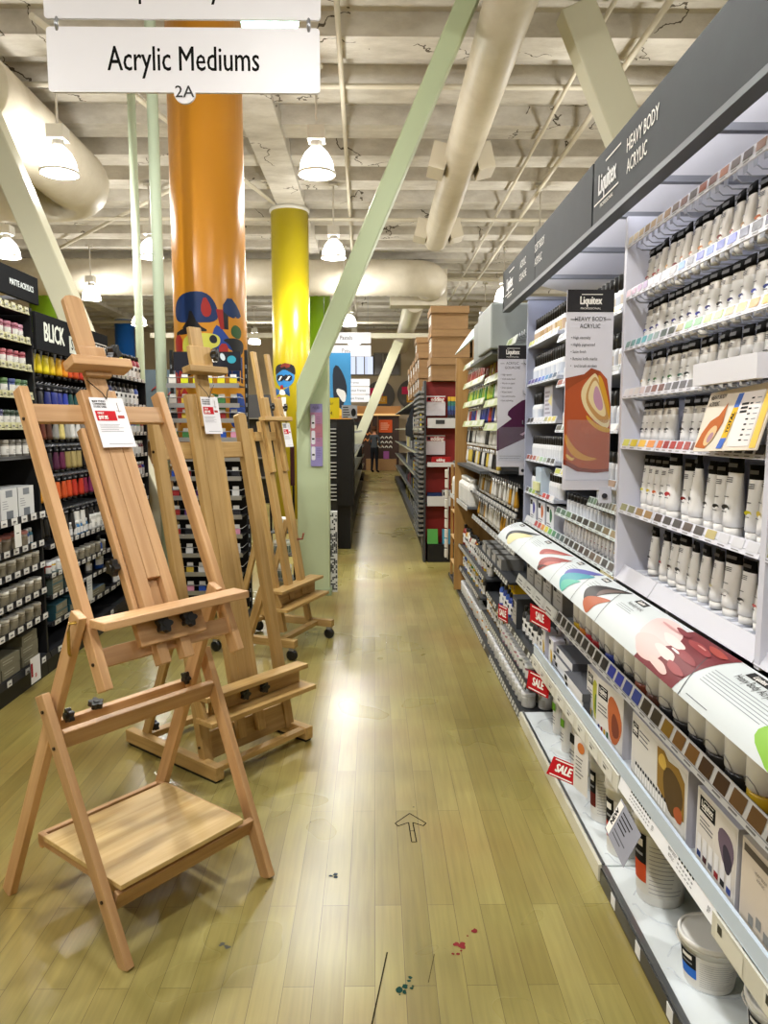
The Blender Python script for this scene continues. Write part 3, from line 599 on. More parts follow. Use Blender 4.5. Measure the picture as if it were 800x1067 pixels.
# ------------------------------------------------------------------ product prototypes (front faces -Y, base at z=0)
def ell(a,b,z,n=14): return [(a*math.cos(2*math.pi*k/n),b*math.sin(2*math.pi*k/n),z) for k in range(n)]
def tube_proto(h,w,r,capr,caph,body_lo,body_hi,band,split=.5,text=True,capc=WHITE):
    """crimped paint tube: cap at the bottom, flat crimp with a dark band at the top"""
    z0=caph; zt=h; K=7
    def ring(t,off=0.0):
        e=t**1.4; a=r*(1-e)+w/2*e+off; b=r*(1-e)+.0018*e+off
        return ell(a,b,z0+.004+(zt-z0-.004)*t)
    ts=[0,.12,.3,.48,.62,.76,.88,1.0]
    b=MB(); cs=[]
    for i in range(len(ts)-1): cs.append(body_lo if ts[i]<split else body_hi)
    b.loft([ell(capr*.8,capr*.8,z0)]+[ring(t) for t in ts],[body_lo]+cs)
    def front(t): 
        e=t**1.4; return r*(1-e)+.0018*e
    if text:
        for k,t in enumerate((.70,.67,.64,.42,.2)):
            z=z0+.004+(zt-z0-.004)*t; y=-front(t)-.0012; ww=w*(.26 if k<3 else .2)
            b.add([(-ww,y,z),(ww*.5,y,z),(ww*.5,y,z+.0022),(-ww,y,z+.0022)],[(0,1,2,3)],hx('#5a5a5e'))
    body=b.mesh('tube_body',PL)
    c=MB(); c.lathe([(capr,0),(capr,caph*.92),(capr*.85,caph)],capc,14); cap=c.mesh('cap',PL)
    d=MB(); d.loft([ring(t,.0006) for t in (.78,.88,1.0)],band)
    z=z0+.004+(zt-z0-.004)*.9; y=-front(.86)-.003
    d.add([(-w*.3,y,z-.006),(w*.3,y,z-.006),(w*.3,y+.001,z+.003),(-w*.3,y+.001,z+.003)],[(0,1,2,3)],hx('#77777a'))
    bm=d.mesh('crimp_band',MT)
    s=MB(); t=.27; z=z0+.004+(zt-z0-.004)*t; y=-front(t)-.001
    s.add([(w*.26*math.cos(2*math.pi*k/10)-w*.05,y+.0002*k%2,z+w*.11*math.sin(2*math.pi*k/10)) for k in range(10)],[tuple(range(10))],TINT)
    sw=s.mesh('colour_mark',PL)
    return [('tube_body',body),('cap',cap),('crimp_band',bm),('colour_mark',sw)]
WT=hx('#efeeec'); BG=hx('#cfc9bf')
T_SM=tube_proto(.146,.041,.0165,.010,.018,WT,BG,BLACK,.5)
T_SB=tube_proto(.146,.041,.0165,.010,.018,BG,BG,BLACK,.5)
T_LG=tube_proto(.178,.062,.024,.021,.02,WT,WT,BLACK)
T_LM=tube_proto(.175,.05,.021,.019,.02,WT,WT,BLACK)
def hang_tube(h,w,r,top,capc):
    p=tube_proto(h,w,r,r*.6,.02,TINT,TINT,top,.5,False,capc)
    return [p[0],p[1],p[2]]
T_CO=hang_tube(.165,.05,.021,hx('#1b1b1d'),BLACK)
T_CW=hang_tube(.150,.042,.018,hx('#d9d7d2'),WHITE)
def bottle_proto(h,a,b_,neck,caph,body,cap,label=None,seg=16,lt=None):
    m=MB(); hb=h-caph
    rings=[ell(a*.94,b_*.94,0,seg),ell(a,b_,.006,seg),ell(a,b_,hb*.78,seg),ell(a*.9,b_*.9,hb*.88,seg),ell(neck*1.1,neck*1.1,hb*.97,seg),ell(neck,neck,hb,seg)]
    m.loft(rings,body); P=[('bottle_body',m.mesh('bottle_body',PL))]
    c=MB(); c.lathe([(neck*1.18,hb-.001),(neck*1.18,h*.985),(neck*.98,h)],cap,14); P.append(('cap',c.mesh('cap',PL)))
    if label:
        l=MB(); n=seg//2+1; vs=[]; 
        for z in (hb*.14,hb*.7):
            for k in range(n): an=math.pi+math.pi*k/(n-1); vs.append(((a+.0007)*math.cos(an),(b_+.0007)*math.sin(an),z))
        l.add(vs,[(k,k+1,n+k+1,n+k) for k in range(n-1)],label,True)
        if lt:
            y=-(b_+.0016)
            l.add([(-a*.55,y,hb*.45),(a*.55,y,hb*.45),(a*.55,y,hb*.6),(-a*.55,y,hb*.6)],[(0,1,2,3)],lt)
            for q in range(3): l.add([(-a*.5,y,hb*(.2+.06*q)),(a*.4,y,hb*(.2+.06*q)),(a*.4,y,hb*(.215+.06*q)),(-a*.5,y,hb*(.215+.06*q))],[(0,1,2,3)],hx('#5e5e62'))
        P.append(('label',l.mesh('label',PA)))
    return P
B_SOFT=bottle_proto(.14,.021,.021,.012,.055,hx('#dfe2e6'),BLACK,TINT)
B_INK=bottle_proto(.115,.018,.018,.013,.04,hx('#e3e5e8'),BLACK,hx('#d5d8dc'))
B_COL=bottle_proto(.2,.04,.026,.014,.035,TINT,BLACK,hx('#e9e9e6'),16,BLACK)
B_WHT=bottle_proto(.2,.045,.045,.02,.03,hx('#d8d7d0'),hx('#e2e1dc'),hx('#c9c9c4'))
B_CRF=bottle_proto(.12,.022,.022,.014,.025,TINT,hx('#d9d9d6'),hx('#d0d0cc'))
def jar_proto(r,h,body,lid,lidh=.25,lab=True,dark=None):
    m=MB(); m.lathe([(r*.94,0),(r,.004),(r,h*(1-lidh)*.93),(r*.9,h*(1-lidh))],body,18); P=[('jar_body',m.mesh('jar_body',PL))]
    l=MB(); l.lathe([(r*1.04,h*(1-lidh)),(r*1.05,h*(1-lidh)+.003),(r*1.05,h*.97),(r*.98,h)],lid,18); P.append(('lid',l.mesh('lid',PL)))
    if lab:
        q=MB(); n=9; vs=[]
        for z in (h*.14,h*(1-lidh)*.82):
            for k in range(n): an=R(195)+R(150)*k/(n-1); vs.append(((r+.0007)*math.cos(an),(r+.0007)*math.sin(an),z))
        q.add(vs,[(k,k+1,n+k+1,n+k) for k in range(n-1)],dark or hx('#d8d6cf'),True)
        y=-r-.0012
        for i in range(3): q.add([(-r*.5,y,h*(.25+.08*i)),(r*.45,y,h*(.25+.08*i)),(r*.45,y,h*(.27+.08*i)),(-r*.5,y,h*(.27+.08*i))],[(0,1,2,3)],hx('#55524c'))
        P.append(('label',q.mesh('label',PA)))
    return P
J_GREY=jar_proto(.04,.085,hx('#8d8570'),hx('#cfcdc2'),.2,True,hx('#77705c'))
J_PINK=jar_proto(.042,.095,hx('#8a7f70'),hx('#a8665c'),.18,True,hx('#746a58'))
J_WHT=jar_proto(.036,.08,hx('#cfcfcc'),hx('#e2e4e8'),.25,True,hx('#b9b9b4'))
J_TINT=jar_proto(.033,.085,TINT,hx('#dddfe2'),.25,True,hx('#cfcfca'))
# squat bottle standing on its coloured cap
m=MB(); m.lathe([(.034,.03),(.039,.036),(.04,.1),(.04,.145),(.036,.15)],hx('#dddbd5'),20); a_=m.mesh('bottle_body',PL)
m=MB(); m.lathe([(.036,0),(.037,.004),(.037,.026),(.034,.03)],TINT,20); b_=m.mesh('cap',PL)
m=MB(); m.tube([(-.026,-.031,.035),(-.02,-.037,.05),(0,-.041,.058),(.02,-.037,.05),(.026,-.031,.035)],.0011,hx('#8c8a86'),5); c_=m.mesh('finger_ring',PL)
J_CAPDN=[('bottle_body',a_),('cap',b_),('finger_ring',c_)]
def carton(w,d,h,face,side,decor=None):
    """printed carton, base centre at origin"""
    b=MB(); b.box(-w/2,w/2,-d/2,d/2,0,h,[side,side,face,side,side,side]); P=[('carton_body',b.mesh('carton_body',PA))]
    q=MB(); M=FY((0,-d/2,0))
    if decor: decor(q,M,w,h); P.append(('printed_front',q.mesh('printed_front',PA)))
    return P
def logo(b,M,x,y,w,h,bg=BLACK):      # small black badge with the maker's wordmark
    b.quad(x-w/2,y-h/2,x+w/2,y+h/2,bg,M,.0012)
    b.text('Liquitex',M@Matrix.Translation((x,y+h*.06,0)),h*.62,WHITE,.02,.8,.002,'C',w*.74)
    b.quad(x-w*.36,y-h*.3,x+w*.36,y-h*.24,WHITE,M,.002); b.quad(x-w*.2,y+h*.34,x+w*.4,y+h*.39,WHITE,M,.002)
def blob(b,M,cx,cy,rx,ry,rot,c,z=.0015,n=18,wob=0.0,seed=1):
    rng=random.Random(seed); pts=[]
    for k in range(n):
        a=2*math.pi*k/n; q=1+wob*math.sin(3*a+seed)+wob*.6*math.cos(2*a+seed*2)
        x=rx*q*math.cos(a); y=ry*q*math.sin(a); pts.append((cx+x*math.cos(rot)-y*math.sin(rot),cy+x*math.sin(rot)+y*math.cos(rot)))
    b.poly(pts,c,M,z)

# ------------------------------------------------------------------ right-hand run: white lit bays
def shelf(parent,Y0,Y1,x0,x1,z,c,strip=None,sh=.03,sw=None,tilt=.25,plate=True,tags=None,lipc=None,name='shelf',th=.014):
    if plate: s=MB().box(x0+.004,x1,Y0+.003,Y1-.003,z-th,z,c).build(name,PT,parent)
    else: s=None
    if strip:
        b=MB(); L=Y1-Y0-.004
        M=FR((x0,Y1-.002,z-th if plate else z),(0,-1,0),(tilt*sh/.03*.03 if False else tilt,0,1))   # origin at the far end, x runs towards the camera
        b.box(0,L,0,sh,-.004,0,strip,M)
        if sw:
            n=len(sw); wd=L/n
            for i,k in enumerate(sw):
                if k is None: continue
                b.quad(i*wd+wd*.12,sh*.30,(i+1)*wd-wd*.12,sh*.93,hx(k),M,.0012); b.quad(i*wd+wd*.2,sh*.10,(i+1)*wd-wd*.3,sh*.17,hx('#77777a'),M,.0012)
        if tags:
            n,tc,tf=tags
            for i in range(n):
                wd=L/n; b.quad(i*wd+wd*(1-tf)/2,sh*.08,i*wd+wd*(1+tf)/2,sh*.92,tc,M,.0014)
                b.quad(i*wd+wd*(1-tf*.7)/2,sh*.5,i*wd+wd*(1+tf*.3)/2,sh*.62,hx('#6a6a6a'),M,.002); b.quad(i*wd+wd*(1-tf*.7)/2,sh*.25,i*wd+wd*(1+tf*.6)/2,sh*.33,hx('#6a6a6a'),M,.002)
        b.build('price_strip',PL,s or parent)
    return s
LAV=hx('#cfd0dc'); LGREY=hx('#b9bcc6'); BLUEW=hx('#c3d3e4')
XB=1.2
def hooks(parent,Y0,Y1,z,n,x0=.83,x1=1.19,c=SILVER):
    b=MB()
    for i in range(n):
        yy=Y0+(Y1-Y0)*(i+.5)/n; b.tube([(x1,yy,z+.008),(x0+.015,yy,z),(x0,yy,z+.012)],.0019,c,5)
        b.box(x0-.001,x0+.001,yy-.009,yy+.009,z+.006,z+.026,hx('#c9cacf'))
    b.tube([(x1-.01,Y0+.01,z+.012),(x1-.01,Y1-.01,z+.012)],.006,c,6)
    b.build('hook_rail',ME,parent)
SWR=[['#d6c7a6','#cbb489','#c4a877','#8f7146','#c5a883','#b3a08b','#8f6b45','#5b4130','#6a3b28','#3b2c26','#8b4a34','#704030','#a3684d','#5a4a44','#402e2a','#8c6a5a','#6a5548'],
     ['#e9cbd6','#c9a5bf','#b99ac0','#a88fbd','#d8d6dd','#dedde1','#e4e4e6','#a5a3a6','#5f8fd6','#55586a','#2f3fae','#3f62cf','#33459f','#3a4cc4','#3f4260','#4a4a52','#3c3f57'],
     ['#6f8f86','#5f8f8c','#4f8a8f','#4f9aa5','#7fa8a8','#8a9a98','#4f5d58','#3c463f','#8a7a35','#4fa04a','#3f8a3f','#8fc23f','#a5cf4a','#8f7a30','#d9a52f','#b98a35','#d9a03a'],
     ['#dcdce0','#e0d8dc','#dcd8d8','#c9b8b8','#8f7f7f','#7f5248','#6f4a40','#6a6a6e','#5a5a5e','#55555a','#5f5f62','#6a6a6a',None,None,None,None,None],
     ['#cfd060','#d9c53f','#e0b545','#d9904f','#cf6f4a','#8f1f22','#a01f1f','#a5201c','#9a3a35','#5a3a35','#3a3030','#2f2f35','#2f3038','#30323a','#2a2a30','#2c2c30','#303035'],
     ['#8f8f5f','#7f7f60','#8f7040','#8f6f3f','#3f2a20','#2f2622','#2a2422','#3f2c1f','#2f2622','#b3a468','#c8c9cf','#c8c9cf','#c5c6cc'],
    ]
DOTS=[['#9a6a2a','#b5602a','#a03a2a','#c57a3a','#8a2a2a','#d09a4a','#7a1a1a','#b52a2a'],['#2a2a6a','#27377a','#1f1f2f','#2a3aa0','#3a3a8a','#1c1c28','#2a2f60'],['#2a6a5a','#2a6a6a','#1f2a28','#c9a02a','#3a7a3a','#1f1f1f','#c9a02a'],['#1f1f1f','#2a2a2a','#222222'],['#d8d02a','#d9c02a','#d9703a','#8a8a8a','#b5202a','#7a1a1a','#1f1f1f','#222222','#1f1f1f','#222'+'222'],['#2a2a2a','#b52a1f','#3a1f1f','#1f1f1f','#2a1f1f','#1f1f1f','#d9d0a0','#cfcfcf']]
ZR=[2.067,1.905,1.747,1.597,1.437,1.229]
ROWN=['top row, under the brown swatch strip','row above the green swatch strip','row below the green swatch strip','row above the yellow and red swatches','big-tube row below yellow and red swatches','bottom row, just above the curved counter']
def bay_A(Y0,Y1,lab,full):
    t=thing('display_shelving',lab,'shelving',(0,0,0))
    MB().box(XB,XB+.03,Y0,Y1,.03,2.2,LAV).build('back_panel',PT,t)
    MB().prism([(.80,1.0),(.80,2.165),(XB,2.165),(XB,.06),(.98,.06),(.98,1.0)],-Y1,-(Y1-.022),LAV,Matrix(((1,0,0,0),(0,0,-1,0),(0,1,0,0),(0,0,0,1)))).build('side_panel',PT,t)
    f=(Y1-.92) if full else Y0
    for i,z in enumerate(ZR[:4]):
        sw=SWR[i]; k=6 if full else 0
        J=Y1-.31
        if full:
            shelf(t,J,Y1-.02,.80,XB,z,LAV,hx('#d9d9e2'),.032,sw[:6],.15 if i<2 else .3,False)
            if i==3:
                shelf(t,1.83,J,.80,XB,z,LAV,hx('#d9d9e2'),.032,sw[6:12],.3,False)
                MB().box(.775,.80,Y0,1.825,z+.006,z+.058,hx('#dfdfe6')).build('blank_sign_holder',PL,t)
            else: shelf(t,Y0,J,.80,XB,z,LAV,hx('#d9d9e2'),.032,sw[6:],.15 if i<2 else .3,False)
        else: shelf(t,Y0,Y1,.80,XB,z,LAV,hx('#d9d9e2'),.032,sw[:12],.2,False)
        hooks(t,Y0,Y1,z-.004,20)
    hooks(t,Y0,Y1,ZR[4]+.16,20)
    for i in (4,5):
        z=ZR[i]
        if full:
            shelf(t,Y1-.31,Y1-.02,.80,XB,z+.014,LGREY,hx('#d5d6e0'),.034,SWR[i][:4],.35); shelf(t,Y0,Y1-.315,.80,XB,z+.014,LGREY,hx('#d5d6e0'),.034,SWR[i][4:],.35)
        else: shelf(t,Y0,Y1,.80,XB,z+.014,LGREY,hx('#d5d6e0'),.034,SWR[i],.35)
    # bottom trough with ribs and sloping white rail
    MB().box(.835,XB,Y0,Y1-.02,1.02,1.035,LGREY).build('shelf',PT,t)
    b=MB(); n=int((Y1-Y0)/.055)
    for i in range(n): b.box(.84,1.18,Y0+.02+i*.055,Y0+.045+i*.055,1.035,1.041,hx('#dfe2ea'))
    b.build('tube_tracks',PL,t)
    for (a,c_) in ((Y0,Y1-.315),(Y1-.31,Y1)) if full else ((Y0,Y1),):
        MB().prism([(.798,1.008),(.803,1.006),(.832,1.052),(.826,1.054)],-c_,-a,hx('#c3c4ce'),Matrix(((1,0,0,0),(0,0,-1,0),(0,1,0,0),(0,0,0,1)))).build('rail',PL,t)
    return t
bay_A(1.52,2.44,'white lit shelving bay nearest the camera, full of white paint tubes',True)
bay_A(.62,1.515,'next white shelving bay, running out of the right edge of the photo',False)
# tubes of bay A
for i in range(4):
    Y=2.385; k=0; rng=random.Random(20+i)
    while Y>1.57:
        if i==3 and abs(Y-2.095)<.03: Y-=.05; continue
        s=1.0 if rng.random()>.12 else 1.08
        zt=ZR[i]-.006; h=.146*s
        if i==3: zt=ZR[3]-.008
        inst(T_SB if i==0 else T_SM,'paint_tube',f'white paint tube, {ORD[k]} from white end panel, {ROWN[i]}','paint tube',(.868+rng.uniform(-.004,.004),Y,zt-h),R(-90+rng.uniform(-9,9)),'hanging white paint tubes',hx(rng.choice(DOTS[i])),(s*1.28,s*1.2,s),R(-2))
        Y-=.056+rng.uniform(-.003,.004); k+=1
rng=random.Random(5)
Y=2.395;k=0
for wid,pr in ((.055,T_LM),(.052,T_LM),(.05,T_LM),(.06,T_LM),(.095,T_LG),(.07,T_LM),(.075,T_LG),(.06,T_LM),(.055,T_LM),(.1,T_LG),(.07,T_LM),(.08,T_LG)):
    Yc=Y-wid/2
    if Yc<1.56: break
    s=1.0 if pr is T_LM else 1.06
    inst(pr,'paint_tube',f'large white tube, {ORD[k]} from white end panel, row below yellow and red swatches','paint tube',(.875 if pr is T_LM else .868,Yc,ZR[4]-.186*s*.0-.194+0.0+.0),R(-90+rng.uniform(-14,14)),'large white paint tubes',hx(DOTS[4][k%10]),s); k+=1; Y-=wid
Y=2.36;k=0
for wid,pr in ((.11,T_LM),(.075,T_LM),(.06,T_LM),(.075,T_LG),(.06,T_LM),(.075,T_LM),(.07,T_LM),(.085,T_LG),(.07,T_LM),(.065,T_LM),(.085,T_LG)):
    Yc=Y-wid/2
    if Yc<1.56: break
    inst(pr,'paint_tube',f'large white tube, {ORD[k]} from white end panel, bottom row above curved counter','paint tube',(.885,Yc,1.042),R(-90+rng.uniform(-10,10)),'large white paint tubes',hx(DOTS[5][k%8]),(1.08,1.05,.87) if pr is T_LM else (1.1,1.05,.9)); k+=1; Y-=wid
# colour chart card standing on the yellow strip
t=thing('colour_chart','tan colour chart with orange paint swirl, propped on tube shelf at right','chart',(0,0,0))
M=FR((.774,1.655,1.452),(0,-1,.04),(.28,0,1)); w,h=.30,.145
b=MB(); b.box(-w/2,w/2,0,h,-.004,0,hx('#ded3c3'),M); b.build('card',PA,t)
b=MB()
b.text('HEAVY BODY',M@Matrix.Translation((-w*.46,h*.9,0)),h*.1,BLACK,.01,.9,.001,'L'); b.text('ACRYLIC',M@Matrix.Translation((-w*.46,h*.79,0)),h*.1,BLACK,.01,.9,.001,'L')
b.poly([(-w*.48,.01),(-w*.43,h*.3),(-w*.34,h*.5),(-w*.22,h*.58),(-w*.13,h*.78),(-w*.12,h*.45),(-w*.2,h*.2),(-w*.3,.006)],hx('#b5622b'),M,.0012)
blob(b,M,-w*.26,h*.25,w*.1,h*.13,.7,hx('#d9b98a'),.0018); blob(b,M,-w*.25,h*.22,w*.05,h*.07,.7,hx('#a9838f'),.0022)
b.poly([(-w*.1,.005),(-.01*w,.005),(w*.02,h*.2),(-w*.07,h*.2)],hx('#4a6fc0'),M,.0013); b.poly([(-w*.07,h*.2),(w*.02,h*.2),(w*.06,h*.68),(-w*.02,h*.68)],hx('#e5b52a'),M,.0013); b.poly([(-w*.02,h*.68),(w*.06,h*.68),(w*.08,h*.9),(w*.0,h*.9)],hx('#4a6fc0'),M,.0013)
b.text('TOTAL',M@FR((w*.005,h*.44,0),(.12,1,0),(-1,.12,0)),h*.13,BLACK,.02,.8,.002)
b.quad(w*.06,h*.06,w*.38,h*.9,hx('#e9e2df'),M,.001); b.quad(w*.4,.004,w*.485,h*.93,hx('#e3bf58'),M,.0013)
for i in range(9): b.quad(w*.22,h*(.14+i*.08),w*.26,h*(.165+i*.08),BLACK,M,.0016); b.quad(w*.3,h*(.14+i*.08),w*.36,h*(.155+i*.08),GREY,M,.0016)
for i in range(3): b.quad(w*.1,h*(.7-i*.06),w*.2,h*(.735-i*.06),hx('#2c2c2c'),M,.0016)
b.build('print',PA,t)

# header of the lit run
t=thing('shelf_header','long charcoal lit header over the white bays reading Liquitex HEAVY BODY ACRYLIC','header',(0,0,0))
MHDR=noise_mat('charcoal_header',hx('#1d2022'),hx('#222527'),8,.62,.01)
MHDR.node_tree.nodes['Principled BSDF'].inputs['Specular IOR Level'].default_value=.18
for a,c_,n in ((.55,2.585,0),(2.6,3.49,1),(3.5,4.33,2)):
    o=MB().box(.735,.76,a,c_,2.178,2.385,WHITE).build('header_board',MHDR,t,(0,0,0),0,.002)
MB().box(.733,.775,.55,4.335,2.160,2.177,hx('#55585c')).build('lower_trim',PT,t); MB().box(.733,.76,4.331,4.338,2.16,2.385,BLACK).build('end_cap',PT,t)
def wordmark(b,M,s):
    b.text('Liquitex',M,.1*s,hx('#e8e8e8'),.02,.62,.001); b.quad(-.02*s,.062*s,.145*s,.068*s,WHITE,M,.001); b.quad(-.145*s,-.058*s,.13*s,-.052*s,WHITE,M,.001)
    b.text('PROFESSIONAL',M@Matrix.Translation((0,-.074*s,0)),.019*s,WHITE,.01,1.15,.001)
b=MB()
wordmark(b,FX((.734,2.435,2.285)),.9)
b.text('HEAVY BODY',FX((.734,2.13,2.313)),.056,WHITE,.008,.72,.001,'C',.27); b.text('ACRYLIC',FX((.734,2.165,2.253)),.056,WHITE,.008,.72,.001,'C',.19)
wordmark(b,FX((.734,4.13,2.285)),.9); b.text('SOFT BODY',FX((.734,3.40,2.313)),.05,WHITE,.0,.72,.001); b.text('ACRYLIC',FX((.734,3.42,2.253)),.05,WHITE,.0,.72,.001)
b.text('ACRYLIC',FX((.734,3.77,2.313)),.05,WHITE,0,.72,.001); b.text('GOUACHE',FX((.734,3.77,2.253)),.05,WHITE,0,.72,.001)
b.build('lettering',MT,t)
MB().prism([(.765,2.35),(XB+.03,2.24),(XB+.03,2.255),(.765,2.365)],-4.33,-.6,hx('#e6e4ea'),Matrix(((1,0,0,0),(0,0,-1,0),(0,1,0,0),(0,0,0,1)))).build('canopy',PT,t)
for yy in (1.0,1.75,2.1,2.44,2.9,3.4,3.95):
    MB().box(.76,1.2,yy-.011,yy+.011,2.165,2.182,hx('#9a9ca2')).build('bracket_arm',ME,t)
MB().box(.768,.782,.65,4.28,2.185,2.235,WHITE).build('light_diffuser',EL,t)

# curved graphic counter
def cv(t):      # t 0 front .. 1 back
    p0,p1,p2=(.66,.926),(.695,.992),(.785,1.004)
    return ((1-t)**2*p0[0]+2*t*(1-t)*p1[0]+t*t*p2[0],(1-t)**2*p0[1]+2*t*(1-t)*p1[1]+t*t*p2[1])
def cnorm(t):
    e=1e-3; a=cv(max(0,t-e)); b=cv(min(1,t+e)); dx=b[0]-a[0]; dz=b[1]-a[1]; l=math.hypot(dx,dz); return (-dz/l,dx/l)
def cpt(u,t,k):
    t=max(0.0,min(1.0,t)); x,z=cv(t); n=cnorm(t); o=.0009*k; return (x+n[0]*o,u,z+n[1]*o)
def cgrid(b,f,nu,nt,c,k):
    vs=[];fs=[]
    for i in range(nu+1):
        for j in range(nt+1): vs.append(cpt(*f(i/nu,j/nt),k))
    for i in range(nu):
        for j in range(nt):
            q=i*(nt+1)+j; fs.append((q,q+1,q+nt+2,q+nt+1))
    b.add(vs,fs,c,True)
def cblob(b,Yc,tc,ry,rt,rot,c,k,wob=0.0,seed=0,clip=None):
    N=28;K=6;vs=[];fs=[]
    for q in range(K+1):
        for n in range(N):
            a=2*math.pi*n/N; w=1+wob*math.sin(3*a+seed)+wob*.5*math.sin(5*a+seed*2)
            x=ry*w*math.cos(a)*q/K; y=rt*w*math.sin(a)*q/K
            Yv=Yc+x*math.cos(rot)-y*math.sin(rot)*ry/rt*.5; tv=tc+x*math.sin(rot)*rt/ry+y*math.cos(rot)
            if clip: Yv=max(clip[0],min(clip[1],Yv))
            vs.append(cpt(Yv,tv,k))
    for q in range(K):
        for n in range(N): fs.append((q*N+n,q*N+(n+1)%N,(q+1)*N+(n+1)%N,(q+1)*N+n))
    b.add(vs,fs,c,True)
t=thing('graphic_counter','curved white counter with glossy paint-swirl pictures running along the shelves','counter',(0,0,0))
b=MB()
nn=14; prof=[cv(i/nn) for i in range(nn+1)]+[(.785,.994),(.71,.98),(.675,.94),(.668,.922)]
b.prism(prof,-3.95,-.55,hx('#cdd3d4'),Matrix(((1,0,0,0),(0,0,-1,0),(0,1,0,0),(0,0,0,1)))).build('counter_body',CN,t)
PW=hx('#c9d0d1')
def panel(Y0,Y1):   # Y0 far end, Y1 near end
    b=MB(); cgrid(b,lambda u,v:(Y0+(Y1-Y0)*u-.0,v),8,12,PW,1.0)
    return b
def ctext(b,s,Yc,t0,size,c,bold=.0,sx=.8):
    # text laid on the curved face, reading towards the shelves
    n=cnorm(t0); p=cpt(Yc,t0,1.6); M=FR(p,(0,-1,0),(n[1],0,-n[0])); b.text(s,M,size,c,bold,sx,.0005)
def clines(b,Y0,Y1,t0,n,dt,c=hx('#7d8488')):
    for i in range(n):
        y1=Y1+(Y0-Y1)*random.uniform(0,.25); cgrid(b,lambda u,v,i=i:(Y0+(y1-Y0)*u,t0-i*dt-.011*v),2,1,c,1.7)
def clogo(b,Yc,t0,L=.075,dt=.12):
    cgrid(b,lambda u,v:(Yc+L/2-L*u,t0-dt/2+dt*v),3,2,BLACK,1.8); ctext(b,'Liquitex',Yc,t0,.018,WHITE,.02,.8)
def edge_arc(b,Yj):
    cgrid(b,lambda u,v:(Yj+.08*v*v-.0015+.003*u,v),1,12,hx('#3a3f42'),2.2)
specs=[(3.95,3.39),(3.39,2.75),(2.75,2.45),(2.45,2.17),(2.17,1.555),(1.555,.95),(.95,.56)]
pan=[panel(*s) for s in specs]
def clens(b,Y0,Y1,t0,t1,w,c,k,p=.75):
    ns=18;nw=5;vs=[];fs=[]
    for i in range(ns+1):
        q=i/ns; ww=w*max(0,math.sin(math.pi*q))**p; bow=w*.55*math.sin(math.pi*q)
        for j in range(nw+1): vs.append(cpt(Y0+(Y1-Y0)*q+bow+ww*(j/nw-.5),t0+(t1-t0)*q,k))
    for i in range(ns):
        for j in range(nw): a=i*(nw+1)+j; fs.append((a,a+1,a+nw+2,a+nw+1))
    b.add(vs,fs,c,True)
b=pan[0]; clogo(b,3.82,.9); clines(b,3.93,3.82,.76,4,.06); clens(b,3.74,3.44,.12,.97,.17,hx('#2c3134'),2.0); clens(b,3.64,3.46,.03,.78,.17,hx('#d5cb98'),2.5,.6)
b=pan[1]; clogo(b,3.24,.9); clines(b,3.36,3.20,.76,4,.06); clens(b,3.10,2.86,.42,.97,.13,hx('#a04a44'),2.0); clens(b,3.07,2.90,.50,.85,.06,hx('#bb6f66'),2.5); clens(b,2.95,2.78,.04,.82,.14,hx('#8f3d38'),2.0); clens(b,2.93,2.82,.14,.6,.06,hx('#b56258'),2.5); clens(b,2.97,2.90,.04,.3,.05,hx('#4a2826'),2.8)
b=pan[2]; clogo(b,2.72,.9,.055); clines(b,2.74,2.66,.74,4,.06); clens(b,2.62,2.48,.25,.98,.13,hx('#5d5fa5'),2.0); clens(b,2.59,2.48,.04,.80,.13,hx('#4494a0'),2.4,.6); clens(b,2.57,2.50,.03,.5,.09,hx('#5bb09b'),2.8)
b=pan[3]; clogo(b,2.41,.9,.06); clines(b,2.44,2.36,.72,4,.06); clens(b,2.335,2.195,.18,.98,.13,hx('#292423'),2.0); clens(b,2.30,2.22,.45,.9,.05,hx('#6a5a54'),2.5); clens(b,2.27,2.20,.02,.55,.11,hx('#a8542c'),2.4,.6)
b=pan[4]; clogo(b,2.08,.9); ctext(b,'Heavy Body Acrylic',2.07,.76,.02,hx('#3a3a3a'),0,.7); clines(b,2.15,2.03,.66,3,.045)
cgrid(b,lambda u,v:(1.80+(.03-.06*v)*1-(1.80-1.56)*u,v),8,12,hx('#6f2a30'),2.0)
for k,(yc,tc,ry,rt,rot,cc) in enumerate([(1.83,.62,.10,.34,.3,'#e3c0bd'),(1.80,.30,.09,.22,.2,'#e0b9b5'),(1.745,.62,.09,.085,.9,'#ebd0cb'),(1.72,.38,.08,.085,.8,'#e6c8c3'),(1.70,.15,.075,.075,.8,'#dfbcb6'),(1.655,.78,.08,.07,.8,'#8f3a3c'),(1.64,.52,.07,.07,.8,'#8a3c40'),(1.63,.27,.06,.07,.8,'#94474a'),(1.60,.88,.06,.06,.8,'#a0433a'),(1.77,.85,.06,.05,.9,'#7a333a'),(1.69,.50,.03,.02,.8,'#f2e2de'),(1.65,.8,.03,.015,.8,'#c98a84'),(1.83,.80,.06,.02,.4,'#c99a98')]):
    cblob(b,yc,tc,ry,rt,rot,hx(cc),2.3+.3*k,.07,k)
b=pan[5]; clogo(b,1.42,.9,.09); ctext(b,'Heavy Body Acrylic',1.40,.76,.026,hx('#3a3a3a'),0,.7); clines(b,1.53,1.24,.64,6,.05); cgrid(b,lambda u,v:(1.53-.1*u,.1-.012*v),2,1,hx('#5a6068'),1.7)
cblob(b,1.16,.3,.11,.35,.3,hx('#7fb03a'),2.2,.07,2); cblob(b,1.10,.45,.08,.25,.3,hx('#4a8a3a'),2.5,.07,3)
b=pan[6]; clogo(b,.88,.9)
for i,b in enumerate(pan):
    if i: edge_arc(b,specs[i][0])
    b.build('graphic_panel',CN,t)

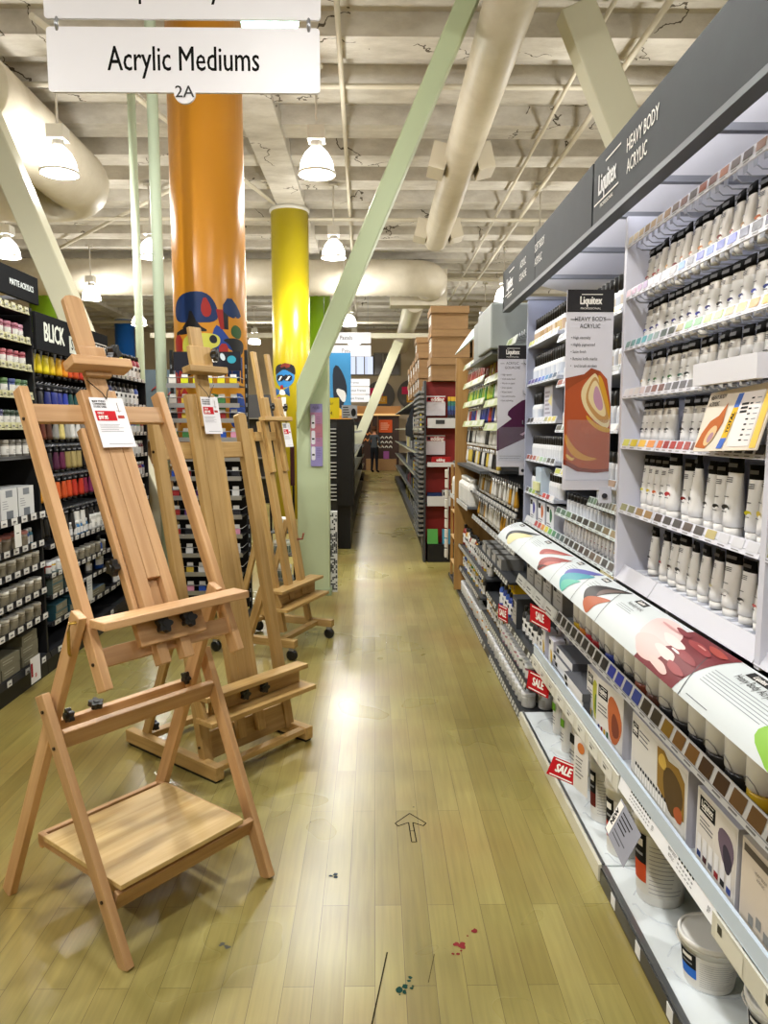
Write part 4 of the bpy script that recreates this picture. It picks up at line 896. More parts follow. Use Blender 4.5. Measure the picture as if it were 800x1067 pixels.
# lower shelves and deck of the lit bays
t=thing('lower_shelving','white lower shelving below the curved counter, with buckets and painting sets','shelving',(0,0,0))
MB().box(XB,XB+.03,.6,3.66,.03,1.0,hx('#5d6068')).build('back_panel',PT,t)
o=MB().box(.757,XB,2.315,3.66,.03,.06,hx('#dfe6e8')).build('base_deck',GL,t); MB().box(.742,.757,2.315,3.66,.004,.062,hx('#d6d3c2')).build('price_strip',PL,o); MB().box(.753,.763,2.315,3.66,.058,.066,hx('#8b9096')).build('rim',ME,o)
o=MB().box(.757,XB,.6,2.305,.03,.06,hx('#dfe6e8')).build('base_deck',GL,t); b=MB(); b.box(.745,.757,.6,2.305,.006,.056,BLACK)
for yy in (2.2,1.98,1.75,1.5): b.box(.7435,.745,yy-.05,yy-.012,.012,.05,hx('#e2e4e6'))
b.build('price_strip',PL,o); MB().box(.75,.765,.6,2.305,.055,.066,hx('#8b9096')).build('rim',ME,o)
MB().box(.765,.80,.6,3.66,0,.03,BLACK).build('kick_plate',PT,t)
b=MB()
for i in range(7):
    yy=3.45-i*.27; b.tube([(.78,yy,.068)]+[(.90+.11*math.cos(R(a)),yy+.11*math.sin(R(a)),.068) for a in range(180,540,24)],.0022,hx('#cfd9dc'),5)
b.build('guide_rings',CL,t)
s=shelf(t,.6,3.40,.757,XB,.455,hx('#c6cbd0'))
MB().box(.748,.757,.6,3.40,.452,.497,BLUEW).build('front_lip',GL,s)
b=MB(); b.box(.742,.748,2.16,3.40,.392,.448,hx('#d9d8cd'))
Mt=FX((.742,3.40,.392))
for i in range(8):
    x=.03+i*.15
    b.quad(x,.004,x+.11,.05,hx('#e4e4dd'),Mt,.0012); b.quad(x+.02,.02,x+.05,.028,hx('#444444'),Mt,.002); b.quad(x+.02,.034,x+.075,.038,GREY,Mt,.002)
b.build('price_strip',PL,s); b=MB(); b.box(.742,.748,.6,1.52,.392,.448,hx('#cfcdbf'))
for i in range(4):
    x=1.9+i*.2; b.quad(x,.004,x+.12,.05,hx('#dad8ca'),Mt,.0012); b.quad(x+.01,.026,x+.03,.046,BLACK,Mt,.002)
b.build('price_strip',PL,s)
t2=thing('shelf_sign','long white price sign clipped along the painting-set shelf edge','sign',(0,0,0))
M=FR((.742,2.155,.412),(0,-1,.0),(.22,0,1))
MB().box(0,.64,0,.075,-.004,0,hx('#e9eaec'),M).build('card',PA,t2)
b=MB()
for x0 in (.02,.36):
    logo(b,M,x0+.03,.058,.032,.022); b.quad(x0+.06,.05,x0+.1,.054,GREY,M,.0012)
    for i in range(10 if x0<.1 else 6):
        b.quad(x0+.075+i*.016,.034,x0+.085+i*.016,.04,BLACK,M,.0012); b.quad(x0+.075+i*.016,.022,x0+.084+i*.016,.026,GREY,M,.0012); b.quad(x0+.075+i*.016,.012,x0+.084+i*.016,.015,GREY,M,.0012)
b.text('HEAVY BODY',M@Matrix.Translation((.40,.03,0)),.012,BLACK,.0,.7,.0012); b.text('ACRYLIC',M@Matrix.Translation((.40,.017,0)),.012,BLACK,.0,.7,.0012); b.text('$9',M@Matrix.Translation((.61,.02,0)),.02,GREY,.0,.7,.0012); b.text('$9',M@Matrix.Translation((.27,.02,0)),.02,GREY,.0,.7,.0012)
b.build('print',PA,t2)
SW2=['#2a2a2a','#222426','#26262a','#1f2022','#2a2c35','#2f3fae','#33489a','#3a3428','#8a6a20','#7f5a2a','#4a3420','#6f5230','#3f3020','#8a6a3a','#c9b98a','#4a4034','#2c2824','#55504a']
s=shelf(t,.6,3.06,.757,XB,.70,hx('#8f949a'),hx('#d5d6d8'),.056,[SW2[int(q*18/32)] for q in range(32)],.35)
s=shelf(t,3.07,3.92,.757,XB,.70,hx('#8f949a'),hx('#dadcd9'),.05,None,.35,True,(4,hx('#e6e8e6'),.8))
# jars on their caps below the counter
CAPC=['#c9a51f','#d9822a','#b5202a','#a01f22','#1c1c1e','#2a3a8a','#1c1c1e','#1e1c1a','#7a3a24','#5a3426','#17171a','#1c1a18','#141416','#2a2620','#1c1c1c']
Y=2.90;k=0
while Y>1.3:
    if k<5: d=.085
    else: d=.098
    inst(J_CAPDN,'paint_bottle',f'squat white paint bottle on its cap, {ORD[k]} from far end, under the counter','bottle',(.835,Y,.702),R(-90+random.uniform(-15,15)),'squat bottles under the counter',hx(CAPC[k%15]),1.0 if k<5 else 1.12); Y-=d; k+=1
# grey boxes left of the jars under the counter
def dec_grey(q,M,w,h):
    q.quad(-w*.42,h*.12,w*.42,h*.88,hx('#a9a69f'),M,.001); q.quad(-w*.4,h*.6,-w*.1,h*.85,BLACK,M,.0016); q.lines(-w*.05,h*.8,w*.4,4,h*.13,h*.03,hx('#6a6a6a'),M,.0016)
C_GREY=carton(.17,.12,.14,hx('#8f8c86'),hx('#77746e'),dec_grey)
for k,(yy,lab) in enumerate(((3.75,'grey carton under the far end of the counter, farthest'),(3.57,'grey carton under the counter, middle of three'),(3.38,'grey carton under the counter beside the white strip'),(3.18,'grey carton under the counter next to the squat bottles'))):
    inst(C_GREY,'paint_set_box',lab,'box',(.86,yy,.702),R(-90),'grey cartons under the counter')
m=MB(); 
# painting sets on the middle shelf
def dec_set(hue,hue2):
    def f(q,M,w,h):
        q.quad(-w*.47,h*.03,w*.47,h*.97,hx('#d6d2cb'),M,.0008); logo(q,M,-w*.24,h*.80,w*.36,h*.2); blob(q,M,w*.2,h*.5,w*.26,h*.36,.3,hx(hue),.0014,18,.08,2); blob(q,M,w*.24,h*.42,w*.13,h*.2,.3,hx(hue2),.0018,18,.08,3)
        q.lines(-w*.42,h*.58,w*.4,3,h*.06,h*.02,hx('#55555a'),M,.0015)
        for i in range(4): q.quad(-w*.4+i*w*.11,h*.1,-w*.33+i*w*.11,h*.22,hx(['#2a2a6a','#8a2a2a','#c9a02a','#2a5a3a'][i]),M,.0015)
    return f
C_UP1=carton(.17,.035,.185,hx('#d9d6d0'),hx('#bcbac0'),dec_set('#a8a83a','#5f7a2a'))
C_UP2=carton(.21,.05,.205,hx('#d9d6d0'),hx('#c4c2c8'),dec_set('#b5643a','#7a3f2a'))
def dec_flat(q,M,w,h):
    q.quad(-w*.48,h*.06,w*.48,h*.94,hx('#cfccc4'),M,.0008); logo(q,M,-w*.42,h*.78,w*.12,h*.2); q.lines(-w*.34,h*.84,w*.2,3,h*.07,h*.02,hx('#55555a'),M,.0015)
    for i in range(12): q.quad(-w*.4+i*w*.05,h*.12,-w*.37+i*w*.05,h*.26,WHITE,M,.0014); q.quad(-w*.4+i*w*.05,h*.26,-w*.37+i*w*.05,h*.31,BLACK,M,.0016)
    q.poly([(w*.02,h*.35),(w*.0,h*.9),(w*.12,h*.93),(w*.2,h*.86),(w*.36,h*.9),(w*.46,h*.8),(w*.47,h*.3),(w*.3,h*.2)],hx('#8a6a2c'),M,.0013); blob(q,M,w*.28,h*.5,w*.16,h*.3,.2,hx('#54401f'),.0018,18,.06,1); blob(q,M,w*.1,h*.76,w*.07,h*.1,.2,hx('#c4a24a'),.0018,18,.08,4); blob(q,M,w*.38,h*.3,w*.07,h*.1,.2,hx('#a3542c'),.002,18,.06,5)
C_FLAT=carton(.40,.045,.20,hx('#d9d6d0'),hx('#b5b3bb'),dec_flat)
def dec_tubes(q,M,w,h):
    q.quad(-w*.47,h*.03,w*.47,h*.97,hx('#d3cdc4'),M,.0008); logo(q,M,-w*.22,h*.83,w*.4,h*.2); blob(q,M,w*.26,h*.62,w*.18,h*.22,.4,hx('#6a5a68'),.0013,18,.08,1); blob(q,M,w*.3,h*.5,w*.1,h*.16,.4,hx('#3a3440'),.0018,18,.08,2)
    q.lines(-w*.4,h*.66,w*.38,3,h*.05,h*.016,hx('#55555a'),M,.0015)
    for i in range(6): q.quad(-w*.44+i*w*.15,h*.2,-w*.34+i*w*.15,h*.42,hx('#dddbd8'),M,.0016); q.quad(-w*.44+i*w*.15,h*.12,-w*.34+i*w*.15,h*.2,hx(['#2a3a6a','#4a2a2a','#6a6a70','#8a2a2a','#2a2a2a','#3a4a8a'][i]),M,.0016)
C_TUB=carton(.20,.05,.19,hx('#d9d6d0'),hx('#b5b3bb'),dec_tubes)
def dec_tan(q,M,w,h):
    q.quad(-w*.47,h*.03,w*.47,h*.97,hx('#cbbfae'),M,.0008); q.quad(-w*.45,h*.86,w*.45,h*.95,hx('#5a5248'),M,.0014); q.text('HEAVY BODY',M@Matrix.Translation((-w*.1,h*.74,0)),h*.05,hx('#55504a'),0,.8,.0014); q.text('ACRYLIC',M@Matrix.Translation((-w*.1,h*.68,0)),h*.05,hx('#55504a'),0,.8,.0014)
    for i in range(4): q.quad(-w*.3+i*w*.15,h*.1+i%2*h*.06,-w*.2+i*w*.15,h*.22+i%2*h*.06,hx('#8a8a86'),M,.0014)
C_TAN=carton(.2,.06,.19,hx('#d2c8ba'),hx('#b9b0a4'),dec_tan)
G='painting sets on the middle shelf'
inst(C_UP1,'painting_set',"upright white painting set with olive swirl, beside the flat stack",'box',(.800,2.56,.456),R(-90),G)
inst(C_UP2,'painting_set','upright white painting set with rust-brown swirl, behind the long price sign','box',(.797,2.355,.456),R(-84),G)
inst(C_FLAT,'painting_set','wide painting set with row of tubes and a dark gold swirl','box',(.800,1.95,.456),R(-90),G)
inst(C_TUB,'painting_set','painting set with black badge and six tubes, near right edge','box',(.805,1.60,.456),R(-90),G)
inst(C_TAN,'painting_set','plain tan painting set at the right edge of the middle shelf','box',(.81,1.38,.456),R(-90),G)
for k,(dy,lab) in enumerate(((0,'behind the olive-swirl set'),(.06,'behind the rust-swirl set'))):
    inst(C_UP2,'painting_set','second white painting set standing '+lab,'box',(.875,2.53-.16*k,.456),R(-90),G)
def dec_pad(q,M,w,h): q.quad(-w*.48,h*.1,w*.48,h*.9,hx('#dcdde0'),M,.0008); q.quad(-w*.45,h*.2,-w*.3,h*.8,BLACK,M,.0014)
C_PAD=carton(.26,.30,.03,hx('#d9dadd'),hx('#55565c'),dec_pad)
for k,(x,yy,z,lab) in enumerate(((.92,2.98,0,'bottom'),(.925,2.975,1,'second from bottom'),(.92,2.985,2,'third from bottom'),(.93,2.97,3,'topmost'),(.90,2.72,0,'lowest'),(.905,2.725,1,'middle'),(.90,2.72,2,'uppermost'))):
    inst(C_PAD,'painting_set','flat white set, '+lab+(' of the far flat stack on the middle shelf' if k<4 else ' of the flat stack beside the olive-swirl set'),'box',(x,yy,.456+.0305*z),R(-90),G)
def dec_peg(q,M,w,h):
    q.quad(-w*.45,h*.03,w*.45,h*.97,hx('#dddcd8'),M,.0008); q.quad(-w*.4,h*.78,-w*.05,h*.93,BLACK,M,.0014); blob(q,M,w*.1,h*.42,w*.2,h*.22,.2,hx('#c9a52a'),.0014,14,.1,2); q.quad(w*.25,h*.1,w*.4,h*.3,BLACK,M,.0014)
C_PEG=carton(.085,.05,.13,hx('#dcdbe2'),hx('#c7c5d2'),dec_peg)
for k,(x,yy,lab) in enumerate(((.80,3.32,'small white hang-tab box with yellow picture, beside the red sale tag'),(.80,3.17,'small white hang-tab box with yellow picture, next to the flat stack'),(.87,3.33,'small white box behind the farther hang-tab box'),(.87,3.18,'small white box behind the nearer hang-tab box'))):
    inst(C_PEG,'paint_set_box',lab,'box',(x,yy,.456),R(-90),'small hang-tab boxes')
# sale tags
def sale(name,lab,M,w,h,p=1.0):
    t=thing(name,lab,'sale tag',(0,0,0),0,'red sale tags'); MB().box(-w/2,w/2,-h/2,h/2,-.0012,0,RED,M).build('card',PA,t); b=MB(); b.text('SALE',M,h*.6,WHITE,.03,.75,.0012,'C',w*.8); b.quad(-w*.4,-h*.44,w*.4,-h*.38,WHITE,M,.0012); b.quad(-w*.4,h*.38,w*.4,h*.44,WHITE,M,.0012); b.build('lettering',PA,t)
sale('sale_tag','red SALE tag hanging below the white strip under the counter',FR((.745,3.27,.655),(.25,-1,0),(0,0,1)),.2,.085)
sale('sale_tag','red SALE tag on the middle shelf edge above the tall bottles',FR((.735,3.23,.36),(.45,-1,0),(.1,0,1)),.16,.085)
sale('sale_tag','red SALE tag lying out over the white deck by the buckets',FR((.72,2.70,.205),(.8,-1,0),(.2,0,.5)),.13,.075)
sale('sale_tag','red SALE tag hanging on the dark shelf edge by blue bottles',FR((.745,4.22,.435),(.3,-1,0),(0,0,1)),.12,.09)
t2=thing('price_card','grey price card dangling from the long white sign above a bucket','price card',(0,0,0))
M=FR((.738,2.11,.40),(0,-1,-.12),(.5,.0,1)); MB().box(0,.17,-.105,0,-.0012,0,hx('#8f9099'),M).build('card',PA,t2); b=MB(); b.quad(.004,-.1,.034,-.004,WHITE,M,.0012); b.text('NEW',M@FR((.019,-.05,0),(0,1,0),(-1,0,0)),.026,BLACK,.03,.8,.002); b.lines(.045,-.015,.08,4,.012,.004,BLACK,M); b.lines(.045,-.07,.1,2,.012,.004,hx('#5a5b60'),M); b.build('print',PA,t2)
t2=thing('price_card','white info card with orange picture hanging over the white jug','price card',(0,0,0))
M=FR((.735,2.62,.385),(.25,-1,0),(0,0,1)); MB().box(0,.10,-.2,0,-.0012,0,hx('#dcdad6'),M).build('card',PA,t2); b=MB(); blob(b,M,.05,-.035,.025,.02,.2,hx('#c9763a')); b.lines(.015,-.075,.06,6,.014,.004,hx('#6a6a6a'),M); b.build('print',PA,t2)
# buckets
def bucket(r0,r1,h,lab,loc,rz,lc,lc2,lidc=hx('#e6e4de'),bail=True):
    t=thing('paint_bucket',lab,'bucket',loc,rz,'white paint buckets on the bottom deck'); W=hx('#e2e0da')
    MB().lathe([(r0*.97,0),(r0,.004),(r1*.985,h*.84),(r1*1.03,h*.845),(r1*1.03,h*.9),(r1,h*.905),(r1,h*.94)],W,32).build('bucket_body',PL,t)
    MB().lathe([(r1*1.045,h*.905),(r1*1.06,h*.915),(r1*1.06,h*.985),(r1*1.03,h),(r1*.97,h),(r1*.955,h-.001),(r1*.95,h-.004),(r1*.93,h-.0045),(r1*.9,h-.0045),(r1*.3,h-.0045),(0.0,h-.0045)],lidc,36,None,False,False).build('lid',PL,t)
    b=MB()
    def strip(a0,a1,z0,z1,c,off):
        n=10; vs=[]
        for z in (z0,z1):
            rr=r0+(r1*.985-r0)*(z/(h*.84))+off
            for k in range(n+1): a=R(a0+(a1-a0)*k/n); vs.append((rr*math.sin(a),-rr*math.cos(a),z))
        b.add(vs,[(k,k+1,n+2+k,n+1+k) for k in range(n)],c,True)
    strip(-70,70,h*.1,h*.74,hx('#dfddd6'),.0006); strip(-68,-25,h*.42,h*.74,BLACK,.0014); strip(-68,-25,h*.22,h*.42,lc,.0014); strip(-60,-34,h*.6,h*.68,WHITE,.002); strip(-60,-34,h*.5,h*.53,GREY,.002)
    for k in range(12): strip(-18,random.uniform(30,60),h*(.14+.045*k),h*(.147+.045*k),hx('#97959a'),.0016)
    b.build('label',PA,t)
    if bail:
        b=MB(); b.tube([(r1*1.07,0,h*.87)]+[(r1*1.1*math.cos(R(a)),-r1*.35*math.sin(R(a))-.0,h*.87-r1*1.0*math.sin(R(a))*.55) for a in range(10,180,10)]+[(-r1*1.07,0,h*.87)],.0022,hx('#d9d7d2'),6); b.build('handle',PL,t)
    return t
bucket(.062,.077,.135,'short white bucket with black and blue label, on near deck',(.878,1.80,.06),R(-26),hx('#2f6fd0'),None)
bucket(.07,.085,.30,'tall white bucket with orange label under the dangling grey card',(.885,2.155,.06),R(-30),hx('#c8502a'),None,hx('#34332f'))
bucket(.052,.062,.27,'tall white bucket with red label, left of the orange-label bucket',(.85,2.40,.06),R(-28),hx('#b03a22'),None)
bucket(.045,.055,.26,'slim white bucket with dark red label, second from the deck tags',(.85,2.615,.06),R(-28),hx('#6a2620'),None,hx('#dedcd6'))
bucket(.07,.082,.13,'short white bucket at the bottom right edge of the photo',(.95,1.575,.06),R(-30),hx('#c8502a'),None)
# jug and slim bottles at far end of the deck
jug=bottle_proto(.30,.06,.05,.025,.03,hx('#dcdad4'),hx('#3a3a3c'),hx('#e2e0da'),18,BLACK)
inst(jug,'gesso_jug','large white jug behind the info card on the white deck','jug',(.885,3.0,.06),R(-80),None)
slim=bottle_proto(.28,.035,.03,.016,.03,hx('#dcdad4'),hx('#e0ded8'),hx('#e2e0da'),16,hx('#6aa02a'))
inst(slim,'medium_bottle','slim white bottle with green mark, farthest on the white deck','bottle',(.88,3.40,.06),R(-80),None)
inst(slim,'medium_bottle','slim white bottle with green mark, beside the large jug','bottle',(.87,3.20,.06),R(-80),None)
# ------------------------------------------------------------------ right-hand run: grey soft-body bay
RX=Matrix(((1,0,0,0),(0,0,-1,0),(0,1,0,0),(0,0,0,1)))     # prism in x,z extruded along -y
t=thing('display_shelving','grey shelving bay with black-capped bottles behind the orange swirl banner','shelving',(0,0,0))
MB().box(XB,XB+.03,2.445,3.97,1.0,2.2,hx('#3a3c44')).build('back_panel',PT,t)
MB().prism([(.80,1.0),(.80,2.165),(XB,2.165),(XB,1.0)],-3.97,-3.945,hx('#9ba0b4'),RX).build('side_panel',PT,t)
SWB=[['#b9c04a','#c9c44a','#d0b54a','#b5843a','#8a5a3a','#9a7a5a','#7a5a44','#8a6a50'],['#3a3a8a','#5a3a8a','#2a3a9a','#3a5ac0','#4a7ad0','#3a8ac0','#2a6a9a','#2a4a6a'],['#2a2a2a','#333333','#d8d8d8','#cfcfd0','#d0d0d2','#8a8a5a','#c9b93a','#c9b93a'],['#8a3a2a','#9a4a2a','#a04a3a','#c9c0a0','#9ac09a','#9ab0a0','#2a2a2a','#2a2a2a'],['#2a2a2a','#5a8a4a','#9ab53a','#d9c83a','#c9602a','#c0302a','#a02a3a','#d8d8d8']]
ZB=[1.93,1.735,1.54,1.35,1.18]; BN=['top shelf','second shelf','third shelf','fourth shelf','fifth shelf']
for i,z in enumerate(ZB):
    shelf(t,3.32,3.94,.80,XB,z,hx('#aeb2be'),hx('#d6dbe4'),.034,SWB[i],.35)
    if i<4:
        z2=z-.04; shelf(t,2.46,3.315,.80,XB,z2,hx('#aeb2be'),hx('#d6dbe4'),.034,SWB[(i+2)%5],.35)
for (Y0,Y1,z,k) in ((2.46,2.82,1.226,2),(2.46,3.315,1.135,0)): shelf(t,Y0,Y1,.81,XB,z,hx('#aeb2be'),hx('#c7d2d2'),.036,['#3f5a50','#4a6a5a','#5a7a5a','#2a2a2a','#2a2a2a','#222222','#3a3a2a','#4a4a3a','#6a5a3a','#8a7a5a'],.35)
shelf(t,2.46,3.945,.80,XB,1.02,hx('#aeb2be'),hx('#cbd3d4'),.042,['#d6d8da','#d6d8da','#d6d8da','#a02a2a','#b53a2a','#c9862a','#c9c02a','#5aa04a','#3a7a5a','#4a6a6a','#3a4a4a','#2a2a2a','#2a2a2a','#33332a','#3a2a2a','#3a3028','#5a4a3a','#6a5a4a','#3a3a3a','#55504a'],.4)
rng=random.Random(11)
for i,z in enumerate(ZB):
    pr=B_SOFT if i<3 else B_INK
    n=14 if i!=2 else 4
    for k in range(n):
        Y=3.92-.044*k
        if i==4 and 4<=k<9: continue
        inst(pr,'paint_bottle',f'black-capped white bottle, {ORD[k]} from the grey end panel, {BN[i]} of grey bay','bottle',(.85,Y,z+.001),R(-90),'black-capped white bottles',hx(rng.choice(['#c9b48a','#b59a70','#d9cfc0','#c0a890'] if i==0 else ['#d9dde4','#cdd3de','#c3cbd9'])),.93 if i==0 else 1)
    if i<4:
        for k in range(17):
            inst(pr,'paint_bottle',f'black-capped white bottle, {ORD[k]} from the grey bay middle, near half, {BN[i]}','bottle',(.85,3.29-.049*k,z-.039),R(-90),'black-capped white bottles',hx(rng.choice(['#d9cfc0','#d9dde4','#cdd3de'])),.95)
def dec_mark(q,M,w,h):
    q.quad(-w*.46,h*.03,w*.46,h*.97,hx('#c9c9d4'),M,.0008); q.lines(-w*.36,h*.85,w*.7,6,h*.12,h*.06,hx('#9d9aa6'),M,.0014); q.poly([(w*.46,h*.4),(w*.0,h*.55),(w*.46,h*.75)],hx('#d9cf9a'),M,.0016)
inst(carton(.17,.05,.165,hx('#c6c6d0'),hx('#a9a9b5'),dec_mark),'marker_set','grey printed set box standing on third shelf of the grey bay','box',(.865,3.62,1.541),R(-90),None)
def dec_small(c):
    def f(q,M,w,h): q.quad(-w*.47,h*.03,w*.47,h*.97,hx('#d3d6dc'),M,.0008); q.quad(-w*.42,h*.72,-w*.1,h*.92,BLACK,M,.0014); blob(q,M,w*.12,h*.62,w*.17,h*.24,.2,hx(c),.0013,14,.1,2); q.lines(-w*.4,h*.3,w*.7,3,h*.09,h*.03,hx('#55585c'),M,.0014)
    return f
for k,(yy,c_,lab) in enumerate(((3.81,'#3a3a8a','white boxed paint set with violet picture, bottom shelf of the grey bay'),(3.62,'#b5622a','white boxed paint set with orange picture, bottom shelf of the grey bay'),(3.44,'#3a6a4a','white boxed paint set with green picture, bottom shelf of the grey bay'))):
    inst(carton(.15,.07,.125,hx('#d3d6dc'),hx('#b5b8c4'),dec_small(c_)),'paint_set_box',lab,'box',(.855,yy,1.021),R(-90),'boxed paint sets')
t2=thing('sample_dispenser','pale blue scoop dispenser tilted on fifth shelf of the grey bay','dispenser',(.86,3.62,1.183),R(-90))
b=MB(); b.prism([(-.06,0),(.06,0),(.06,.05),(-.02,.13),(-.06,.13)],-.06,.06,hx('#b9c9d9'),FR((0,0,0),(0,1,0),(0,0,1))); b.build('body',PL,t2); MB().box(-.05,.05,-.075,-.062,.02,.06,hx('#d0d3a0')).build('label',PA,t2)
for k in range(18):
    inst(T_SM,'paint_tube',f'white paint tube, {ORD[k]} from the far boxes, lowest row of the grey bay','paint tube',(.86,3.30-.047*k,1.022),R(-90+rng.uniform(-10,10)),'tubes in the grey bay',hx(rng.choice(['#2a2a2a','#8a2a2a','#3a3a7a','#c9a02a'])),.72)
for k in range(9):
    inst(B_INK,'paint_bottle',f'stubby black-capped bottle, {ORD[k]} from the far end, half-shelf under the banner','bottle',(.86,3.27-.05*k if k>8 else 2.80-.04*k,1.227),R(-90),'stubby bottles under the banner',hx('#d9dde4'),.9)
for k in range(16):
    inst(B_INK,'paint_bottle',f'stubby black-capped bottle, {ORD[k]} from the far end, long low shelf under banner','bottle',(.87,3.28-.051*k,1.136),R(-90),'stubby bottles on the low shelf',hx('#d9dde4'),.72)

# ---------------- banners standing out from the uprights
def banner(lab,y,xl,xr,z0,z1,fn,holder):
    t=thing('shelf_banner',lab,'banner',(0,0,0),0,'product banners'); M=FY((0,y,0))
    MB().box(xl,xr,y,y+.006,z0,z1,hx('#d3d2da')).build('board',PA,t)
    b=MB(); fn(b,M,xl,xr,z0,z1); b.build('print',PA,t)
    b=MB(); b.box(xl+.005,xr-.004,y-.022,y-.019,z0+.035,z0+.035+holder,WHITE); b.box(xl+.005,xr-.004,y-.022,y,z0+.033,z0+.036,WHITE); b.build('leaflet_holder',CL,t)
    b=MB(); b.lathe([(.009,0),(.009,.006)],hx('#2a2a30'),12,FY((xr+.0-.012,y-.001,z0-.02))); b.box(xr-.03,xr+.012,y-.001,y+.006,z0-.045,z0+.01,hx('#c8c9d4')); b.build('bracket',PL,t)
def clip(pts,x0,x1,y0,y1): return [(max(x0,min(x1,p[0])),max(y0,min(y1,p[1]))) for p in pts]
def bn_head(b,M,xl,xr,z0,z1,title,bul):
    w=xr-xl; b.quad(xl,z1-.072,xr,z1,hx('#2b2a2c'),M,.001); b.text('Liquitex',M@Matrix.Translation((xl+w*.5,z1-.036,0)),.036,WHITE,.02,.62,.002); b.quad(xl+w*.3,z1-.017,xl+w*.75,z1-.0145,WHITE,M,.002); b.text('PROFESSIONAL',M@Matrix.Translation((xl+w*.5,z1-.061,0)),.009,WHITE,0,1.1,.002)
    b.text(title[0],M@Matrix.Translation((xl+w*.5,z1-.095,0)),.02,hx('#2c2c2c'),.0,.85,.002); b.text(title[1],M@Matrix.Translation((xl+w*.5,z1-.118,0)),.02,hx('#2c2c2c'),.0,.85,.002)
    b.quad(xl+w*.08,z1-.097,xl+w*.22,z1-.095,BLACK,M,.002); b.quad(xl+w*.8,z1-.097,xl+w*.94,z1-.095,BLACK,M,.002)
    for i,s_ in enumerate(bul): b.text('• '+s_,M@Matrix.Translation((xl+w*.1,z1-.155-i*.023,0)),.014,hx('#3a3a3a'),0,.75,.002,'L')
def b1(b,M,xl,xr,z0,z1):
    w=xr-xl; h=z1-z0
    bn_head(b,M,xl,xr,z0,z1,('HEAVY BODY','ACRYLIC'),['High viscosity','Highly pigmented','Satin finish','Retains knife marks','  and brush strokes'])
    OR=hx('#a8502c'); DO=hx('#7a2f1f'); CR=hx('#d9c79a'); YO=hx('#c9962f'); MV=hx('#b58ba0')
    P=lambda u,v:(xl+u*w,z0+v*h)
    b.poly([P(0,.13),P(.35,.10),P(.72,.095),P(.999,.10),P(.999,.42),P(.9,.56),P(.75,.60),P(.55,.615),P(.4,.585),P(0,.565)],OR,M,.0012)
    b.poly([P(0,.565),P(.4,.585),P(.55,.615),P(.75,.60),P(.7,.58),P(.5,.57),P(.25,.54),P(0,.50)],hx('#8f4526'),M,.0016)
    b.poly([P(.0,.16),P(.35,.115),P(.72,.105),P(.999,.11),P(.999,.095),P(.7,.088),P(.3,.095),P(.0,.135)],DO,M,.0017)
    pts=smooth_poly([P(.56,.58),P(.68,.595),P(.93,.42),P(.999,.33),P(.9,.31),P(.6,.36),P(.38,.43),P(.33,.51)],2); b.poly(pts,CR,M,.0018)
    pts=smooth_poly([P(.58,.57),P(.7,.57),P(.94,.40),P(.97,.34),P(.8,.34),P(.55,.40),P(.42,.47)],2); b.poly(pts,hx('#b58a55'),M,.0021)
    pts=smooth_poly([P(.6,.555),P(.7,.55),P(.88,.42),P(.9,.37),P(.75,.38),P(.56,.43),P(.48,.48)],2); b.poly(pts,CR,M,.0024)
    pts=smooth_poly([P(.64,.53),P(.72,.52),P(.84,.43),P(.8,.40),P(.7,.41),P(.6,.46)],2); b.poly(pts,MV,M,.0027)
    pts=smooth_poly([P(.68,.585),P(.8,.57),P(.98,.42),P(.999,.34),P(.92,.4),P(.78,.5)],2); b.poly(pts,YO,M,.0025)
    pts=smooth_poly([P(.45,.39),P(.7,.33),P(.999,.315),P(.999,.29),P(.75,.30),P(.5,.35)],2); b.poly(pts,YO,M,.002)
    pts=smooth_poly([P(.02,.30),P(.2,.22),P(.5,.17),P(.8,.16),P(.5,.145),P(.2,.17),P(.02,.24)],2); b.poly(pts,hx('#c98f3a'),M,.002)
    pts=smooth_poly([P(.05,.19),P(.2,.16),P(.26,.17),P(.2,.145),P(.06,.165)],2); b.poly(pts,hx('#d9b05a'),M,.0022)
    b.text('NEW',M@Matrix.Translation((xl+w*.55,z0+.2,0)),.03,hx('#c4663f'),.0,.8,.0026)
def b2(b,M,xl,xr,z0,z1):
    w=xr-xl; h=z1-z0; P=lambda u,v:(xl+u*w,z0+v*h)
    bn_head(b,M,xl,xr,z0,z1,('ACRYLIC','GOUACHE'),['High opacity','Vivid matte finish','Works on paper','Dries quickly','Water based','Use with brushes','Non yellowing'])
    b.poly([P(0,.13),P(.999,.24),P(.999,.56),P(.85,.55),P(.5,.49),P(.38,.46),P(.36,.43),P(.5,.40),P(.0,.31)],hx('#4a1f3f'),M,.0012)
    b.poly([P(.8,.27),P(.95,.29),P(.999,.31),P(.999,.28),P(.9,.26)],hx('#c9a5b9'),M,.0016)
    b.lines(xl+w*.1,z0+.06,w*.8,2,.012,.003,GREY,M,.0016)
banner('tall Liquitex banner with a large orange paint swirl, at the white bay','2.5' and 2.50,.635,.79,1.295,1.955,b1,.20)
banner('tall Liquitex banner with a dark plum paint swatch, farther along the shelves',4.05,.665,.82,1.295,1.945,b2,.18)

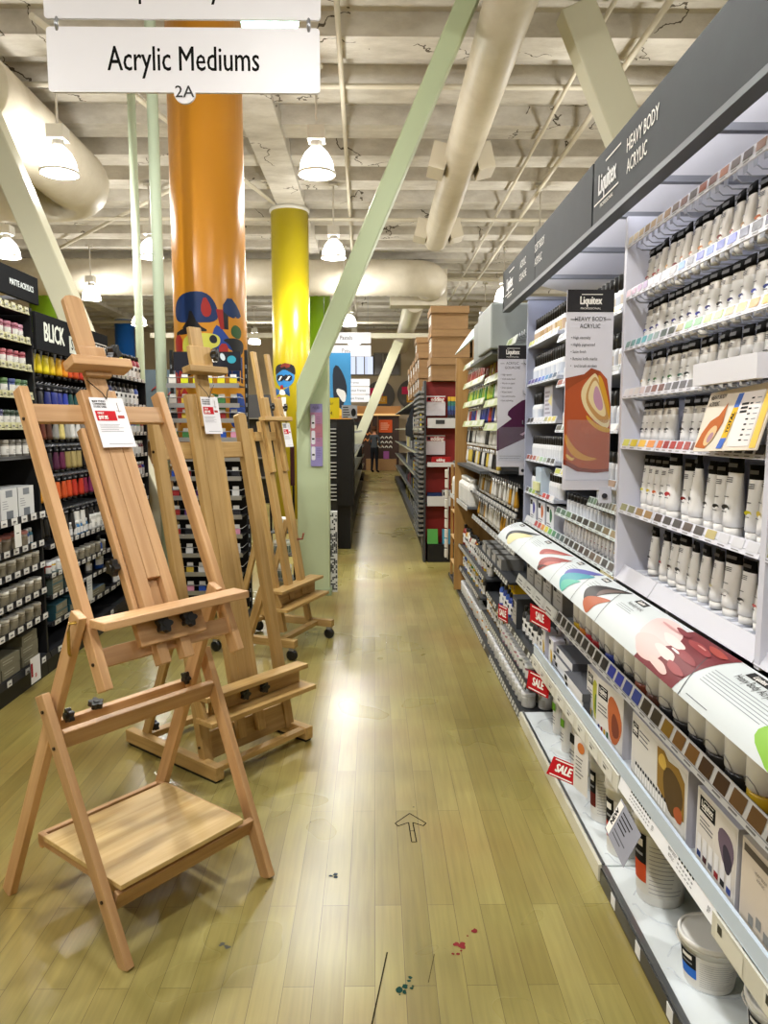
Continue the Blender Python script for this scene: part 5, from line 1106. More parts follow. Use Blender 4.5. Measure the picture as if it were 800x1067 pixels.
# ------------------------------------------------------------------ right-hand run: black shelving beyond
t=thing('display_shelving','black shelving run with lime price strips beyond the grey bay, on right','shelving',(0,0,0))
BK=hx('#17181a')
MB().box(XB,XB+.03,3.98,6.62,.03,2.15,BK).build('back_panel',PT,t); MB().box(.77,.79,3.972,6.6,1.0,1.01,BK).build('upright',PT,t)
o=MB().box(.757,XB,3.67,7.5,.012,.04,hx('#2b2d2f')).build('base_deck',PT,t)
def tagstrip(parent,Y0,Y1,x,z,n,h=.03,c=BK,tc=hx('#cfcfc8'),flip=False):
    b=MB(); M=FR((x,Y1,z),(0,-1,0),(.3,0,1)) if not flip else FR((x,Y0,z),(0,1,0),(-.3,0,1)); L=Y1-Y0; b.box(0,L,0,h,-.004,0,c,M); wd=L/n
    for i in range(n):
        if random.random()<.93: b.quad(i*wd+wd*.16,h*.08,i*wd+wd*.8,h*.9,tc,M,.0015); b.quad(i*wd+wd*.25,h*.35,i*wd+wd*.6,h*.55,hx('#77776f'),M,.002)
    b.build('price_strip',PL,parent)
tagstrip(o,3.67,6.4,.745,.006,44,.034)
def bshelf(Y0,Y1,z,n,x0=.77,c=hx('#33363a')):
    s=MB().box(x0,XB,Y0,Y1,z-.014,z,c).build('shelf',PT,t); tagstrip(s,Y0,Y1,x0-.01,z-.02,n); return s
bshelf(3.43,5.0,.39,26); bshelf(3.68,5.3,.19,28,.78); bshelf(5.02,6.75,.47,24,.765); bshelf(5.32,6.75,.27,22,.77)
LG=hx('#b9c48f'); 
for z,cc in ((2.0,'#cfd3c9'),(1.84,'#c9cfae'),(1.68,'#b5bf85'),(1.52,'#b9c48c')):
    b=MB(); M=FR((.77,6.55,z),(0,-1,0),(.35,0,1)); b.box(0,1.2,0,.05,-.004,0,hx(cc),M); 
    for i in range(8): b.quad(.01+i*.15,.01,.13+i*.15,.042,hx('#c9cdc4') if i%3 else hx('#9fae6a'),M,.0014)
    M=FR((.77,5.30,z-.03),(0,-1,0),(.35,0,1)); b.box(0,1.16,0,.05,-.004,0,hx(cc),M)
    for i in range(7): b.quad(.01+i*.15,.01,.13+i*.15,.042,hx('#c0c6b5') if i%3 else hx('#9fae6a'),M,.0014)
    o=b.build('price_strip',PL,t)
    hooks(t,4.0,6.55,z+.0,40,.80,1.19,hx('#5a5c60'))
MB().box(.74,XB,5.2,7.0,1.185,1.205,hx('#4a4d50')).build('shelf',PT,t)
s=MB().box(.74,XB,5.9,7.2,.86,.875,hx('#5a5c60')).build('shelf',PT,t); MB().box(.735,.742,5.9,7.2,.85,.885,hx('#c9c9c4')).build('price_strip',PL,s)
for z in (1.02,.82): hooks(t,4.05,5.9,z+.15,26,.80,1.19,hx('#6a6c70')); tagstrip(t,4.05,5.85,.77,z-.02,16,.035,hx('#8d8f90'))
bshelf(4.2,5.6,.62,18)
t=thing('wooden_rack','tan wooden end panel and rack at the far end of the black shelving','rack',(0,0,0))
MB().box(.72,XB+.03,6.63,6.66,.05,2.12,WHITE).build('end_panel',WP,t); MB().box(.76,.785,6.7,6.73,.05,1.15,WHITE).build('post',WP,t); MB().box(.79,XB,6.70,6.72,.05,1.10,WHITE).build('side_board',WP,t); MB().box(.76,.785,7.35,7.38,.05,1.15,WHITE).build('post',WP,t)
for z in (.2,.45,.7,.95): MB().box(.76,1.0,6.73,7.35,z,z+.012,hx('#caa'+'774')).build('shelf',PT,t)
t=thing('shelf_header','pale slanted header over the far black shelving','header',(0,0,0))
MB().prism([(.72,2.16),(.735,2.16),(.88,2.36),(.865,2.37)],-6.75,-5.62,hx('#c9d6cf'),RX).build('header_board',PT,t); MB().box(.78,.80,5.6,5.63,2.05,2.36,SILVER).build('bracket_arm',ME,t); MB().box(.80,1.2,6.0,6.05,2.15,2.2,BLACK).build('bracket_arm',ME,t)
t=thing('shelf_header','grey brushed-metal header box beside the plum banner','header',(0,0,0))
MB().box(.685,.95,4.45,5.0,1.97,2.235,hx('#8f9592')).build('header_box',PT,t,bevel=.01); MB().box(.73,.95,5.02,5.55,1.97,2.25,hx('#7d8380')).build('header_box',PT,t,bevel=.01); MB().box(.70,1.2,4.5,5.5,1.945,1.965,hx('#4a4d4c')).build('lower_trim',PT,t)
# products of the black run
rng=random.Random(3)
def prow(pr,name,lab,cat,grp,Y0,Y1,step,x,z,cols,sc_=1.0,rz=-90,jit=.004,sj=0.0,rng=rng):
    Y=Y0;k=0
    while (Y>Y1 if step<0 else Y<Y1):
        inst(pr,name,lab.format(ORD[k]),cat,(x+rng.uniform(-jit,jit),Y,z),R(rz+rng.uniform(-8,8)),grp,hx(rng.choice(cols)),sc_*(1+rng.uniform(-sj,sj))); Y+=step*(1+rng.uniform(-.06,.06)); k+=1
for i,(z,cols) in enumerate(((2.0,['#b5a03a','#8a4a2a','#a03a2a']),(1.84,['#b5c03a','#9ab53a','#4a8a3a','#d9d9d6']),(1.68,['#2a3a8a','#27306a','#7a2a2a','#b5402a','#d9d9d6']),(1.52,['#d9d9d6','#2a2a2a','#c9c9c4']),(1.36,['#d9d9d6','#c9b04a','#2a2a2a']))):
    prow(T_CW,'paint_tube','slim hanging tube, {} from the wooden end, '+['top','second','third','fourth','lowest'][i]+' strip of black run','paint tube','slim tubes on the black run',6.5,4.9,-.088,.82,z-.155,cols,1.0)
prow(B_WHT,'paint_bottle','large white bottle, {} from far end, under the dark ledge','bottle','large white bottles under the ledge',7.12,5.95,-.105,.80,.876,['#d8d7d0'],1.1)
for i,(z,n_) in enumerate(((1.02,'upper'),(.82,'lower'))):
    prow(T_CW,'paint_tube','pale hanging tube, {} from far end, '+n_+' hook row below the dark ledge','paint tube','pale hanging tubes',5.8,4.25,-.092,.83,z,['#d3d2cc','#8a867c','#b5862a','#c9c5b8'],.95)
C_GB=carton(.16,.14,.07,hx('#8d8d88'),hx('#6d6d6a'),dec_grey)
for k in range(4): inst(C_GB,'paint_set_box',f'low grey box, {ORD[k]} from far end, on the dark shelf below hooks','box',(.86,5.3-.22*k,.621),R(-90),'low grey boxes')
def dec_y(q,M,w,h): q.quad(-w*.2,h*.15,w*.4,h*.85,hx('#d9b51f'),M,.0008); q.quad(-w*.1,h*.3,w*.35,h*.7,hx('#6d6c60'),M,.0014)
C_YEL=carton(.13,.16,.075,hx('#d3ae14'),hx('#c9a412'),dec_y)
for k in range(9):
    r_=k%3; inst(C_YEL,'ink_box','yellow carton, '+['bottom','middle','top'][k//3]+' layer, '+['far','centre','near'][r_]+' stack on the dark shelf','box',(.93-.03*(r_==2),4.58-.15*r_,.391+.076*(k//3)),R(-90+rng.uniform(-5,5)),'stacked yellow cartons')
C_GD=carton(.12,.12,.17,hx('#4a4c50'),hx('#3a3c40'),dec_grey); inst(C_GD,'ink_box','dark grey carton in front of the stacked yellow cartons','box',(.85,4.10,.391),R(-90))
prow(B_COL,'ink_bottle','blue bottle, {} from far end, beside the yellow cartons','bottle','blue bottles on the dark shelf',4.62,4.2,-.1,.815,.391,['#23409a','#2a55b0'],.72)
prow(B_COL,'ink_bottle','dark bottle with pale cap, {} from far end, near end of dark shelf','bottle','dark bottles on the dark shelf',3.95,3.46,-.085,.83,.391,['#2a2c2e','#3a4a44','#3a3c40','#4a4c4e'],.78)
prow(B_COL,'ink_bottle','yellow or white bottle, {} from far end, far dark shelf','bottle','bottles on the far dark shelf',6.6,5.1,-.09,.82,.471,['#c99a1f','#d9d9d4','#d9b51f','#8a2a1f','#b5722a','#d3d0c4'],.85,-90,.006,.1)
prow(B_COL,'ink_bottle','coloured bottle, {} from far end, lower far dark shelf','bottle','bottles on the lower far shelf',6.6,5.4,-.085,.82,.271,['#2a4a9a','#3a7a3a','#c9a51f','#d9b52a','#4a4a4a','#b5862a'],.75,-90,.006,.1)
prow(B_COL,'ink_bottle','amber or yellow bottle, {} from far end, near part of low shelf','bottle','amber bottles on the low shelf',5.25,4.62,-.08,.83,.191,['#b5862a','#c9982a','#c9a51f','#6a5a3a'],.72,-90,.004,.06)
prow(J_TINT,'paint_jar','small tinted jar, {} from far end, low dark shelf','jar','tinted jars on the low shelf',4.55,3.72,-.076,.825,.191,['#b98a9a','#c9a5b0','#6a6a6a','#8a5a6a','#a87a80','#c9c5bb','#77736a'],1.0)
prow(J_WHT,'paint_tin','white-lidded tin, {} from far end, front of black deck','jar','white-lidded tins on the deck',4.95,3.75,-.082,.81,.042,['#cfcfcc'],1.05)
prow(J_WHT,'paint_tin','white-lidded tin, {} from far end, second rank on black deck','jar','white-lidded tins on the deck',4.92,3.75,-.082,.90,.042,['#cfcfcc'],1.05)
prow(J_TINT,'paint_jar','mixed jar, {} from far end, far part of the black deck','jar','mixed jars on the far deck',6.6,5.0,-.085,.82,.042,['#d9d9d6','#c9862a','#c9b51f','#cfcfcc','#d3d3d0','#d9902a'],1.15)
t=thing('clip_strip','hanging strip of small white packets on the wooden end post','clip strip',(.735,7.38,0))
b=MB(); b.box(-.004,.004,-.012,.012,.2,1.12,hx('#b9bbb8')); b.build('strip',PL,t)
for i in range(9): MB().box(-.03,-.006,-.035,.035,.22+i*.1,.3+i*.1,hx('#cfcec6')).build('packet',PA,t)

# ---------------- red end cap and the run behind it
t=thing('endcap_display','red pegboard endcap with white shelves reading edding, facing the camera','display',(0,0,0))
REDP=hx('#7c1c17'); y0=8.32
b=MB(); b.box(.575,1.5,8.5,8.53,.0,2.03,REDP); M=FY((0,8.499,0))
b.build('back_panel',PT,t); MB().box(.55,.575,8.3,8.53,0,2.03,hx('#3a3b3d')).build('side_post',PT,t)
MB().box(.60,1.5,8.3,8.5,.0,.20,BLACK).build('base_bin',PT,t)
for z,h_ in ((1.53,.11),(1.10,.05),(.66,.11)): s=MB().box(.59,1.5,8.3,8.5,z-.01,z,hx('#b9b9b9')).build('shelf',PT,t); MB().box(.59,1.5,8.29,8.3,z-.02,z+h_-.02,hx('#bdbdbd')).build('price_strip',PL,s)
for z in (1.65,1.21):
    M=FY((0,8.44,z)); o=MB().box(.585,.80,8.445,8.45,z,z+.22,hx('#cfc9cd')).build('sign_board',PA,t); b=MB(); b.quad(.59,.155,.80,.205,hx('#a8222c') if z>1.5 else hx('#a04a50'),M,.001); b.text('edding',M@Matrix.Translation((.71,.18,0)),.07,WHITE,.02,.8,.002); b.quad(.60,.165,.63,.2,BLACK,M,.002); b.build('lettering',PA,o)
o=MB().quad(.68,1.555,.78,1.60,hx('#3a3a3a'),FY((0,8.288,0))).build('shelf_label',PA,t)
b=MB(); b.box(.64,.85,8.33,8.44,1.12,1.19,hx('#9a1f1f')); o=b.build('red_carton',PA); b=MB(); b.text('edding',FY((.74,8.328,1.155)),.045,WHITE,.02,.8,.001); lo=b.build('lettering',PA,o); tag(o,'red low carton on the middle shelf of the red endcap','box')
PEN=['#c9a02a','#2a6a5a','#2a5a8a','#1f2a5a','#1a1a1a','#1a1a1a']
for k in range(4):
    b=MB(); x=.825+.035*k
    for i,c_ in enumerate(PEN): b.box(x,x+.03,8.4,8.45,1.56+(5-i)*.05,1.608+(5-i)*.05,hx(c_))
    tag(b.build('marker_pack',PL),f'marker pack with yellow to black bands, {ORD[k]} from left, top shelf of endcap','pack','banded marker packs')
tag(carton(.16,.1,.12,hx('#23305a'),hx('#1f2a4a'),None)[0][1] and inst(carton(.16,.1,.12,hx('#23305a'),hx('#1f2a4a'),None),'marker_tub','dark blue tub on the lowest white shelf of the endcap','box',(.68,8.42,.661)),'dark blue tub on the lowest white shelf of the endcap','box')
inst(carton(.1,.08,.15,hx('#b9b9bb'),hx('#8a8a8c'),dec_grey),'marker_box','grey printed box on the lowest white shelf of the endcap','box',(.82,8.42,.661))
for x,c_,lab in ((.66,'#3f9a2a','green folder standing in the black bin of the red endcap'),(.83,'#1f86a8','teal folder standing in the black bin of the red endcap')):
    o=MB().box(-.06,.06,-.02,.0,0,.17,hx(c_)).build('folder',PL,None,(x,8.36,.20)); o.rotation_euler=(R(-14),0,0); tag(o,lab,'folder')
# shipping cartons on top
def ship(w,d,h,lid=True):
    P=[]; b=MB(); b.box(-w/2,w/2,-d/2,d/2,0,h-.045 if lid else h,WHITE); P.append(('carton_body',b.mesh('carton_body',MCARD)))
    if lid: b=MB(); b.box(-w/2-.012,w/2+.012,-d/2-.012,d/2+.012,h-.075,h,WHITE); P.append(('lid',b.mesh('lid',MCARD)))
    b=MB(); M=FR((-w/2-.002,0,0),(0,-1,0),(0,0,1)); b.quad(-d*.3,h*.25,d*.3,h*.75,hx('#d6d3cc'),M,.001); b.lines(-d*.25,h*.68,d*.4,4,h*.1,h*.03,hx('#6a6a66'),M,.002); P.append(('shipping_label',b.mesh('shipping_label',PA)))
    return P
S1=ship(.40,.5,.25); S2=ship(.42,.5,.30); S3=ship(.32,.4,.24)
for k,(z,pr,lab) in enumerate(((2.035,S1,'bottom'),(2.29,S2,'middle'),(2.595,S1,'top'))):
    inst(pr,'cardboard_box',f'brown lidded cardboard box, {lab} of the tall stack over the red endcap','box',(.835+.015*(k==1),8.62,z),0,'brown cardboard boxes')
for k,(x,yy,z,lab) in enumerate(((1.29,8.62,2.035,'low'),(1.29,8.62,2.29,'high'))):
    inst(S1,'cardboard_box',f'brown lidded cardboard box, {lab} one behind the pale slanted header','box',(x,yy,z),0,'brown cardboard boxes')
for k,(yy,n_) in enumerate(((9.6,2),(10.1,3),(10.7,2),(11.4,2),(12.2,2))):
    for q in range(n_):
        inst(S3,'cardboard_box',f'small brown carton with white label, {ORD[k]} stack behind endcap, {["lowest","second layer","third layer"][q]}','box',(.72,yy,1.965+.243*q),0,'small cartons over the far run')
t=thing('display_shelving','long dark shelving run behind the red endcap, toward the shop end','shelving',(0,0,0))
MB().box(1.15,1.18,8.9,22,0,1.95,BK).build('back_panel',PT,t); MB().box(.6,1.15,8.9,22,0,.12,BK).build('base_deck',PT,t)
for z in (.45,.8,1.15,1.5,1.93): s=MB().box(.62,1.15,8.9,22,z-.015,z,hx('#3a3b3d')).build('shelf',PT,t); tagstrip(s,8.9,22,.61,z-.02,60,.035,hx('#2a2a2a'),hx('#c0bfa0'))
b=MB(); b.prism([(.62,1.35),(.62,1.9),(.5,1.55),(.5,1.40)],-12.03,-12,hx('#25282c'),RX); b.build('end_flag',PT,t)
t=thing('wire_rack','silver slatted literature rack on the side of the red endcap','rack',(0,0,0))
b=MB(); b.box(.545,.552,8.55,8.58,.15,1.98,SILVER); b.box(.545,.552,9.3,9.33,.15,1.98,SILVER); b.build('post',ME,t)
for i in range(30): MB().box(.49,.548,8.27,9.3,.30+i*.055,.325+i*.055,hx('#8f9294')).build('slat',ME,t)
rng=random.Random(9)
for zi,z in enumerate((.121,.451,.801,1.151,1.501)):
    Y=9.5;k=0
    while Y<16:
        w_=rng.uniform(.16,.3); h_=rng.uniform(.12,.25); cc=rng.choice(['#c9b51f','#8a8a88','#3a3a3c','#b5b3ad','#5a5c60','#c9c7c0','#9a2a2a'])
        inst([('carton_body',MB().box(-w_/2,w_/2,-.1,.1,0,h_,[hx('#4a4a4c'),hx('#55555a'),hx(cc),hx('#44'+'4446'),hx('#444446'),hx('#444446')]).mesh('carton_body',PA))],'product_box',f'small product box, {ORD[k]} from the red endcap, {["deck","first shelf","second shelf","third shelf","fourth shelf"][zi]} of long run','box',(.78,Y,z),R(-90),'product boxes on the long run'); Y+=w_+rng.uniform(.03,.3); k+=1
# ------------------------------------------------------------------ left-hand run
def lrun(lab,Y0,Y1,hz=None,xb=-2.48):
    t=thing('display_shelving',lab,'shelving',(0,0,0))
    MB().box(xb-.03,xb,Y0,Y1,.0,2.2,BK).build('back_panel',PT,t); MB().box(xb,-2.0,Y0,Y1,.10,.14,hx('#222326')).build('base_deck',PT,t); MB().box(-2.03,-2.01,Y0,Y1,0,.10,BLACK).build('kick_plate',PT,t)
    return t
def lstrip(parent,Y0,Y1,x,z,h,c,n=0,tc=None,tf=.6):
    b=MB(); M=FR((x,Y0,z),(0,1,0),(-.3,0,1)); L=Y1-Y0; b.box(0,L,0,h,-.004,0,c,M)
    for i in range(n):
        wd=L/n
        b.add([(i*wd+wd*(1-tf)/2,h*.05,.002),(i*wd+wd*(1+tf)/2,h*.05,.002),(i*wd+wd*(1+tf)/2,h*.95,.012),(i*wd+wd*(1-tf)/2,h*.95,.012)],[(0,1,2,3)],tc,False,M)
        b.quad(i*wd+wd*(1-tf*.6)/2,h*.35,i*wd+wd*(1+tf*.3)/2,h*.55,hx('#55555a'),M,.0105)
    return b.build('price_strip',PL,parent)
def lshelf(t,Y0,Y1,z,h=.045,c=hx('#a9a676'),n=0,tc=None,x=-2.0,xb=-2.48):
    s=MB().box(xb,x-.003,Y0+.003,Y1-.003,z-.012,z,hx('#26272a')).build('shelf',PT,t); lstrip(s,Y0,Y1,x,z-.014,h,c,n,tc); return s
t=lrun('black shelving bay at far left edge with khaki price strips',3.2,4.47)
MB().box(-2.48,-2.0,4.45,4.47,.14,2.2,BK).build('side_panel',PT,t)
for z in (2.17,2.0,1.845,1.685,1.51): lshelf(t,3.2,4.45,z,.042,hx('#b3b083'),16,hx('#bdbb98'),-2.0)
s=lshelf(t,3.2,4.47,.99,.04,BK,11,hx('#d6d6d2'),-1.97); 
for z in (.82,.69,.53,.375): lshelf(t,3.2,4.468,z,.036,BK,12,hx('#d3d3cf'),-1.985)
lstrip(t,3.2,4.47,-1.985,.105,.036,hx('#1c1d1f'),6,hx('#cfcfcb'),.25)
rng=random.Random(21)
def lrow(pr,name,lab,cat,grp,Y0,Y1,step,x,z,cols,sc_=1.0,tilt=0.0):
    Y=Y0;k=0
    while Y>Y1:
        inst(pr,name,lab.format(ORD[k]),cat,(x+rng.uniform(-.006,.006),Y,z),R(90+rng.uniform(-8,8)),grp,hx(cols[k] if len(cols)>6 and k<len(cols) else rng.choice(cols)),sc_,tilt); Y-=step*(1+rng.uniform(-.05,.05)); k+=1
J_MAT=jar_proto(.028,.095,TINT,TINT,.22,True,hx('#d0cfc8'))
for z,c_,n_,cols in ((2.0,'pink and mauve','second',['#9a5a6a','#8a4a5a','#a87a8a']),(1.845,'rose','third',['#8a3a44','#9a4a50']),(1.685,'blue and green','fourth',['#2a3a6a','#4a6a3a','#5a7a4a','#3a5a3a']),(1.51,'dark green','fifth',['#2a4a2a','#3a3a5a','#2a3a2a']),(2.17,'dark','top',['#5a4a4a','#6a4a55'])):
    if n_=='top': continue
    lrow(J_MAT,'paint_jar',c_+' paint jar, {} from the bay end, on '+n_+' khaki strip','jar','matte jars on the khaki strips',4.40,3.7,.075,-2.05,z+.001,cols,1.0)
lrow(J_MAT,'paint_jar','grey-white paint jar, {} from the bay end, under the fifth khaki strip','jar','matte jars on the khaki strips',4.40,3.7,.08,-2.06,1.345,['#77736a','#8a8578','#6a675f'],1.0)
s=lshelf(t,3.2,4.45,1.344,.02,BK)
def dec_wb(q,M,w,h): q.quad(-w*.48,h*.02,w*.48,h*.98,hx('#c9cbca'),M,.0008); q.quad(-w*.2,h*.1,w*.2,h*.35,hx('#6d7278'),M,.0014); q.quad(-w*.2,h*.75,w*.2,h*.95,hx('#7d8288'),M,.0014); q.lines(-w*.4,h*.65,w*.35,4,h*.07,h*.02,hx('#8a8c90'),M,.0014)
C_WB=carton(.19,.14,.185,hx('#c9cbca'),hx('#9a9c9c'),dec_wb)
for k in range(4): inst(C_WB,'paint_set_box',f'white and grey boxed set, {ORD[k]} from bay end, on left ledge','box',(-2.06,4.26-.2*k,.991),R(90),'white boxed sets on the left ledge')
lrow(J_PINK,'medium_jar','grey jar with dusty red lid, {} from the bay end, under the ledge','jar','jars with red lids',4.28,3.6,.105,-2.05,.821,['#8a7f70'],1.0)
lrow(B_CRF,'craft_bottle','blue-teal bottle, {} from the bay end, beside the red-lidded jars','bottle','blue bottles beside the jars',4.47,4.35,.06,-2.05,.821,['#1f4a8a','#1f6a80'],.8)
for z,n_ in ((.691,'third'),(.531,'fourth'),(.376,'fifth')):
    lrow(J_GREY,'medium_jar','grey-beige medium jar, {} from the bay end, '+n_+' shelf at lower left','jar','grey medium jars',4.42,3.6,.1,-2.05,z,['#8a8578'],1.0)
def dec_gb(q,M,w,h): q.quad(-w*.47,h*.06,w*.47,h*.94,hx('#6a6654'),M,.0008); q.lines(-w*.4,h*.7,w*.6,2,h*.25,h*.1,hx('#8d8a78'),M,.0014)
C_GBX=carton(.2,.2,.06,hx('#6d6956'),hx('#5a5747'),dec_gb); C_TEAL=carton(.2,.2,.05,hx('#2a5560'),hx('#23464f'),dec_gb)
for k,(yy,q) in enumerate(((4.25,0),(4.25,1),(4.25,2),(4.02,0),(4.02,1),(3.8,0),(3.8,1))): inst(C_GBX,'canvas_box','olive grey box, '+['bottom','middle','top'][q]+' of the '+{4.25:'nearest bay-end',4.02:'second',3.8:'third'}[yy]+' pile on left base deck','box',(-2.11,yy,.141+.061*q),R(90+rng.uniform(-3,3)),'olive boxes on the base deck')
t2=thing('price_card','white price card hanging from the left ledge above red-lidded jars','price card',(0,0,0)); M=FL((-1.955,4.03,.98)); MB().box(0,.075,-.125,0,-.001,0,hx('#d9d9d4'),M).build('card',PA,t2); MB().quad(.02,-.05,.05,-.045,BLACK,M,.001).build('print',PA,t2)
t2=thing('price_card','white price card with red corner hanging from the left base shelf','price card',(0,0,0)); M=FL((-1.955,4.13,.20)); MB().box(0,.12,-.15,0,-.001,0,hx('#d3d3d3'),M).build('card',PA,t2); b=MB(); b.quad(.0,-.11,.025,-.03,hx('#8a1f2a'),M,.001); b.text('$5',M@Matrix.Translation((.06,-.11,0)),.03,RED,.02,.8,.0012); b.build('print',PA,t2)
# headers
t=thing('shelf_header','black header reading BLICK MATTE ACRYLICS over the left edge bay','header',(0,0,0))
HB=hx('#1f2022')
MB().box(-2.0,-1.98,3.2,4.53,2.225,2.38,HB).build('header_board',MT,t,bevel=.002); b=MB(); b.text('BLICK',FL((-1.979,3.87,2.30)),.12,hx('#dfe6e4'),.02,.8,.001); b.text('MATTE ACRYLICS',FL((-1.979,4.32,2.30)),.045,hx('#dfe6e4'),.02,.8,.001,'C',.33); b.build('lettering',MT,t)
MB().box(-2.45,-2.0,4.4,4.43,2.24,2.26,SILVER).build('bracket_arm',ME,t); MB().box(-2.45,-2.0,3.5,3.53,2.24,2.26,SILVER).build('bracket_arm',ME,t); MB().box(-2.46,-2.44,4.4,4.43,1.9,2.26,SILVER).build('bracket_post',ME,t)
t=thing('shelf_header','black header reading BLICK STUDIO ACRYLICS behind the nearest easel','header',(0,0,0))
MB().box(-2.0,-1.98,4.47,5.66,1.965,2.185,HB).build('header_board',MT,t,bevel=.002); b=MB(); b.text('BLICK',FL((-1.979,4.72,2.075)),.155,hx('#dfe3d8'),.02,.72,.001,'C',.40)
M=FL((-1.979,5.0,2.045)); b.quad(-.055,-.055,.27,.055,hx('#cfd3c8'),M,.001); b.text('STUDIO',M@Matrix.Translation((.107,0,0)),.10,HB,.01,.75,.002,'C',.29); M=FL((-1.979,5.30,2.06)); b.quad(.0,-.05,.33,-.044,WHITE,M,.001); b.quad(.0,.044,.33,.05,WHITE,M,.001); b.quad(.324,-.05,.33,.05,WHITE,M,.001); b.text('ACRYLICS',M@Matrix.Translation((.16,0,0)),.085,WHITE,.01,.75,.002,'C',.3); b.build('lettering',MT,t)
MB().box(-2.45,-2.0,5.0,5.03,1.98,2.0,SILVER).build('bracket_arm',ME,t)
# BLICK bay
t=lrun('black shelving bay of hanging coloured tubes under the BLICK STUDIO header',4.475,5.66)
for z in (1.99,1.77,1.585,1.39,1.2,.98):
    b=MB(); n=20
    for i in range(n): yy=4.5+1.12*(i+.5)/n; b.tube([(-2.47,yy,z+.012),(-2.02,yy,z),(-2.005,yy,z+.012)],.0028,SILVER,5)
    b.tube([(-2.46,4.49,z+.012),(-2.46,5.64,z+.012)],.006,SILVER,6); b.build('hook_rail',ME,t)
for z in (.78,.60,.47): lshelf(t,4.51,5.65,z,.03,BK,12,hx('#d0d0cc'),-1.985)
lshelf(t,4.51,5.65,.30,.03,BK,8,hx('#bdbdb8'),-1.985); lstrip(t,4.48,5.65,-1.985,.105,.036,hx('#1c1d1f'),5,hx('#cfcfcb'),.25)
TR=[(1.99,'top',['#d9c41a','#d9c81f','#d9b81a','#d9a81f','#d98a1f','#c04a1f','#b5301f','#a01f1f','#b0201f','#9a1a22']),
    (1.77,'second',['#1a1a22','#1f2a6a','#24307a','#1f2a7a','#2a3a9a','#1f4a4a','#2a6a5a','#1f2a6a','#2a2a7a','#1f3a8a']),
    (1.585,'third',['#5a2a1f','#4a2a22','#8a8a86','#cfc07a','#9a9a96','#d0d0cc','#77706a','#3a3a3a','#5a4a3a','#1a1a1a']),
    (1.39,'fourth',['#1a1a1c','#222022','#4a1f3a','#5a1f3f','#8a7a4a','#9a8a5a','#1f1f24','#2a2a2a','#1a1a1a','#3a2a2a']),
    (1.2,'fifth',['#c98a1f','#d9a01f','#c05a2a','#b84a22','#c0451f','#b0301f','#7a1f3a','#6a1f4a','#5a1f4f','#2a2a8a']),
    (.98,'sixth',['#1a1a1a','#222222','#9a6a1f','#1f1f1f','#2a2a2a','#cfcfca','#1f1f1f','#2a2a2a','#222222','#1f1f1f'])]
for z,n_,cols in TR:
    for k in range(12):
        Y=4.54+.093*k; inst(T_CO,'paint_tube',f'hanging colour tube, {ORD[k]} from the left, {n_} hook row under BLICK STUDIO header','paint tube',(-2.05+rng.uniform(-.006,.006),Y,z-.172),R(90+rng.uniform(-10,10)),'hanging colour tubes',hx(cols[min(9,int(k*10/12))]),(1.3,1.2,1.0),R(3))
def craft(n_,z,Y0,Y1,cols,lab,sc_=.8): lrow(B_CRF,'craft_bottle',lab,'bottle','small bottles on the BLICK bay shelves',Y1,Y0,.055,-2.04,z,cols,sc_)
craft(0,.781,4.95,5.3,['#2a7a6a','#2a6a9a','#8a8a86','#1f5a7a'],'small teal or blue bottle, {} from right, shelf below the tubes')
lrow(jar_proto(.05,.11,hx('#c9c9c4'),hx('#d0d0cc'),.2,True,hx('#e0e0da')),'gesso_tub','white tub, {} from right, on the shelf below the hanging tubes','tub','white tubs below the tubes',5.58,5.3,.11,-2.06,.781,['#c9c9c4'])
lrow(J_TINT,'paint_jar','small red or yellow pot, {} from right, shelf below the hanging tubes','jar','small pots below the tubes',4.93,4.52,.07,-2.04,.601,['#c9a51f','#a0301f','#d9d9d4','#8a1f1f'],.9)
lrow(J_GREY,'medium_jar','dull jar, {} from right, behind the easel rail','jar','dull jars behind the easel',5.55,5.0,.1,-2.06,.601,['#8a8578'],.9)
inst(B_COL,'paint_jug','blue jug on the low shelf behind the nearest easel mast','bottle',(-2.06,5.5,.471),R(90),None,hx('#1a4a9a'),1.25)
inst(B_COL,'paint_jug','grey bottle to the left of the blue jug','bottle',(-2.06,5.3,.471),R(90),None,hx('#7a7a74'),.95)
for k,(yy,q) in enumerate(((4.62,0),(4.62,1),(4.85,0))): inst(carton(.16,.14,.07,hx('#c9a83a') if q==0 and yy>4.7 else hx('#3a5a60'),hx('#4a5a58'),dec_gb),'paint_set_box',['teal box, lower of two behind easel rail','teal box, upper of two behind easel rail','mustard box beside the two teal boxes'][k],'box',(-2.06,yy,.471+.071*q),R(90),'boxes behind the easel rail')
for k,(yy,q) in enumerate(((4.68,0),(4.68,1),(4.93,0),(4.93,1))): inst(C_TEAL,'canvas_box','flat teal box, '+['lower','upper'][q]+' of the '+('left' if yy<4.8 else 'right')+' pile under the BLICK bay','box',(-2.10,yy,.301+.051*q),R(90+rng.uniform(-4,4)),'flat teal boxes')
inst(carton(.3,.2,.06,hx('#6a6a4a'),hx('#4a5a6a'),dec_gb),'canvas_box','flat green-blue box on the base behind the easel','box',(-2.1,5.3,.301),R(90))
t2=thing('price_card','white price card hanging beside the teal boxes behind the easel','price card',(0,0,0)); M=FL((-1.955,5.0,.50)); MB().box(0,.09,-.17,0,-.001,0,hx('#b9b9b4'),M).build('card',PA,t2); MB().lines(.01,-.03,.07,4,.02,.006,GREY,M).build('print',PA,t2)
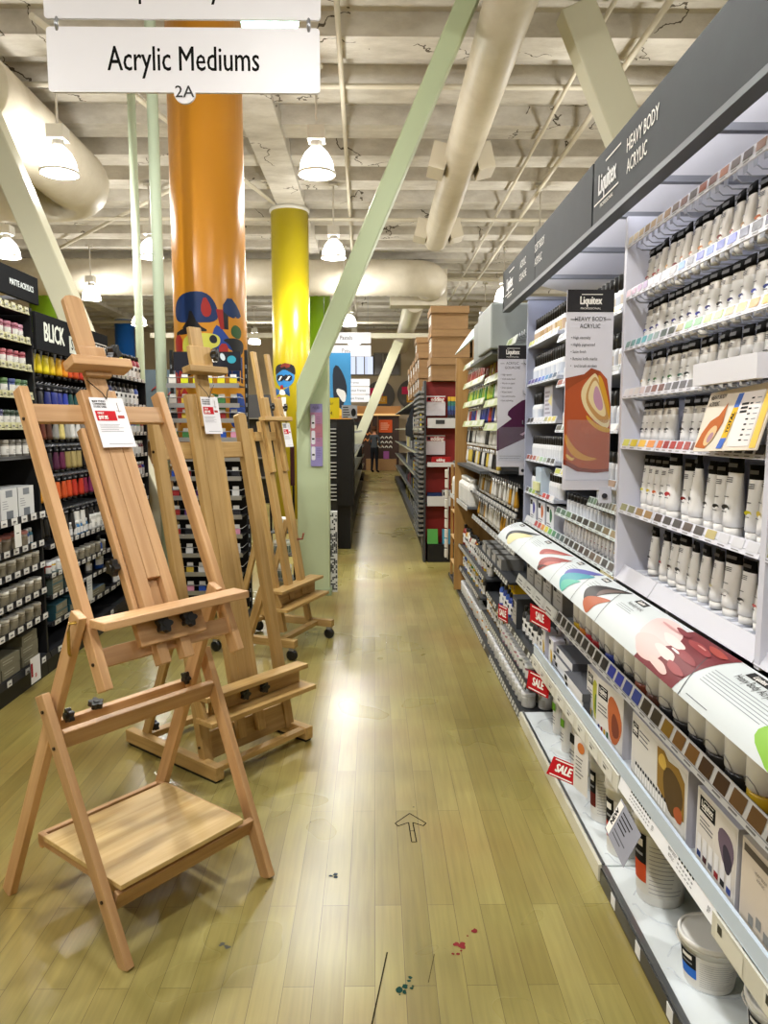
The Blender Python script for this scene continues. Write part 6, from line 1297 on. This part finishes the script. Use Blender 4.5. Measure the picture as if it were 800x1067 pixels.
# bay with bottles at the end of the run
t=lrun('black shelving bay with large paint bottles on top, left of the pale pipes',5.67,6.62)
MB().box(-2.48,-2.0,6.60,6.62,.14,1.9,BK).build('side_panel',PT,t)
for z in (1.91,1.69,1.46,1.28,1.1,.9,.7,.5,.3): lshelf(t,5.68,6.60,z,.03,BK,9,hx('#d6d6d2'),-2.0)
seq=['#c9d0c4','#ccd3c6','#cfd6c9','#d9d23a','#d9d02a','#d6c92a','#8a1f2a','#8a1a2a','#8a1f2f','#b9bcc0']
for k in range(9):
    inst(B_COL,'paint_bottle',f'large paint bottle with black cap, {ORD[k]} from left, top of the end bay','bottle',(-2.05,5.74+.1*k,1.911),R(90),'large bottles on the end bay',hx(seq[k] if k<10 else '#8a8d92'),1.0)
for k in range(8):
    inst(B_COL,'paint_bottle',f'dark paint bottle with white label, {ORD[k]} from left, second shelf of end bay','bottle',(-2.05,5.74+.105*k,1.691),R(90),'dark bottles on the end bay',hx(['#2a4a9a','#1f2a5a','#1a1a1c','#222226','#1a1a1e','#2a2a2e','#9a9a96'][k%7]),.9)
for z,n_,cols in ((1.46,'third',['#a01f3a','#b52a2a','#2a7a4a','#2a5a9a','#1f2a6a']),(1.28,'fourth',['#8a1f1f','#d0d0cc','#6a2a2a','#4a1f2a']),(1.1,'fifth',['#2a3a9a','#a01f2a','#7a2a3a','#d9d9d4']),(.9,'sixth',['#c01f2a','#2a2a2e','#b02a3a']),(.7,'seventh',['#d9d9d4','#4a4a4c','#2a5a4a']),(.5,'eighth',['#3a3a3c','#c9a51f','#5a5c60']),(.3,'ninth',['#3a3a3c','#8a8a86','#5a5c60'])):
    lrow(B_CRF,'craft_bottle','small bottle, {} from right, '+n_+' shelf of the end bay','bottle','small bottles on the end bay',6.55,5.75,.078,-2.04,z+.001,cols,1.0)

# ---------------- wire rack against the orange column
t=thing('wire_rack','black wire rack of small packs in front of the orange column','rack',(0,0,0))
for x in (-1.605,-1.015):
    b=MB(); b.box(x-.012,x+.012,5.99,6.015,0,2.12,BLACK)
    for i in range(26): b.box(x-.004,x+.004,5.986,5.99,.1+i*.075,.13+i*.075,hx('#8a8d90'))
    b.build('upright',PT,t); MB().box(x-.012,x+.012,5.72,6.1,0,.04,BLACK).build('foot',PT,t)
MB().box(-1.585,-1.03,6.0,6.008,.05,1.30,hx('#151517')).build('back_panel',PT,t)
o=MB().box(-1.57,-1.045,5.93,5.945,1.955,2.10,hx('#121420')).build('header_board',PT,t); b=MB(); M=FY((-1.315,5.929,2.04)); b.text('abstract',M,.066,WHITE,.02,.8,.001); b.quad(-.1,-.06,.05,-.045,GREY,M,.001); blob(b,M,.2,.0,.035,.03,0,hx('#3a9ab0')); blob(b,M,.13,.02,.018,.03,.4,hx('#c9d6da')); b.build('lettering',PA,o)
RZ=[1.83,1.68,1.565,1.42,1.27,1.12,.97,.82,.67,.52,.37,.22]
for z in RZ:
    b=MB(); b.box(-1.585,-1.03,5.76,5.99,z-.006,z,hx('#3a3b3d')); b.box(-1.585,-1.03,5.752,5.76,z-.018,z+.016,hx('#a9abad')); s=b.build('shelf',ME,t)
    b=MB(); b.tube([(-1.585,5.99,z+.06),(-1.585,5.757,z+.06),(-1.03,5.757,z+.06),(-1.03,5.99,z+.06)],.003,hx('#b9bbbd'),5); b.build('guard_rail',ME,t)
rng=random.Random(33)
for i,z in enumerate(RZ):
    for k in range(6):
        cc=['#d9d4ca','#c9d02a','#d6d62a','#d9c92a','#d9d02a','#d9c42a'][k] if i==0 else rng.choice(['#2a2a2e','#c9c9c6','#b59a3a','#5a3a6a','#2a4a9a','#8a2a2a','#c98aa0','#3a6a3a','#1f1f22','#a09a90'])
        b=MB(); b.box(-.028,.028,-.012,.012,0,.055,[hx('#3a3a3a'),hx('#d3d3d0'),hx(cc),hx('#44444'+'6'),hx('#444446'),hx('#444446')]); p1_=b.mesh('pack_body',PA)
        b=MB(); b.quad(-.024,.058,.024,.085,hx('#d9d9d6'),FY((0,-.004,0))); p2_=b.mesh('header_card',PA)
        inst([('pack_body',p1_),('header_card',p2_)],'paint_pack',f'small paint pack, {ORD[k]} from left, {ORD[i]} shelf down on the wire rack','pack',(-1.545+.093*k,5.80,z+.001),0,'small packs on the wire rack')
# white tubs on a low rack behind the easels
t=thing('low_rack','low black rack with white tubs seen between the easels','rack',(0,0,0))
for x in (-1.0,-.78): MB().box(x-.01,x+.01,7.15,7.17,0,1.0,BLACK).build('post',PT,t)
for z in (.06,.30,.52): MB().box(-1.0,-.78,7.02,7.3,z-.01,z,hx('#55585a')).build('shelf',PT,t)
T_TUB=jar_proto(.085,.13,hx('#bfc2bd'),hx('#dcded8'),.22,True,hx('#5a6a66'))
for k,z in enumerate((.061,.301,.521)): inst(T_TUB,'white_tub','white-lidded tub, '+['bottom','middle','top'][k]+' level of the low black rack','tub',(-.89,7.13,z),0,'white tubs on the low rack')
# poster on the green post
t2=thing('poster','purple and pink poster with three white tubes on the green post','poster',(0,0,0)); M=FY((-.512,6.63,1.445)); MB().box(-.053,.053,-.275,.275,-.004,0,hx('#8f86b8'),M).build('board',PA,t2)
b=MB(); b.quad(-.053,-.1,.053,.2,hx('#a97a9a'),M,.0006); b.quad(-.053,-.02,.053,.1,hx('#b0707f'),M,.0009)
for z in (.12,-.02,-.16):
    b.prism(rrect(-.045,z-.06,-.012,z+.06,.012),.001,.003,hx('#d9d9e0'),M); b.quad(-.04,z-.02,-.018,z-.005,BLACK,M,.004); b.lines(.0,z+.04,.042,6,.014,.003,hx('#6a5a7a'),M,.0014)
b.text('FLUID',M@Matrix.Translation((0,.24,0)),.03,hx('#4a4a6a'),0,.8,.0014); b.build('print',PA,t2)
tag(MB().box(-.745,-.71,6.60,6.64,1.0,1.35,hx('#3a1a1c')).build('small_poster',PA),'dark narrow card on the left edge of the green post','poster')
b=MB(); rng=random.Random(4)
for i in range(46):
    for j in range(4):
        if rng.random()<.5: b.quad(-.03+j*.0155,.02+i*.0155,-.0165+j*.0155,.034+i*.0155,BLACK,FY((0,-.0305,0)))
pt=b.mesh('pattern',PA); b=MB(); b.box(-.031,.031,-.03,.03,0,.75,hx('#c9c9c6')); 
t2=thing('patterned_stand','slim black and white speckled stand at the foot of the green post','stand',(-.375,6.80,0)); link('body',b.mesh('body',PA),t2); link('pattern',pt,t2)

# ---------------- far left side of the aisle
t=thing('display_rack','tall black rack with rows of pale pegs beyond the green post','rack',(0,0,0))
MB().box(-.46,-.26,9.2,9.9,.55,1.62,hx('#0e0e10')).build('cabinet',PT,t); MB().box(-.46,-.30,9.25,9.9,.0,.55,hx('#0e0e10')).build('base',PT,t); MB().box(-.60,-.46,9.24,9.3,.2,1.62,hx('#2a2b2c')).build('peg_board',PT,t)
for i in range(20):
    if i in (5,11): continue
    MB().box(-.56+.02*(i%2),-.47,9.19,9.24,.62+i*.046,.632+i*.046,hx('#b9bbb8')).build('peg',PL,t)
t2=thing('sale_sign','yellow price sign on top of the tall black rack','sign',(0,0,0)); M=FY((-.53,9.21,1.75)); MB().box(-.10,.10,-.12,.13,-.004,0,hx('#b9a818'),M).build('board',PA,t2); b=MB(); b.text('2 for',M@Matrix.Translation((-.02,.06,0)),.06,BLACK,.0,.8,.001); b.text('$14.',M@Matrix.Translation((-.02,-.06,0)),.07,BLACK,.0,.8,.001); b.build('lettering',PA,t2)
t2=thing('sale_sign','grey printed sign on top of the tall black rack','sign',(0,0,0)); M=FY((-.30,9.21,1.70)); MB().box(-.10,.09,-.07,.09,-.004,0,hx('#8a8c8e'),M).build('board',PA,t2); b=MB(); b.lines(-.085,.07,.09,5,.03,.012,BLACK,M); blob(b,M,.045,.0,.03,.05,0,BLACK); b.build('lettering',PA,t2)
t2=thing('hanging_poster','blue and orange poster hanging beside the lime column','poster',(0,0,0)); M=FY((-.72,15.5,2.15)); MB().box(-.24,.24,-.72,.9,-.004,0,hx('#3f86b8'),M).build('board',PA,t2); b=MB(); b.quad(-.24,-.72,.24,-.35,hx('#c98a2a'),M,.002); blob(b,M,0,.2,.15,.42,.1,hx('#2a2f38'),.002,18,.1,2); blob(b,M,.05,.05,.08,.14,.4,hx('#d9d9d6'),.003,18,.15,1); blob(b,M,-.05,-.3,.12,.1,.0,hx('#d9b03a'),.003,18,.15,3); b.build('print',PA,t2)
t=thing('steel_post','pale square post far down the left of the aisle, under far brace','post',(-.58,20.75,0)); MB().box(-.09,.09,-.09,.09,0,1.6,hx('#c5c2a8')).build('shaft',PT,t); MB().box(-.11,.11,-.11,.11,0,.04,hx('#a9a68f')).build('base_plate',PT,t)
t=thing('display_shelving','pale far shelving run on the left of the aisle, behind the black rack','shelving',(0,0,0))
MB().box(-.9,-.87,21.0,24,0,1.7,hx('#8a8b88')).build('back_panel',PT,t); MB().box(-.87,-.32,21.0,24,0,.12,BK).build('base_deck',PT,t); MB().box(-.87,-.34,20.98,21.0,0,1.7,hx('#1a1b1c')).build('side_panel',PT,t)
for z in (.4,.7,1.0,1.3,1.68): s=MB().box(-.87,-.34,21.0,24,z-.015,z,hx('#b9bbb8')).build('shelf',PT,t); tagstrip(s,21.0,24,-.33,z-.02,40,.04,hx('#b5b7b4'),hx('#d9d9d6'),True)
rng=random.Random(14)
for zi,z in enumerate((.121,.401,.701,1.001,1.301)):
    Y=21.2;k=0
    while Y<23.5:
        w_=rng.uniform(.2,.4); h_=rng.uniform(.12,.24); cc=rng.choice(['#b9bbb8','#3a3a3c','#c9c7c0','#8a8c8e','#d3d3d0'])
        inst([('carton_body',MB().box(-w_/2,w_/2,-.1,.1,0,h_,[hx('#4a4a4c'),hx('#77777a'),hx(cc),hx('#555558'),hx('#555558'),hx('#555558')]).mesh('carton_body',PA))],'product_box',f'pale product box, {ORD[k]} from near end, {["deck","first shelf","second shelf","third shelf","fourth shelf"][zi]} of far left run','box',(-.50,Y,z),R(90),'product boxes on the far left run'); Y+=w_+rng.uniform(.1,.5); k+=1
t=thing('display_shelving','low pale shelving between the black rack and the far post','shelving',(0,0,0))
MB().box(-.9,-.87,10.2,20.1,0,1.5,hx('#8a8b88')).build('back_panel',PT,t); MB().box(-.87,-.32,10.2,20.1,0,.12,BK).build('base_deck',PT,t); MB().box(-.87,-.34,10.18,10.2,0,1.5,hx('#1a1b1c')).build('side_panel',PT,t)
for z in (.4,.75,1.1,1.45): s=MB().box(-.87,-.34,10.2,20.1,z-.015,z,hx('#b9bbb8')).build('shelf',PT,t); tagstrip(s,10.2,20.1,-.33,z-.02,40,.04,hx('#b5b7b4'),hx('#d9d9d6'),True)
# other shelving in the hall, seen over and between things
for i,(x,yy,w_,h_,lab) in enumerate(((-4.6,9.5,1.4,2.0,'brown-topped shelving unit far left behind the pale pipes'),(-3.4,12.5,1.3,2.3,'tan shelving unit behind the wire rack'),(-2.6,15.5,1.5,2.2,'dark shelving unit deep behind the orange column'))):
    t=thing('display_shelving',lab,'shelving',(x,yy,0)); MB().box(-w_/2,w_/2,0,.03,0,h_,hx(['#6a4a30','#a8845a','#4a4a4c'][i])).build('back_panel',PT,t); MB().box(-w_/2,w_/2,-.4,.0,0,.12,BK).build('base_deck',PT,t)
    for z in (.5,.9,1.3,1.7): MB().box(-w_/2,w_/2,-.4,0,z,z+.02,hx('#8a8578')).build('shelf',PT,t)
    for s_ in (-1,1): MB().box(s_*w_/2-.012,s_*w_/2+.012,-.4,.03,0,h_,BK).build('side_panel',PT,t)
t2=thing('wall_picture','grey-blue picture with a red squiggle behind the pale pipes','picture',(0,0,0)); M=FY((-2.55,9.0,1.95)); MB().box(-.3,.3,-.35,.25,-.01,0,hx('#5a6872'),M).build('board',PA,t2); b=MB(); b.tube([tuple(M@Vector((-.1+.05*i,.05*math.sin(i*1.3),.004))) for i in range(6)],.008,hx('#9a3a3a'),5); b.build('print',PA,t2)
# back of the shop
def bwin(n,x0,x1,z0,z1,m):
    o=MB().box(x0-.05,x1+.05,28.44,28.5,z0-.05,z1+.05,hx('#77705f')).build(n,PT); struct(o); g=MB().box(x0,x1,28.42,28.45,z0,z1,hx('#544c40')).build('glass',m,o); b=MB()
    for i in (1,2): xx=x0+(x1-x0)*i/3; b.box(xx-.02,xx+.02,28.40,28.43,z0,z1,hx('#8a8272'))
    b.build('mullion',PT,o)
bwin('window_1',-1.0,-.05,3.55,4.2,EWIN); bwin('window_2',.02,.95,3.55,4.3,GL)
for x,z,lab in ((.22,2.75,'dark round wall sign with pink and yellow panels above the aisle end'),(1.42,2.8,'dark round wall sign partly behind the stacked cartons')):
    t=thing('round_sign',lab,'sign',(x,28.4,z)); MB().lathe([(.55,0),(.55,.05)],hx('#4a4238'),40,FY((0,0,0))).build('disc',PT,t); b=MB(); M=FY((0,-.055,0)); b.quad(-.38,.0,.1,.28,hx('#d0305a'),M); b.quad(-.2,-.3,.26,-.02,hx('#d9982a'),M); b.text('SALE',M@Matrix.Translation((.03,-.16,0)),.2,hx('#e9cf8a'),.0,.8,.003); b.build('print',PA,t)
t=thing('framing_counter','brown framing display wall with orange fascia at the end of the aisle','display',(0,0,0))
MB().box(-.75,.9,27.3,27.4,0,2.0,hx('#3a2419')).build('back_panel',PT,t); MB().box(-.8,.95,27.1,27.4,2.0,2.32,hx('#c98d4f')).build('fascia',PT,t); MB().box(-.78,.93,27.05,27.1,1.98,2.05,WHITE).build('strip_light',EWARM,t); MB().box(-.3,.8,27.0,27.3,0,.42,hx('#8a6840')).build('counter',PT,t)
for x in (-.45,-.1,.12): MB().box(x-.02,x+.02,27.26,27.3,.42,2.0,hx('#7a5230')).build('post',PT,t)
t2=thing('poster','orange poster on the brown framing display','poster',(0,0,0)); M=FY((.41,27.25,1.60)); MB().box(-.24,.24,-.23,.23,-.01,0,hx('#d0562a'),M).build('board',PA,t2); MB().lines(-.18,.12,.36,4,.07,.025,hx('#f0c0a0'),M,.004).build('print',PA,t2)
for k in range(12):
    i,j=k%4,k//4; b=MB(); b.prism([(-.06,-.05),(0,.01),(.06,-.05),(.06,.0),(0,.06),(-.06,.0)],0,.03,hx('#d9d2c4'),FY((0,0,0)))
    tag(b.build('frame_corner_sample',PT,None,(.14+.15*i,27.27,.85+.17*j)),f'white chevron frame sample, {ORD[i]} from left, {["lowest","middle","highest"][j]} row at aisle end','frame sample','chevron frame samples')
for k in range(4):
    b=MB(); b.prism([(-.07,-.06),(0,.01),(.07,-.06),(.07,.0),(0,.08),(-.07,.0)],0,.03,hx('#d98a4a'),FY((0,0,0)))
    tag(b.build('frame_corner_sample',PT,None,(-.32+.14*(k%2),27.24,1.1+.22*(k//2))),f'orange chevron frame sample, {["lower left","lower right","upper left","upper right"][k]}, behind the person','frame sample','orange frame samples')
tag(MB().box(-.1,.1,-.02,0,0,.28,hx('#8a4a80')).build('purple_box',PA,None,(.43,27.0,.421)),'purple box low on the framing display counter','box')
# person at the end of the aisle
def person(loc,rz):
    J=[((0,0,.82),.12),((0,0,.98),.115),((0,0,1.16),.125),((0,0,1.27),.10),((0,-.005,1.345),.05),((0,-.01,1.40),.062),((0,-.015,1.47),.082),((0,-.01,1.54),.06),
       ((.15,0,1.25),.055),((.2,-.02,1.02),.042),((.17,-.18,.92),.033),((.15,-.25,.92),.03),((-.15,0,1.25),.055),((-.2,-.02,1.02),.042),((-.17,-.18,.92),.033),((-.15,-.25,.92),.03),
       ((.085,0,.78),.09),((.09,-.01,.44),.062),((.095,.02,.08),.042),((.1,-.12,.035),.035),((-.085,0,.78),.09),((-.09,-.01,.44),.062),((-.11,.02,.08),.042),((-.12,-.12,.035),.035)]
    E_=[(0,1),(1,2),(2,3),(3,4),(4,5),(5,6),(6,7),(3,8),(8,9),(9,10),(10,11),(3,12),(12,13),(13,14),(14,15),(0,16),(16,17),(17,18),(18,19),(0,20),(20,21),(21,22),(22,23)]
    me=bpy.data.meshes.new('body'); me.from_pydata([j[0] for j in J],E_,[]); o=bpy.data.objects.new('body',me)
    col.objects.link(o); m=o.modifiers.new('s','SKIN'); 
    for v,j in zip(me.skin_vertices[0].data,J): v.radius=(j[1],j[1]*.85)
    me.skin_vertices[0].data[0].use_root=True
    o.modifiers.new('d','SUBSURF').levels=2
    dg=bpy.context.evaluated_depsgraph_get(); nm=bpy.data.meshes.new_from_object(o.evaluated_get(dg)); bpy.data.objects.remove(o)
    SK=hx('#a8765a'); TR_=hx('#17181c'); SHT=hx('#3f4245'); SHOE=hx('#1a1a1a')
    at=nm.color_attributes.new('Col','FLOAT_COLOR','CORNER'); buf=[]
    for p in nm.polygons:
        z=p.center.z; c_=SK
        if z<.07: c_=SHOE
        elif z<.88 and abs(p.center.x)<.16 and p.center.y>-.13: c_=TR_
        elif z<1.31 and p.center.y>-.1: c_=SHT
        buf+=list(c_)*p.loop_total
    at.data.foreach_set('color',buf); nm.materials.clear(); nm.materials.append(MT)
    for p in nm.polygons: p.use_smooth=True
    t=thing('person','person in a grey top and black trousers standing at the aisle end','person',loc,rz)
    link('body',nm,t)
    b=MB(); b.loft([ell(.085,.09,1.45),ell(.096,.1,1.5),ell(.09,.095,1.56),ell(.05,.055,1.60)],hx('#4a2f1f')); b.v=[(v[0],v[1]+.015,v[2]) for v in b.v]; b.build('hair',MT,t)
    b=MB()
    for s_ in (-1,1): b.lathe([(.0,-.008),(.008,0),(0,.008)],BLACK,8,Matrix.Translation((s_*.03,-.092,1.475)))
    b.build('eyes',PL,t); b=MB(); b.add([(-.012,-.09,1.44),(.012,-.09,1.44),(0,-.115,1.445),(0,-.088,1.475)],[(0,1,2),(0,2,3),(2,1,3)],SK); b.build('nose',MT,t)
person((.0,25.6,0),R(150))
# ------------------------------------------------------------------ camera and light
cd=bpy.data.cameras.new('camera'); co=bpy.data.objects.new('camera',cd); col.objects.link(co)
cd.sensor_fit='VERTICAL'; cd.sensor_height=36; cd.lens=36*775/1067; cd.clip_start=.05; cd.clip_end=200
pitch=math.atan((533.5-447)/775); yaw=math.atan(10/775)
co.location=(0,0,1.5); co.rotation_euler=(R(90)-pitch,0,-yaw); sc.camera=co
w=bpy.data.worlds.new('world'); sc.world=w; w.use_nodes=True
w.node_tree.nodes['Background'].inputs[0].default_value=(.9,.93,1,1); w.node_tree.nodes['Background'].inputs[1].default_value=.3
sc.view_settings.view_transform='Standard'; sc.view_settings.look='None'; sc.view_settings.gamma=1; sc.view_settings.use_curve_mapping=False
sc.view_settings.exposure=0.0
sc.cycles.use_denoising=True; sc.cycles.max_bounces=8; sc.cycles.diffuse_bounces=4; sc.cycles.glossy_bounces=3; sc.cycles.transparent_max_bounces=12; sc.cycles.transmission_bounces=4
sc.cycles.sample_clamp_indirect=6; sc.cycles.caustics_reflective=False; sc.cycles.caustics_refractive=False
